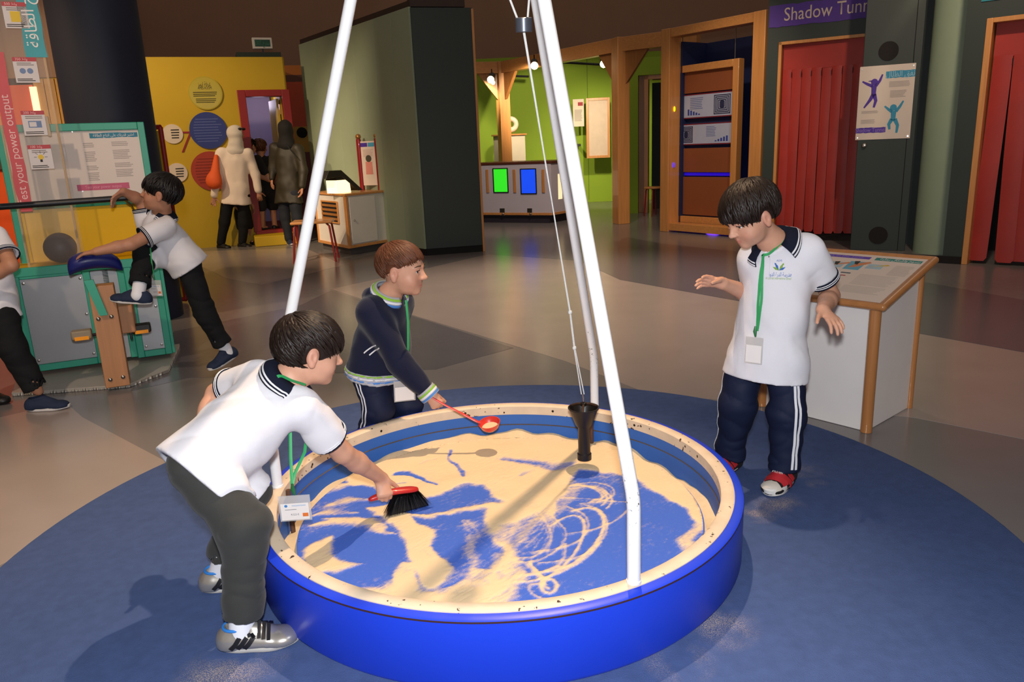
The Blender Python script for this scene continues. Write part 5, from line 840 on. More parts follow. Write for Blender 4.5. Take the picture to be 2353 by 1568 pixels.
def face_parts(c, R, H, brow=0):
    T = lambda x, y, z: c+R@(np.array([x, y, z])*H); out = []
    for s in (-1, 1):
        m = MB(); m.sphere(T(s*.148, .272, 0), .088*H, 16, 10); out.append((m.v, m.f, 1)); m = MB(); d = unit(np.array([s*.06, 1, -.03])); q = np.array([s*.148, .272, 0])+d*.056; m.sphere(T(*q), .040*H, 12, 8); out.append((m.v, m.f, 2))
        m = MB(); m.tube([T(s*.07, .375, .085), T(s*.13, .40, .115), T(s*.20, .375, .115), T(s*.255, .32, .085)], [.010*H, .02*H, .018*H, .006*H], 8, flat=.6); out.append((m.v, m.f, 3)); m = MB(); m.tube([T(s*.085, .362, .018), T(s*.145, .393, .034), T(s*.215, .342, .012)], [.005*H, .009*H, .004*H], 6); out.append((m.v, m.f, 3))
    return out
def blush(me, c, R, H):
    n = len(me.vertices); co = np.empty(n*3); me.vertices.foreach_get('co', co); q = (co.reshape(-1, 3)-c)@R/H; a = me.attributes.new('blush', 'FLOAT', 'POINT')
    lip = np.exp(-((q[:, 2]+.285)/.034)**2-(q[:, 0]/.075)**4)*(q[:, 1] > .3)*.9; ck = .25*np.exp(-(((np.abs(q[:, 0])-.2)/.1)**2+((q[:, 2]+.17)/.1)**2))*(q[:, 1] > .1); er = .25*((np.abs(q[:, 0]) > .35) & (np.abs(q[:, 2]+.06) < .2)); a.data.foreach_set('value', np.clip(lip+ck+er, 0, 1).astype(np.float32))
def hair(c, R, H, m, parent, seed, front=(.42, .08), back=(-.42, -.30), vol=1., n=420, lw=.034, lift=.0, crown=(0, -.30, .42), side_in=0., name='hair', up=0., h=.004):
    T = lambda x, y, z: c+R@(np.array([x, y, z])*H); ce = np.array([0, -.065, .125]); rad = np.array([.405, .485, .425])*vol; (y0, z0), (y1, z1) = front, back; nn = np.array([0, (z1-z0), -(y1-y0)]); nn = nn/np.linalg.norm(nn); nn = nn if nn[2] < 0 else -nn
    cut = (T(0, y0, z0), R@nn); e = el(T(*ce), rad*H*.985, R); f0 = e[0]; base = (lambda X, Y, Z: np.maximum(f0(X, Y, Z), (X-cut[0][0])*cut[1][0]+(Y-cut[0][1])*cut[1][1]+(Z-cut[0][2])*cut[1][2]), e[1], e[2])
    pr = [(base, 0, 'u')]
    for s in (-1, 1): pr.append((el(T(s*.43, -.03, -.07), np.array([.13, .11, .17])*H, R), .02*H, 's'))
    f = field(pr, h); v, q = f.mesh(2); parts = [(v, q, 0)]; rnd = np.random.RandomState(seed); cr = unit((np.array(crown)-ce)/rad); ex = unit(np.cross(cr, (0, 1, .2))); ey = np.cross(cr, ex); m_ = MB()
    for i in range(n):
        ph = rnd.uniform(0, 2*math.pi); t0 = rnd.uniform(.05, 1.5)**1.0; path = []; sw = rnd.normal(0, .12)
        tt_ = t0; L_ = rnd.uniform(.5, 1.0); ok = 0
        for j in range(7):
            t = t0+L_*j/6; p_ = ph+sw*(j/6)+.25*t; d = cr*math.cos(t)+(ex*math.cos(p_)+ey*math.sin(p_))*math.sin(t); q_ = ce+d*rad*(1.0+lift*math.sin(math.pi*j/6)+rnd.normal(0, .004)+.012*math.sin(math.pi*j/6)); over = (q_-np.array([0, y0, z0]))@nn
            if abs(q_[0]) > .30 and -.17 < q_[1] < .10 and q_[2] < .10: over = max(over, .10)
            if over > .05+rnd.uniform(-.02, .025): break
            path.append(T(*q_)+R@np.array([0, 0, up*H*j/6]))
        if len(path) < 3: continue
        k = len(path); w = lw*H*rnd.uniform(.7, 1.25); m_.tube(path, [w*(.35+.65*math.sin(math.pi*(.2+.62*j/(k-1)))) if j < k-1 else w*.12 for j in range(k)], 5, flat=.45)
    parts.append((m_.v, m_.f, 0)); return merge(name, parts, [m], parent, sharp=0)
def hand_prims(W, D, S, L, curl=(20, 20, 15), spread=6, thumb=(.55, .75, .25), side=1, tc=15, curls=None):
    D = unit(D); S = unit(np.array(S)-D*(np.array(S)@D)); N = np.cross(S, D)*side; W = np.array(W, float); pr = [(ec(W+D*.02*L, W+D*.44*L, (.17*L, .10*L), (.215*L, .085*L), S), .012, 'u')]
    for i, (o, l, r) in enumerate(((.165, .40, .058), (.058, .45, .06), (-.05, .42, .058), (-.15, .33, .05))):
        a = math.radians(spread*(1.5-i)); d = D*math.cos(a)+S*math.sin(a); p = W+D*(.47-.03*abs(i-1.2))*L+S*o*L; ang = 0; cc = curls[i] if curls else curl
        for j, (fr_, cu) in enumerate(zip((.45, .31, .24), cc)):
            ang += math.radians(cu); e = d*math.cos(ang)+N*math.sin(ang); q = p+e*l*fr_*L; pr.append((rc(p, q, r*L*(1-.09*j), r*L*(.93-.1*j)), .004 if j == 0 else .0015, 'u')); p = q
    p = W+D*.12*L+S*.15*L; d = unit(D*thumb[0]+S*thumb[1]+N*thumb[2])
    for j, (l, r) in enumerate(((.21, .075), (.17, .062), (.13, .055))):
        ang = math.radians(tc)*j; e = unit(d*math.cos(ang)+unit(D+N*.4)*math.sin(ang)); q = p+e*l*L; pr.append((rc(p, q, r*L, r*L*.88), .008 if j == 0 else .0015, 'u')); p = q
    return pr
def arm_prims(sh, elb, wr, s=1., side=None):
    return [(rc(sh, elb, .040*s, .031*s), .02, 'u'), (rc(elb, elb+(wr-elb)*.4, .031*s, .0305*s), .012, 'u'), (rc(elb+(wr-elb)*.35, wr, .031*s, .0205*s), .012, 'u')]
def strip_on(f, pts, w, off, m, name, parent, thick=.0012, n=None):    # flat ribbon laid on a cloth field
    pts = [np.array(p, float) for p in (spline(pts, n) if n else pts)]; P0 = f.snap(np.array(pts), off)
    for _ in range(4 if len(P0) > 8 else 0): P0[1:-1] = P0[1:-1]*.5+.25*(P0[2:]+P0[:-2]); P0 = f.snap(P0, off, 3)
    G = f.grad(P0); V = []
    for i in range(len(P0)):
        t = unit(P0[min(i+1, len(P0)-1)]-P0[max(i-1, 0)]); b = unit(np.cross(G[i], t)); V += [P0[i]-b*w/2, P0[i]+b*w/2, P0[i]+b*w/2+G[i]*thick, P0[i]-b*w/2+G[i]*thick]
    k = len(P0); F = [(i*4+a, i*4+(a+1) % 4, (i+1)*4+(a+1) % 4, (i+1)*4+a) for i in range(k-1) for a in range(4)]+[(0, 1, 2, 3), ((k-1)*4, (k-1)*4+1, (k-1)*4+2, (k-1)*4+3)]
    mb = MB(); mb.add(V, F); return mb.build(name, m, parent)
def ring_on(c, axis, r, h, m, name, parent, r2=None, n=28, U=None, th=.003):      # knitted band around a limb
    w = unit(axis); U = unit(np.cross(w, (0.3, .8, .5)) if U is None else np.array(U)-w*(np.array(U)@w)); V_ = np.cross(w, U); r = r if hasattr(r, '__len__') else (r, r); mb = MB(); V = []; r2 = r2 or r; r2 = r2 if hasattr(r2, '__len__') else (r2, r2)
    for z, k, q in ((0, 0, r), (0, th, r), (h*.5, th*1.3, ((r[0]+r2[0])/2, (r[1]+r2[1])/2)), (h, th, r2), (h, 0, r2)):
        for i in range(n): a = 2*math.pi*i/n; V.append(c+w*z+U*math.cos(a)*(q[0]+k)+V_*math.sin(a)*(q[1]+k))
    mb.add(V, [(j*n+i, j*n+(i+1) % n, ((j+1) % 5)*n+(i+1) % n, ((j+1) % 5)*n+i) for j in range(5) for i in range(n)]); return mb.build(name, m, parent)
def band(o, z0, z1, off, m, name, parent):          # knitted band following a garment near its hem
    import copy
    fs = o['fs']; f2 = copy.copy(fs); hm, sp = o['hm'], o['sp']; X, Y, Z = fs.ax[0][:, None, None]-hm[0], fs.ax[1][None, :, None]-hm[1], fs.ax[2][None, None, :]-hm[2]; a = X*sp[0]+Y*sp[1]+Z*sp[2]; r = np.sqrt(np.maximum(X*X+Y*Y+Z*Z-a*a, 0)); f2.D = np.maximum(np.maximum(fs.D-off, np.maximum(a-z1, z0-a)), r-.175).astype(np.float32); return fobj(name, f2, m, parent, 1)
def cuff(parent, e, ax, r, U=None, bands=None):        # e: sleeve end, ax: towards the hand
    bands = bands or ((0, .022, M_nvy, 0), (.005, .003, M_strw, .0012), (.012, .003, M_strw, .0012))
    base = None
    for z, h, m, ex in bands:
        rr = (r[0]+ex, r[1]+ex) if hasattr(r, '__len__') else r+ex; o = ring_on(np.array(e)+unit(ax)*z, ax, rr, h, m, 'cuff' if base is None else 'cuff_stripe', base or parent, U=U); base = base or o
# ------------------------------------------------------------------ shoes
def shoe(parent, ankle, fwd, up, L, style, name='shoe', yoff=0.):
    R = frame(fwd, up); g = np.array(ankle, float); T = lambda x, y, z: g+R@np.array([x*L, y*L, z*L]); E = lambda p, r: el(T(*p), np.array(r)*L, R)
    cutb = (T(0, 0, .045), -R[:, 2]); cl = lambda p: ((lambda f0: (lambda X, Y, Z: np.maximum(f0(X, Y, Z), (X-cutb[0][0])*cutb[1][0]+(Y-cutb[0][1])*cutb[1][1]+(Z-cutb[0][2])*cutb[1][2])))(p[0]), p[1], p[2])
    hi = {'runner': .33, 'silver': .31, 'canvas': .34, 'flat': .26}[style]
    pr = [(cl(E((0, -.16, .12), (.165, .17, .20))), 0, 'u'), (cl(ec(T(0, -.1, .14), T(0, .30, .11), (.17*L, .16*L), (.20*L, .12*L), R[:, 0])), .05*L, 'u'), (cl(E((0.01, .46, .085), (.195, .225, .125))), .06*L, 'u'), (cl(ec(T(0, -.06, .16), T(0, -.02, hi), (.125*L, .15*L), (.135*L, .17*L), R[:, 0], ((T(0, 0, hi), R[:, 2]),))), .05*L, 'u'), (cl(rc(T(0, .04, hi*.9), T(0, .30, .17), .11*L, .10*L)), .05*L, 'u'), (ec(T(0, -.05, hi*.75), T(0, -.05, hi+.1), (.105*L, .135*L), (.11*L, .14*L), R[:, 0]), .01*L, 's')]
    f = field(pr, .004 if L > .15 else .007); mm = {'runner': mat('shoe_knit_navy', '14233e', .8, var=.08, bump=.4, bscale=400), 'silver': mat('shoe_silver', 'bdb8b0', .26, .72, var=.04), 'canvas': mat('shoe_canvas_black', '141012', .8, var=.05), 'flat': mat('shoe_black', '0e0c0c', .5, var=.05)}[style]; o = fobj(name, f, mm, parent, 2)
    K = 40; out = []
    for i in range(K):
        a = 2*math.pi*i/K; y = .19+.50*math.cos(a); w = (.205 if style == 'canvas' else .19)+.030*math.cos(a-.3)-.03*math.exp(-((y-.12)/.18)**2); out.append((w*math.sin(a)*(1 if abs(math.sin(a)) > .0 else 0), y))
    wh = mat('sole_white', 'd8d4d0', .6, var=.04); sm_ = mat('sole_grey', 'b8b4ae', .6, var=.06); hgt = {'runner': .095, 'silver': .075, 'canvas': .14, 'flat': .05}[style]; mb = MB(); tilt = lambda y: .05*max(0, y-.4)
    rows = [[T(x*s_, .19+(y-.19)*s_, z+tilt(y)) for x, y in out] for z, s_ in ((0.004, .94), (.02, 1.0), (hgt*.8, 1.02), (hgt, .97))]; V = [p for r in rows for p in r]; F = [(j*K+i, j*K+(i+1) % K, (j+1)*K+(i+1) % K, (j+1)*K+i) for j in range(3) for i in range(K)]+[tuple(range(K))[::-1], tuple(range(3*K, 4*K))]; mb.add(V, F); mb.build('sole', wh if style in ('runner', 'canvas') else (sm_ if style == 'silver' else mm), o)
    return o, f, T, R
def badge(lab, strap_pts_list, clip, R3, w, h, parent_none=None, card=True, label_txt=True, loose=None):
    t = thing('name_badge', lab, 'badge', clip); n = R3[:, 1]*-1
    for pts in strap_pts_list: 
        if isinstance(pts, bpy.types.Object): pts.parent = t; pts.matrix_parent_inverse = Matrix.Translation(-t.location)
        else: MB().tube(pts, .0045, 8, flat=.22, up=R3[:, 1]).build('strap', M_lan, t)
    T = lambda x, y, z: np.array(clip)+R3@np.array([x, y, z]); pl = Pl(T(-w/2, 0, -h-.03), R3[:, 0], R3[:, 2])
    MB().tube([T(0, 0, .008), T(0, 0, -.010), T(0.003, 0, -.028)], [.003, .0065, .003], 8).build('clip', mat('clip_green', '1c6a38', .4), t)
    pl.box(MB(), 0, w, 0, h, -.0012, .0012).build('holder', mat('clear_vinyl', 'd8d4d0', .15, var=0, alpha=.42, spec=.6), t)
    cd = pl.box(MB(), w*.05, w*.93, h*.05, h*.70, .0013, .0018).build('card', mat('badge_card', 'e2dcd8', .5, var=.01), t)
    if label_txt:
        lines(pl, mat('badge_ink', '5a5a62', .8), cd, w*.18, w*.62, h*.44, h*.48, 1, .0019, 1); text('KG2-E', pl.M4(w*.48, h*.26, .0019), .0085, mat('badge_ink', '5a5a62', .8), cd, depth=.0002); lines(pl, mat('badge_blue', '7aa4c8', .8), cd, w*.4, w*.85, h*.58, h*.64, 2, .0019, 2); pl.disc(MB(), w*.22, h*.61, .0045, .0018, .0021, 12).build('badge_crest', mat('crest_blue', '3f7fc0', .7), cd); pl.box(MB(), w*.72, w*.90, h*.16, h*.30, .0018, .0021).build('printed_bus', mat('print_orange', 'd8702c', .7), cd)
    return t
def person(lab, name='person'): return None
# ================================================================== PEOPLE
def boy(lab, J, FU, H=.196, skin=None, hairf=None, top='polo', bottom=None, shoes=None, hands=None, s=1., hem=.05, face=True, h=.0036, hc=.005, sl=.62, wseed=1, leg=(.074, .060, .056), hemz=(.04, .04), parts=None, tw=1., collar_open=.5):
    skin = skin or M_skin; j = {k: np.array(PY(*v)) if abs(v[1]) > 20 else np.array(v, float) for k, v in J.items()}
    R = frame(*FU); c = j['head']; pel = (j['hipR']+j['hipL'])/2; ch = (j['shR']+j['shL'])/2; sp = unit(ch-pel); Uh = unit(j['hipR']-j['hipL']); Us = unit(j['shR']-j['shL']); wa = pel*.58+ch*.42; up = j['neck']-ch; nk = j['neck']
    # ---- body
    pr = head_prims(c, R, H, nk, face)+[(ec(pel, wa, (.095*s, .07*s), (.085*s, .065*s), Uh), .03, 'u'), (ec(wa, pel*.15+ch*.85, (.085*s, .065*s), (.095*s, .068*s), Us), .03, 'u'), (rc(j['shR']*.9+j['shL']*.1, j['shL']*.9+j['shR']*.1, .036*s, .036*s), .04, 'u'), (rc(ch, nk, .05*s, .042*s), .03, 'u')]
    for q, sd in (('R', 1), ('L', -1)):
        pr += arm_prims(j['sh'+q], j['el'+q], j['wr'+q], s); hp = dict(hands[q]); D_, S_ = hp.pop('D'), hp.pop('S'); pr += hand_prims(j['wr'+q], D_, S_, .125*s, side=sd, **hp); a = j['an'+q]
        pr += [(rc(j['hip'+q], j['kn'+q], .056*s, .042*s), .02, 'u'), (rc(j['kn'+q], a, .040*s, .027*s), .015, 'u'), (rc(a, a-unit(shoes[q][2])*.02+unit(shoes[q][0])*.01, .026*s, .022*s), .01, 'u')]
    f = field(pr, h); v, q_ = f.mesh(1); bp = [(v, q_, 0)]+(face_parts(c, R, H) if face else [])
    me = merge('person', bp, [skin, M_eyew, M_iris, M_brow]); blush(me.data, c, R, H); body = tag(me, lab, 'person', None)
    out = dict(body=body, j=j, R=R, sp=sp, Us=Us, Uh=Uh)
    if hairf: hairf(c, R, H, body)
    fwd = unit(np.cross(Us, sp)); fwd = fwd if fwd@R[:, 1] > -.3 else -fwd; out['fwd'] = fwd
    # ---- trousers
    lt, lk, lh = [x*s for x in leg]; tp = [(ec(pel-sp*.01, pel+sp*.03*s, (.098*s, .080*s), (.094*s, .076*s), Uh), 0, 'u')]
    hems = {}
    for i, q in enumerate('RL'):
        a = j['an'+q]; k = j['kn'+q]; d = unit(a-k); e = a-d*hemz[i]; hems[q] = (e, d); tp += [(rc(j['hip'+q]*.94+pel*.06, k, lt*.93, lk), .03, 'u'), (rc(k, e+d*.03, lk, lh, ((e, d),)), .025, 'u')]
    for q in 'RL': e, d = hems[q]; tp.append((rc(e-d*.03, e+d*.05, lh-.008, lh-.006), .002, 's'))
    ft = field(tp, hc); ft.wrinkle(.0075*s, np.array([[9, 0, 8], [0, 9, 5], [-6, 0, 16]]), wseed+3); ft.wrinkle(.0042*s, np.array([[9, 0, 10], [0, 10, 6], [-6, 0, 22]]), wseed+4, ridge=True); out['trousers'] = fobj('trousers', ft, bottom, body, 1); out['ft'] = ft
    for q in 'RL':
        e, d = hems[q]; a = j['an'+q]
        if shoes[q][1]: fobj('sock', field([(rc(e-d*.02, a+d*.02, .034*s, .033*s), 0, 'u')], .005), M_sock, body, 1)
        out['shoe'+q] = shoe(body, (lambda g_: g_ if abs(shoes[q][2][0]) > .01 else np.array([g_[0], g_[1], .0125 if np.hypot(*(g_[:2]-PC)) < 1.6 else .0025]))(a-unit(shoes[q][2])*.058*s), shoes[q][0], shoes[q][2], .208*s, shoes[q][3])
    # ---- top
    hm = pel-sp*hem*s; long_ = top != 'polo'; w1, d1 = .136*s*tw, .118*s*tw
    st = [(ec(hm-sp*.03, wa, (w1, d1), (.118*s*tw, .096*s*tw), Uh, ((hm, -sp),)), 0, 'u'), (ec(wa, pel*.18+ch*.82, (.118*s*tw, .096*s*tw), (.118*s, .088*s), Us), .03, 'u'), (rc(j['shR']*.86+j['shL']*.14, j['shL']*.86+j['shR']*.14, .048*s, .048*s), .05, 'u'), (rc(ch, nk, .062*s, .052*s, ((nk, unit(nk-ch)),)), .04, 'u')]
    ends = {}
    for q in 'RL':
        a, b, w = j['sh'+q], j['el'+q], j['wr'+q]
        if long_:
            e = b+(w-b)*.90; d = unit(w-b); ends[q] = (e, d); st += [(rc(a, b, .056*s, .047*s), .03, 'u'), (rc(b, e+d*.02, .047*s, .036*s, ((e, d),)), .02, 'u')]
        else:
            e = a+(b-a)*sl; d = unit(b-a); ends[q] = (e, d); st.append((rc(a, e+d*.03, .054*s, .053*s, ((e, d),)), .03, 'u'))
    for q in 'RL': e, d = ends[q]; rr = (.027 if long_ else .041)*s; st.append((rc(e-d*(.0 if long_ else .02), e+d*.06, rr, rr), .002, 's'))
    st.append((ec(hm-sp*.1, hm+sp*.3, (w1-.022, d1-.022), (w1-.022, d1-.022), Uh, ((hm+sp*.025, sp),)), .002, 's')); st.append((rc(nk-unit(nk-ch)*.02, nk+unit(nk-ch)*.06, .046*s, .05*s), .004, 's'))
    if parts: st += parts(j, out)
    su = [p for p in st if p[2] == 'u']; fs = field(su, hc); B3 = np.stack([Us, fwd, sp]); TWI = np.array([[.8, 0, .6], [0, 1, 0], [-.6, 0, .8]]); fs.wrinkle(.0100*s, np.diag((9, 9, 4))@TWI@B3, wseed); fs.wrinkle(.0030*s, np.diag((26, 22, 9))@TWI.T@B3, wseed+1); fs.wrinkle(.0036*s, np.diag((10, 9, 4.5))@TWI.T@B3, wseed+2, ridge=True); cover(fs, ft, hm, sp, pel, .17*s); [fs.put(p, k, o_) for p, k, o_ in st if o_ == 's']
    out['top'] = fobj('polo_shirt' if top == 'polo' else top, fs, M_polo if top == 'polo' else (M_jack if top == 'jacket' else mat('cloth_dark', '16161c', .9)), body, 1); out['fs'] = fs; out['ends'] = ends; out['hm'] = hm
    return out
def cover(fs, ft, hm, sp, pel, r):          # let the shirt hang over the trousers everywhere above its hem
    idx = np.argwhere(np.abs(fs.D) < .09); p = fs.lo+idx*fs.h; q = p-pel; a = q@sp; m = (a < .14) & ((p-hm)@sp > -.02); idx, p, q, a = idx[m], p[m], q[m], a[m]
    c = np.maximum(np.maximum(ft.val(p)-.010, (p-hm)@(-sp)), np.linalg.norm(q-np.outer(a, sp), axis=1)-r); d = fs.D[tuple(idx.T)]; k = .025; h = np.clip(.5+.5*(d-c)/k, 0, 1); fs.D[tuple(idx.T)] = np.maximum(d*(1-h)+c*h-k*h*(1-h), (p-hm)@(-sp))
def collar(o, mats, open_=.55, r0=.050, drop=.036, flare=.034, s=1., stripes=((.60, .70), (.80, .90)), up=.012, fwd=None, base=None, snap=True):
    j = o['j']; nk = j['neck']; ch = (j['shR']+j['shL'])/2; ax = unit(nk-ch*.75-o['j']['head']*.0-ch*.25); F = fwd if fwd is not None else o['fwd']; F = unit(F-ax*(F@ax)); U = np.cross(F, ax); K = 34; top = []; bot = []
    for i in range(K+1):
        a = open_+(2*math.pi-2*open_)*i/K; d = F*math.cos(a)+U*math.sin(a); top.append(nk+ax*up+d*r0*s); b = nk-ax*(drop*s)*(1+.25*max(0, math.cos(a)))+d*(r0+flare)*s; bot.append(b)
    top = np.array(top); bot = np.array(bot); bs = o['fs'].snap(bot, .005) if snap else bot; bot = np.where((np.linalg.norm(bs-bot, axis=1) < .035)[:, None], bs, bot)
    def rows(t0, t1, off):
        V = []; n = 4
        for k in range(n):
            t = t0+(t1-t0)*k/(n-1); p = top*(1-t)+bot*t; dd = p-nk; dd = dd-np.outer(dd@ax, ax); dd /= np.linalg.norm(dd, axis=1)[:, None]; V += list(p+dd*(off+.010*math.sin(math.pi*t))+ax*(.006*math.sin(math.pi*t)))
        m = MB(); m.add(V, [(k*(K+1)+i, k*(K+1)+i+1, (k+1)*(K+1)+i+1, (k+1)*(K+1)+i) for k in range(n-1) for i in range(K)]); return m
    cb = rows(0, 1, .0).build('collar', mats[0], o['top']); md = cb.modifiers.new('thick', 'SOLIDIFY'); md.thickness = .004; md.offset = 1
    for (a, b), m in zip(stripes, mats[1:]): st_ = rows(a, b, .0045).build('collar_stripe', m, cb); md = st_.modifiers.new('thick', 'SOLIDIFY'); md.thickness = .001; md.offset = 1
    return cb
def lanyard(o, lab, clip, R3, drop_pts, w=.072, h=.085, gap=.25, label_txt=True, snap=True, side=(1, 1)):
    j = o['j']; nk = j['neck']; F = o['fwd']; U = o['Us']; fs = o['fs']; ob = []
    for k, sd in enumerate((-1, 1)):
        if not side[k]: continue
        pts = [nk-F*.045+U*sd*.02, nk+U*sd*.055+F*.0, nk+U*sd*.045+F*.05-o['sp']*.03]+[np.array(p) for p in drop_pts[k]]
        ob.append(strip_on(fs, pts, .008, .004, M_lan, 'strap', None, n=6) if snap else MB().tube(spline(pts, 5), .0045, 8, flat=.25, up=F).build('strap', M_lan, None))
    return badge(lab, ob, clip, R3, w, h, label_txt=label_txt)
def side_stripes(o, q, n, offs=(-.012, .012), t0=.15, w=.006, ang=0., parent=None):
    j = o['j']; ft = o['ft']; a, b, c = j['hip'+q], j['kn'+q], j['an'+q]; lat = o['Uh']*(1 if q == 'R' else -1); fw = o['fwd']; d = unit(lat*math.cos(ang)+fw*math.sin(ang))
    for of in offs: strip_on(ft, [a+(b-a)*t+d*.08+fw*of for t in np.linspace(t0, 1, 10)]+[b+(c-b)*t+d*.07+fw*of for t in np.linspace(.1, .86, 10)], w, .0012, M_strw, 'side_stripe', o['trousers'])
# ------------------------------------------------------------------ boy sweeping the sand (front left)
def hA(c, R, H, b): hair(c, R, H, M_hairk, b, 11, front=(.44, .06), back=(-.42, -.30), vol=1.07, n=1100, lw=.027, lift=.02, crown=(0, -.28, .44))
S_sil = lambda f, u: (f, True, u, 'silver')
b0, b1 = PY(846, 1150, 2.25), PY(962, 1124, 2.33); gD, gS = unit((.22, -.45, -.86)), unit(b1-b0); gS = unit(gS-gD*(gS@gD)); gW = b0+(b1-b0)*.30-gD*.060-np.cross(gS, gD)*.019
JA = dict(head=(714, 806, 2.10), neck=(668, 868, 2.06), shR=(694, 938, 2.00), shL=(590, 866, 2.13), elR=(786, 1040, 2.11), wrR=tuple(gW), elL=(498, 905, 2.22), wrL=(455, 1000, 2.12), hipR=(452, 1072, 1.84), hipL=(500, 1056, 1.96), knR=(562, 1215, 1.76), knL=(566, 1136, 1.98), anR=(556, 1450, 1.735), anL=(508, 1308, 2.02))
oA = boy('boy in white polo and charcoal trousers bending over the table with a red brush', JA, ((.88, .42, -.26), (.05, .1, 1)), hairf=hA, bottom=M_greyt, s=1.0, H=.19, hem=.06, wseed=21, tw=1.02, leg=(.076, .061, .048), hemz=(.045, .045), shoes=dict(R=((.98, .12, 0), True, (0, 0, 1), 'silver'), L=((.95, .28, -.0), True, (0, 0, 1), 'silver')), hands=dict(R=dict(D=gD, S=gS, curl=(55, 80, 60), spread=2, thumb=(.45, .75, .5), tc=12), L=dict(D=(-.2, -.2, -.9), S=(.2, -.9, .2))))
bA = oA['body']
for q in 'RL': e, d = oA['ends'][q]; cuff(oA['top'], e-d*.012, d, .0545)
collar(oA, (M_nvy, M_strw, M_strw), open_=.5, r0=.05, drop=.03, flare=.03)
# silver shoe details
for q in 'RL':
    so, sf, T, R_ = oA['shoe'+q]; sd = -1 if q == 'L' else 1
    for k in range(3): strip_on(sf, [T(.17, -.12+k*.085, .09), T(.16, -.06+k*.085, .14), T(.13, -.0+k*.085, .20)], .012, .001, M_blk, 'shoe_stripe', so, .001)
    for k in range(5): strip_on(sf, [T(-.11, .10+k*.055, .24-k*.02), T(0, .085+k*.055, .30-k*.02), T(.13, .12+k*.055, .20-k*.018)], .009, .002, M_blk, 'lace', so, .004)
    m = MB().tube([T(math.cos(a)*.135, -.05+math.sin(a)*.165, .312) for a in np.linspace(0, 2*math.pi, 25)[:-1]], .004, 8, closed=True).build('collar_piping', mat('piping_blue', '2a78c8', .6), so)
    for k in range(3): MB().tube([T(0, .08, .30), T(.06*(k-1), .02+.02*k, .34), T(.12*(k-1), .08, .30)], .004, 6).build('lace_bow', M_blk, so) if q == 'R' else None
cl = PY(672, 1118, 1.98); nA = oA['j']['neck']; R3 = frame((-.1, 1, .1), (0.02, 0, 1)); R3 = np.stack([R3[:, 0], R3[:, 1], R3[:, 2]], -1)
badge('name badge in a clear holder dangling on a green strap from the bending boy', [[PY(667, 985, 2.02), PY(668, 1050, 2.0), cl+np.array([0, 0, .005])], [PY(707, 985, 2.1), PY(700, 1040, 2.05), PY(676, 1092, 1.99), cl+np.array([.002, 0, .008])]], cl, R3, .088, .082)
strip_on(oA['fs'], [PY(640, 838, 2.0), PY(662, 856, 2.0), PY(686, 872, 2.0), PY(700, 892, 2.0)], .010, .012, M_lan, 'lanyard_strap', oA['top'], n=4)
# brush
bw = P(912, 1186, .097); ax = unit(b1-b0); br = thing('hand_brush', 'red hand brush with black bristles held by the bending boy', 'brush', bw); Lb = np.linalg.norm(b1-b0)
prb = []; pts = [(0, .006, .006), (.08, .011, .010), (.25, .012, .011), (.42, .013, .011), (.55, .018, .010), (.75, .021, .010), (.92, .018, .009), (1.0, .008, .007)]; dn = np.array([0, 0, -1.]); lat = unit(np.cross(ax, dn)); dn2 = np.cross(lat, ax)
V = []; K = 14
for t, w, th in pts:
    for k in range(K): a = 2*math.pi*k/K; V.append(b0+ax*Lb*t+lat*w*math.cos(a)+dn2*(th*math.sin(a)+.010*math.sin(t*math.pi)*-1))
mb = MB(); mb.add(V, [(i*K+k, i*K+(k+1) % K, (i+1)*K+(k+1) % K, (i+1)*K+k) for i in range(len(pts)-1) for k in range(K)]+[tuple(range(K)), tuple(range((len(pts)-1)*K, len(pts)*K))]); o = mb.build('handle', mat('brush_red', 'b8201c', .35, var=.03, coat=.3), br, sharp=0); sm = o.modifiers.new('s', 'SUBSURF'); sm.levels = sm.render_levels = 1
rnd = np.random.RandomState(3); mb = MB(); dnw = np.array([.12, 0, -1.])
for i in range(900):
    t = rnd.uniform(.50, .98); x = rnd.uniform(-1, 1)*.016; p = b0+ax*Lb*t+lat*x+np.array([0, 0, -.004]); fan = (t-.72)*.16; e = p+ax*(fan+rnd.normal(0, .004))+lat*x*.6+np.array([0, 0, -.062-rnd.uniform(0, .008)]); e[2] = max(e[2], .0965); u_ = lat*.0011; v_ = ax*.0011; mb.add([p-u_, p+v_, p+u_, e+u_*.5, e-u_*.5], [(0, 1, 2, 3, 4)])
mb.build('bristles', mat('bristle_black', '0c0c10', .5, var=.1), br, sharp=0)['kind'] = 'stuff'
q_ = [b0+ax*Lb*.53+np.array([0, 0, -.006]), b0+ax*Lb*.95+np.array([0, 0, -.006])]; pb_ = [p+ax*((-.03, .035)[i])+np.array([0, 0, -.058]) for i, p in enumerate(q_)]; [p.__setitem__(2, max(p[2], .099)) for p in pb_]
MB().hexa([q_[0]-lat*.013, q_[1]-lat*.013, q_[1]+lat*.013, q_[0]+lat*.013, pb_[0]-lat*.020, pb_[1]-lat*.020, pb_[1]+lat*.020, pb_[0]+lat*.020]).build('bristle_core', mat('bristle_black', '0c0c10', .5, var=.1), br, .004)
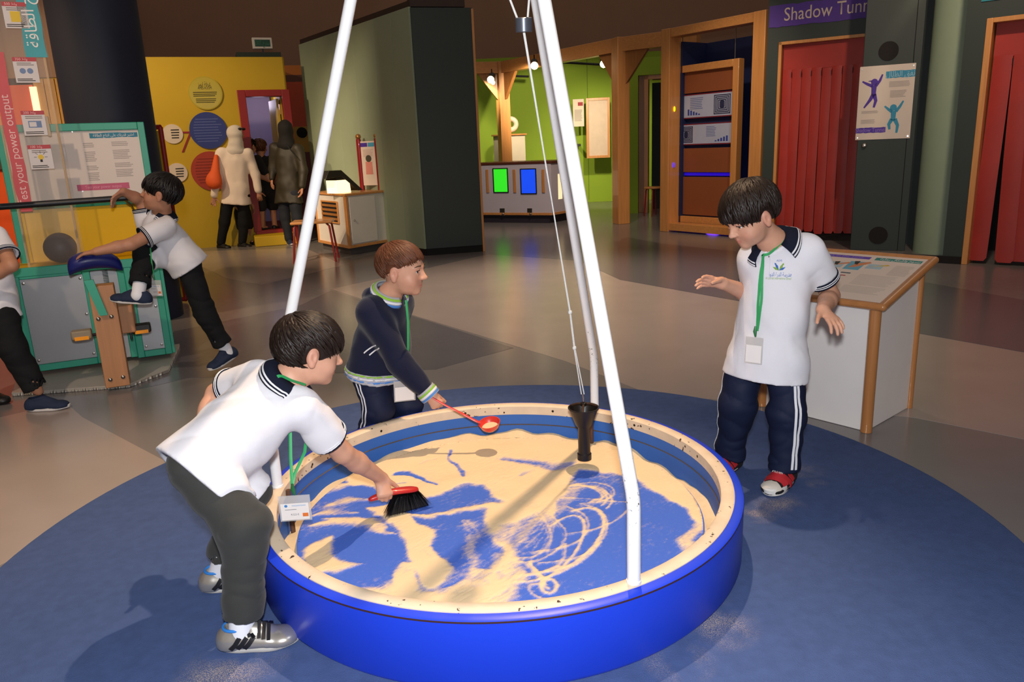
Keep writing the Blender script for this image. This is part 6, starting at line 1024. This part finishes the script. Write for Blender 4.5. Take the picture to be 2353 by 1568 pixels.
# ------------------------------------------------------------------ boy with the ladle
def hB(c, R, H, b): hair(c, R, H, M_hairb, b, 5, front=(.40, .25), back=(-.42, -.20), vol=.985, n=1200, lw=.018, lift=.01, crown=(0, -.25, .45), h=.004)
dB = -.10
JB = {k: (x, y, Y+dB) for k, (x, y, Y) in dict(head=(925, 618, 3.02), neck=(893, 682, 3.05), shR=(850, 716, 2.97), shL=(918, 696, 3.16), elR=(918, 832, 2.93), wrR=(985, 905, 2.92), elL=(890, 800, 3.24), wrL=(930, 880, 3.2), hipR=(842, 850, 3.02), hipL=(905, 842, 3.14), knR=(868, 940, 2.98), knL=(935, 930, 3.10), anR=(850, 1003, 3.04), anL=(935, 995, 3.16)).items()}
def jk(j, o): return [(el(j['neck']-o['fwd']*.055-o['sp']*.005, (.075, .05, .04), np.stack([o['Us'], o['fwd'], o['sp']], -1)), .025, 'u')]
oB = boy('boy in navy jacket and track trousers leaning over the table with a red ladle', JB, ((.97, -.20, -.10), (.0, .0, 1)), hairf=hB, top='jacket', bottom=M_track, s=1.0, H=.198, hem=.02, wseed=31, tw=1.03, parts=jk, hemz=(.02, .02), shoes=dict(R=((.8, -.6, 0), False, (0, 0, 1), 'runner'), L=((.8, -.6, 0), False, (0, 0, 1), 'runner')), hands=dict(R=dict(D=(.55, -.10, -.80), S=(.85, .1, .5), curl=(62, 85, 60), spread=1, thumb=(.85, .15, .6), tc=8), L=dict(D=(.5, -.1, -.8), S=(.2, -.9, .2))), skin=M_skin)
for q in 'RL': e, d = oB['ends'][q]; cuff(oB['top'], e-d*.006, d, .0375, bands=((0, .038, M_kngr, 0), (.008, .008, M_knlg, .001), (.017, .008, M_strw, .001), (.027, .008, M_knlb, .001)))
wd0 = band(oB, -.004, .034, .004, M_kngr, 'waistband', oB['top'])
for z, m in ((.024, M_knlg), (.014, M_strw), (.004, M_knlb)): band(oB, z, z+.0085, .0058, m, 'waistband_stripe', wd0)
collar(oB, (M_kngr, M_knlg, M_strw, M_knlb), open_=.30, r0=.056, drop=.010, flare=.012, up=.034, stripes=((.10, .30), (.38, .56), (.62, .86)), snap=False)
side_stripes(oB, 'R', 2, (-.010, .012), .05)
for a, b in (((822, 822), (855, 800)), ((838, 826), (868, 802))): strip_on(oB['fs'], [PY(*a, 2.80), PY((a[0]+b[0])/2, (a[1]+b[1])/2, 2.80), PY(*b, 2.80)], .005, .002, M_strw, 'pocket_piping', oB['top'], n=4)
clB = PY(928, 858, 2.86); R3B = frame((-.35, 1, .0), (0.04, 0, 1))
badge('blank white name badge on a green strap of the boy in the navy jacket', [[PY(933, 690, 2.80), PY(938, 740, 2.80), PY(938, 800, 2.83), clB]], clB, R3B, .085, .085, label_txt=False)
# ladle
hd = PY(1003, 922, 2.80); bo_ = PY(1125, 975, 2.78); ld = thing('ladle', 'red plastic ladle held over the rim by the boy in navy', 'ladle', bo_); M_lad = mat('ladle_red', 'd0382c', .35, var=.04, coat=.2)
MB().tube(spline([PY(990, 912, 2.81), PY(1022, 931, 2.80), PY(1060, 950, 2.79), PY(1090, 966, 2.78), PY(1104, 972, 2.78)], 5), [.006]*10+[.0075]*11, 10, flat=.6).build('handle', M_lad, ld)
axl = unit((-.12, -.22, .95)); Rl = frame(np.cross(axl, (1, 0, 0.2)), axl); prf = [(.0, -.030), (.020, -.026), (.034, -.014), (.041, .004), (.043, .008), (.040, .008), (.036, -.008), (.022, -.021), (0, -.024)]
MB().lathe(prf, bo_, 32, axl).build('bowl', M_lad, ld); MB().lathe([(0, -.012), (.033, -.012), (.03, -.018), (0, -.022)], bo_, 24, axl).build('sand_scoop', mat('sand_plain', 'dcc29a', .85, var=.05, vscale=60, bump=.3, bscale=500, spec=.2), ld)
# ------------------------------------------------------------------ boy standing at the right
def hC(c, R, H, b): hair(c, R, H, M_hairk, b, 17, front=(.46, .115), back=(-.43, -.27), vol=1.10, n=1200, lw=.026, lift=.015, crown=(0.02, -.24, .46))
JC = dict(head=(1722, 494, 2.55), neck=(1775, 556, 2.60), shR=(1730, 592, 2.68), shL=(1858, 574, 2.58), elR=(1738, 682, 2.74), wrR=(1662, 652, 2.60), elL=(1908, 680, 2.64), wrL=(1890, 712, 2.47), hipR=(1722, 815, 2.66), hipL=(1806, 822, 2.58), knR=(1694, 930, 2.66), knL=(1808, 955, 2.56), anR=(1676, 1052, 2.70), anL=(1802, 1088, 2.56))
oC = boy('boy in white polo and navy track trousers standing with hands spread at the right', JC, ((-.86, -.30, -.50), (.05, .0, 1)), hairf=hC, bottom=M_track, s=1.0, H=.195, hem=.075, wseed=41, tw=1.0, leg=(.074, .062, .052), hemz=(.02, .025), shoes=dict(R=((-.75, -.65, 0), False, (0, 0, 1), 'canvas'), L=((-.66, -.75, 0), False, (0, 0, 1), 'canvas')), hands=dict(R=dict(D=(-.93, -.15, .20), S=(.1, -.6, .75), curl=(8, 20, 14), spread=9, thumb=(.75, .25, .6), tc=10), L=dict(D=(.28, -.80, -.40), S=(-.95, -.25, .05), curl=(8, 22, 16), spread=8, thumb=(.6, .75, .0), tc=8)))
for q in 'RL': e, d = oC['ends'][q]; cuff(oC['top'], e-d*.012, d, .0545)
collar(oC, (M_nvy, M_strw, M_strw), open_=.75, r0=.05, drop=.032, flare=.038, fwd=unit((-.55, -.83, 0)))
side_stripes(oC, 'L', 2, (-.004, .020), .12, .009, .65); side_stripes(oC, 'R', 2, (-.012, .012), .1, .008, .2)
fs = oC['fs']
R3 = frame((.35, 1, .0), (.03, 0, 1)); cl = PY(1730, 768, 2.545)
def onC(px, py, off=.004): return fs.snap(PY(px, py, 2.52), off)[0]
st1 = strip_on(fs, [PY(x, y, 2.52) for x, y in ((1788, 522), (1772, 545), (1748, 572), (1735, 590), (1730, 620), (1726, 660), (1726, 700), (1727, 735), (1729, 765))], .009, .004, M_lan, 'strap', None, n=5); st2 = strip_on(fs, [PY(x, y, 2.52) for x, y in ((1730, 570), (1732, 600), (1737, 650), (1740, 690), (1735, 725), (1730, 760))], .009, .0055, M_lan, 'strap', None, n=5)
badge('name badge on a green strap worn by the standing boy at the right', [st1, st2], onC(1729, 758, .022), frame(-fs.grad(onC(1734, 800))[0]*np.array([1, 1, .2]), (0, 0, 1)), .060, .094, label_txt=False)
# embroidered crest on the chest
cpt = fs.snap(PY(1789, 628, 2.52), .0)[0]; nrm = fs.grad(cpt)[0]; ux = unit(np.cross((0, 0, 1), nrm)); LC = Pl(cpt+nrm*.004, ux, np.cross(nrm, ux))
crest_items = [(M_, None) for M_ in ()]
def drape(mb_or_me, m, name):
    me = mb_or_me if isinstance(mb_or_me, bpy.types.Mesh) else None
    n = len(me.vertices); co = np.empty(n*3); me.vertices.foreach_get('co', co); co = fs.snap(co.reshape(-1, 3), .0022); me.vertices.foreach_set('co', co.ravel()); return obj(name, me, m, oC['top'], sharp=0)
M_lb = mat('thread_blue', '2f5fa8', .8, var=0); M_lg = mat('thread_green', '7aa03a', .8, var=0)
drape(text_mesh(shape_ar('مدرسة الدرة الدولية'), LC.M4(0, -.006, 0), .02, .083), M_lb, 'embroidered_lettering'); drape(text_mesh('Al Durrah International School', LC.M4(0, -.019, 0), .0125, .086), M_lg, 'embroidered_lettering'); drape(text_mesh('ADIS', LC.M4(0, .041, 0), .010, .018), M_lb, 'embroidered_lettering')
for k, (ang, l, m) in enumerate(((30, .030, M_lb), (62, .024, M_lg), (-30, .030, M_lg), (-62, .024, M_lb))):
    a = math.radians(ang); d = np.array([-math.sin(a), math.cos(a)]); nn = np.array([d[1], -d[0]]); b = np.array([0, .008]); pts = [b, b+d*l*.5+nn*.0045, b+d*l, b+d*l*.5-nn*.0035]; me = bpy.data.meshes.new('leaf'); me.from_pydata([LC.pt(*p) for p in pts], [], [(0, 1, 2, 3)]); drape(me, m, 'embroidered_leaf')
for x, y, m in ((-.012, .03, M_lb), (.013, .029, M_lg)): mb = MB(); LC.disc(mb, x, y, .0028, 0, .0005, 12); mb.build('embroidered_dot', m, oC['top'])
strip_on(fs, [PY(1741, 578, 2.5), PY(1741, 600, 2.5), PY(1744, 640, 2.5)], .022, .001, M_polo, 'placket', oC['top'], .002, n=4)
# red and black canvas shoes
M_rs = mat('shoe_red', 'b02028', .7, var=.05); M_toe = mat('toe_cap', 'cfc6ba', .6, var=.06)
for q in 'RL':
    so, sf, T, R_ = oC['shoe'+q]; L_ = .195
    for y0, z0 in ((.14, .235), (.27, .19)): strip_on(sf, [T(-.17, y0-.05, z0-.09), T(-.1, y0-.02, z0), T(0, y0, z0+.03), T(.1, y0-.02, z0), T(.17, y0-.05, z0-.09)], .021, .002, M_rs, 'strap_tab', so, .003, n=4)
    mb = MB(); V = []; K = 12
    for a in range(5):
        for b in range(K+1): t = math.pi*b/K; rr = (.19-.0)*(1-a*.13); V.append(T(math.cos(t)*.175*(1-a*.2), .53+math.sin(t)*.15*(1-a*.22)-a*.02, .12+.02*a))
    V = sf.snap(np.array(V), .0018); mb.add(list(V), [(a*(K+1)+b, a*(K+1)+b+1, (a+1)*(K+1)+b+1, (a+1)*(K+1)+b) for a in range(4) for b in range(K)]); mb.build('toe_cap', M_toe, so)
    strip_on(sf, [T(-.13, .36, .12), T(-.06, .33, .18), T(.06, .33, .18), T(.13, .36, .12)], .026, .0015, M_rs, 'vamp', so, .002, n=4)
    MB().tube([T(.205*math.sin(a)*.96, .19+.505*math.cos(a), .058) for a in np.linspace(0, 2*math.pi, 33)[:-1]], .0016, 6, closed=True).build('sole_line', M_blk, so)
so, sf, T, R_ = oC['shoeL']; p0 = sf.snap(T(0, .25, .22), 0)[0]; g = sf.grad(p0)[0]; pl = Pl(p0+g*.0065, -R_[:, 0], -np.cross(g, R_[:, 0])); text('KYLO REN', pl.M4(0, 0, 0), .012, M_w, so, width=.038)
# ------------------------------------------------------------------ boy leaning on the power exhibit
def hD(c, R, H, b): hair(c, R, H, M_hairbk, b, 23, front=(.45, .07), back=(-.42, -.28), vol=1.07, n=500, lw=.032, lift=.02, crown=(0, -.26, .45), h=.006)
JD = dict(head=(368, 444, 4.30), neck=(372, 486, 4.36), shR=(340, 516, 4.47), shL=(384, 520, 4.28), elR=(325, 462, 4.47), wrR=(284, 440, 4.37), elL=(300, 562, 4.14), wrL=(222, 578, 4.06), hipR=(418, 590, 4.48), hipL=(432, 606, 4.35), knR=(334, 582, 4.28), knL=(468, 712, 4.36), anR=(318, 672, 4.12), anL=(520, 806, 4.40))
oD = boy('boy in white polo climbing against the power exhibit, one hand on the black rail', JD, ((-.93, -.22, .22), (.1, 0, 1)), hairf=hD, bottom=M_bkt, H=.20, s=1.06, hem=.05, wseed=51, h=.006, hc=.007, leg=(.072, .058, .05), hemz=(.05, .05), skin=M_skind, shoes=dict(R=((-.90, -.05, .12), True, (.12, 0, 1), 'runner'), L=((-.45, -.80, -.20), True, (-.1, -.1, 1), 'runner')), hands=dict(R=dict(D=(-.75, -.3, -.5), S=(.1, -.9, .2), curl=(30, 15, 10), spread=3, thumb=(.7, .6, .2)), L=dict(D=(-.97, -.1, -.12), S=(.1, .9, .1), curl=(14, 14, 10), spread=4, thumb=(.6, .8, .1))))
for q in 'RL': e, d = oD['ends'][q]; cuff(oD['top'], e-d*.012, d, .058)
collar(oD, (M_nvy, M_strw, M_strw), open_=.6, r0=.053, drop=.03, flare=.03)
clD = PY(352, 632, 4.22); badge('name badge on a green strap hanging from the boy on the power exhibit', [[PY(345, 566, 4.22), PY(348, 600, 4.21), clD]], clD, frame((.2, 1, 0), (0, 0, 1)), .082, .09)
# ------------------------------------------------------------------ boy walking past at the left edge
JE = dict(head=(-60, 380, 3.9), neck=(-48, 480, 3.92), shR=(-85, 520, 3.98), shL=(-5, 545, 3.84), elR=(-120, 610, 4.0), wrR=(-60, 650, 3.86), elL=(26, 610, 3.74), wrL=(-60, 655, 3.72), hipR=(-40, 700, 3.98), hipL=(5, 705, 3.86), knR=(-40, 810, 3.98), knL=(28, 800, 3.80), anR=(-30, 895, 4.0), anL=(82, 892, 3.82))
def hE(c, R, H, b): hair(c, R, H, M_hairbk, b, 29, n=150, lw=.05, h=.01)
oE = boy('boy in white polo and black trousers cut off by the left edge', JE, ((.6, -.75, 0), (0, 0, 1)), hairf=hE, bottom=M_bkt, H=.20, s=1.05, hem=.04, wseed=61, h=.008, hc=.008, leg=(.075, .062, .055), hemz=(.004, .002), skin=M_skind, face=False, shoes=dict(R=((.9, -.35, 0), False, (0, 0, 1), 'flat'), L=((.85, .10, .0), False, (0, 0, 1), 'runner')), hands=dict(R=dict(D=(.9, -.3, -.1), S=(0, 0, 1)), L=dict(D=(-.95, -.1, -.2), S=(0, 0, 1))))
for q in 'RL': e, d = oE['ends'][q]; cuff(oE['top'], e-d*.012, d, .0575)
# ------------------------------------------------------------------ people by the booth
M_tun = mat('tunic_cream', 'e6d6c6', .85, var=.03, vscale=6); M_hij = mat('hijab_white', 'd4cabc', .85, var=.03); M_olv = mat('coat_olive', '262010', .6, var=.12, vscale=9); M_hijb = mat('hijab_black', '0c0a0a', .85, var=.05); M_jean = mat('trouser_ink', '141a24', .85, var=.05); M_olt = mat('trouser_olive', '2a2620', .85, var=.05)
def adult(lab, J, FU, top, scarf, trs, hem, H=.215, skin=M_skind, coat_w=1., seed=1, hc=.013, split=False):
    j = {k: np.array(PY(*v)) for k, v in J.items()}; R = frame(*FU); c = j['head']; pel = (j['hipR']+j['hipL'])/2; ch = (j['shR']+j['shL'])/2; sp = unit(ch-pel); Us = unit(j['shR']-j['shL']); s = 1.42
    pr = head_prims(c, R, H, j['neck'], True)+[(ec(pel, ch*.85+pel*.15, (.12, .09), (.13, .09), Us), .03, 'u'), (rc(j['shR'], j['shL'], .05, .05), .05, 'u')]
    for q, sd in (('R', 1), ('L', -1)): pr += arm_prims(j['sh'+q], j['el'+q], j['wr'+q], 1.15)+hand_prims(j['wr'+q], unit(j['wr'+q]-j['el'+q]), R[:, 1], .17, side=sd)+[(rc(j['hip'+q], j['kn'+q], .07, .055), .02, 'u'), (rc(j['kn'+q], j['an'+q], .05, .035), .02, 'u')]
    v, q_ = field(pr, .009).mesh(1); b = merge('person', [(v, q_, 0)]+face_parts(c, R, H), [skin, M_eyew, M_iris, M_brow]); blush(b.data, c, R, H); tag(b, lab, 'person')
    tp = [(ec(pel-sp*.02, pel+sp*.1, (.16, .12), (.15, .11), Us), 0, 'u')]
    for q in 'RL': tp += [(rc(j['hip'+q], j['kn'+q], .095, .075), .03, 'u'), (rc(j['kn'+q], j['an'+q], .072, .058), .03, 'u')]
    ft = field(tp, hc); ft.wrinkle(.008, np.diag((7, 7, 11)), seed); fobj('trousers', ft, trs, b, 1)
    hm = pel-sp*hem; T = lambda x, y, z: c+R@(np.array([x, y, z])*H); st = [(ec(hm-sp*.05, pel+sp*.12, (.205*coat_w, .15*coat_w), (.165, .125), Us, ((hm, -sp),)), 0, 'u'), (ec(pel+sp*.1, ch*.82+pel*.18, (.165, .125), (.175, .12), Us), .05, 'u'), (rc(j['shR']*.92+j['shL']*.08, j['shL']*.92+j['shR']*.08, .066, .066), .07, 'u'), (rc(ch, j['neck'], .09, .065), .04, 'u')]
    for q in 'RL': a, e, w = j['sh'+q], j['el'+q], j['wr'+q]; st += [(rc(a, e, .062, .060), .06, 'u'), (rc(e, e+(w-e)*.9, .060, .048), .03, 'u')]
    fs = field(st, hc); fs.wrinkle(.012, np.diag((8, 8, 3.2)), seed+1); fs.wrinkle(.005, np.diag((16, 16, 12)), seed+2); o = fobj('tunic' if top is M_tun else 'coat', fs, top, b, 1)
    hs = [(el(T(0, -.07, .10), np.array([.46, .53, .47])*H, R), 0, 'u'), (ec(T(0, -.04, -.15), T(0, -.05, -.5), (.42*H, .45*H), (.38*H, .40*H), R[:, 0]), .05, 'u'), (ec(T(0, -.05, -.5), j['neck']-sp*.06, (.36*H, .38*H), (.135, .105), Us), .07, 'u'), (el(T(0, .42, -.06), np.array([.27, .30, .36])*H, R), .02, 's')]
    fh = field(hs, .008); fh.wrinkle(.006, np.diag((9, 9, 18)), seed+5); fobj('headscarf', fh, scarf, b, 1)
    return b, j, o, fs, T
W1 = dict(head=(543, 308, 11.0), neck=(541, 336, 10.98), shR=(572, 352, 11.02), shL=(507, 352, 10.92), elR=(587, 400, 11.06), wrR=(594, 440, 11.05), elL=(497, 408, 10.85), wrL=(492, 452, 10.82), hipR=(558, 452, 11.0), hipL=(526, 452, 10.95), knR=(560, 512, 11.0), knL=(516, 510, 10.94), anR=(556, 556, 11.0), anL=(508, 558, 10.92))
bW, jW, oW, fW, TW_ = adult('person in cream tunic and white headscarf seen from behind by the yellow booth', W1, ((.93, .35, -.05), (0, 0, 1)), M_tun, M_hij, M_bkt, .10, coat_w=1.06, seed=71)
for q in 'RL': shoe(bW, jW['an'+q]-np.array([0, 0, .085]), (.75, -.4, 0), (0, 0, 1), .25, 'flat')
sg_ = MB(); sg_.sphere(TW_(.30, .22, .30), (.03, .03, .02), 10, 6); sg_.sphere(TW_(-.1, .46, .32), (.03, .03, .02), 10, 6); sg_.tube([TW_(.30, .22, .30), TW_(.1, .45, .34), TW_(-.1, .46, .32)], .006, 6); sg_.build('sunglasses', M_blk, bW)
bgc = PY(492, 402, 10.80); bg = tag(fobj('shoulder_bag', field([(ec(PY(493, 420, 10.74), PY(497, 360, 10.82), (.09, .06), (.03, .03), (1, 0, 0)), 0, 'u'), (el(PY(491, 416, 10.74), (.10, .07, .11)), .05, 'u')], .01), mat('bag_orange', 'd8561a', .7, var=.06), None), 'bright orange shoulder bag carried by the person in the cream tunic', 'bag')
W2 = dict(head=(655, 297, 11.0), neck=(657, 322, 10.98), shR=(686, 342, 10.95), shL=(630, 340, 11.05), elR=(697, 392, 10.9), wrR=(694, 432, 10.85), elL=(626, 388, 11.05), wrL=(625, 412, 10.98), hipR=(676, 444, 10.95), hipL=(652, 444, 11.02), knR=(682, 500, 10.93), knL=(655, 498, 11.02), anR=(690, 552, 10.93), anL=(664, 548, 11.0))
W2 = {k: (x, y, Y+.0) for k, (x, y, Y) in W2.items()}
bV, jV, oV, fV, TV = adult('person in dark olive coat and black headscarf standing by the booth doorway', W2, ((-.55, .80, -.05), (0, 0, 1)), M_olv, M_hijb, M_jean, .14, coat_w=1.08, seed=81)
for q in 'RL': shoe(bV, jV['an'+q]-np.array([0, 0, .085]), (.3, -.6, 0), (0, 0, 1), .24, 'runner')
MB().tube(spline([PY(658, 330, 10.78), PY(668, 345, 10.75), PY(683, 362, 10.76)], 5), .012, 8, flat=.4).build('bag_strap', M_blk, bV)
def kid_back(lab, px, top_y, foot_y, Y, FU, topm, trm, seed, skin=M_skind, arms=None, hairm=None, shorts=True, z0=0.):
    g = PY(px, foot_y, Y); g[2] = z0; hgt = PY(px, top_y, Y)[2]-z0; k = hgt/1.13; R = frame(*FU); Rt, F = R[:, 0], R[:, 1]; Z = np.array([0, 0, 1.]); p = lambda x, y, z: g+(Rt*x+F*y+Z*z)*k
    H = .2*k; c = p(0, .02, 1.02); sh = {q: p(sd*.115, 0, .86) for q, sd in (('R', 1), ('L', -1))}; elb = {q: p(sd*.15, .04, .68) for q, sd in (('R', 1), ('L', -1))}; wr = {q: p(sd*.12, .14, .56) for q, sd in (('R', 1), ('L', -1))}
    if arms: 
        for q in arms: elb[q], wr[q] = p(*arms[q][0]), p(*arms[q][1])
    pr = head_prims(c, R, H, p(0, -.01, .90), False)+[(ec(p(0, 0, .52), p(0, 0, .82), (.09*k, .07*k), (.1*k, .07*k), Rt), .03, 'u')]
    for q, sd in (('R', 1), ('L', -1)): pr += arm_prims(sh[q], elb[q], wr[q], k)+hand_prims(wr[q], unit(wr[q]-elb[q]), F, .12*k, side=sd)+[(rc(p(sd*.065, 0, .52), p(sd*.07, .02, .28), .055*k, .045*k), .02, 'u'), (rc(p(sd*.07, .02, .28), p(sd*.07, -.01, .05), .042*k, .03*k), .02, 'u'), (rc(p(sd*.07, -.01, .05), p(sd*.08, .06, .03), .03*k, .026*k), .01, 'u')]
    v, q_ = field(pr, .009).mesh(1); b = merge('person', [(v, q_, 0)], [skin]); tag(b, lab, 'person'); hair(c, R, H, hairm or M_hairbk, b, seed, n=120, lw=.05, h=.011)
    tr_ = [(ec(p(0, 0, .48), p(0, 0, .60), (.115*k, .09*k), (.11*k, .085*k), Rt), 0, 'u')]; e = .30 if shorts else .07
    for sd in (-1, 1): tr_.append((rc(p(sd*.065, 0, .52), p(sd*.072, .015, e), .078*k, .07*k if shorts else .055*k), .03, 'u'))
    ft = field(tr_, .011); fobj('shorts' if shorts else 'trousers', ft, trm, b, 1)
    st = [(ec(p(0, 0, .50), p(0, 0, .80), (.122*k, .098*k), (.12*k, .09*k), Rt), 0, 'u'), (rc(sh['R'], sh['L'], .05*k, .05*k), .05, 'u'), (rc(p(0, 0, .84), p(0, 0, .90), .06*k, .05*k), .03, 'u')]+[(rc(sh[q], sh[q]*.4+elb[q]*.6, .055*k, .055*k), .03, 'u') for q in 'RL']
    f = field(st, .011); f.wrinkle(.006, np.diag((10, 10, 6)), seed); fobj('shirt', f, topm, b, 1)
    for sd in (-1, 1): shoe(b, p(sd*.07, 0, .0), F*1.+Rt*sd*.15, (0, 0, 1), .19*k, 'flat')
    return b
M_blks = mat('shirt_black', '101014', .9, var=.05); M_navs = mat('shorts_navy', '0e0f16', .9, var=.05)
kid_back('child in black shirt with one raised forearm, between the two adults at the booth', 592, 314, 520, 11.40, ((.35, .93, 0), (0, 0, 1)), M_blks, M_navs, 91, arms={'R': ((.24, .02, .62), (.05, -.10, .72))}, z0=.17)
kid_back('child with brown hair stepping into the booth beside the person in olive', 618, 317, 515, 11.55, ((-.2, .97, 0), (0, 0, 1)), M_blks, M_navs, 95, hairm=M_hairb, z0=.17)
kid_back('child half hidden behind the cream tunic, only a leg and black skirt visible', 567, 400, 560, 11.22, ((.6, -.6, 0), (0, 0, 1)), M_blks, M_navs, 97)
# ------------------------------------------------------------------ families of alike things
for o_ in COL.objects:
    if o_.parent is None:
        n_ = o_.name.split('.')[0]
        g_ = {'name_badge': 'name badges on green straps', 'ceiling_spotlight': 'ceiling spotlights of the lime room', 'stool': 'stools with red legs', 'round_sign': 'round signs on the yellow booth', 'round_badge': 'white round badges on the yellow booth', 'strip_curtain': 'red strip curtains of the shadow tunnel', 'round_column': 'round columns'}.get(n_)
        if g_: o_['group'] = g_
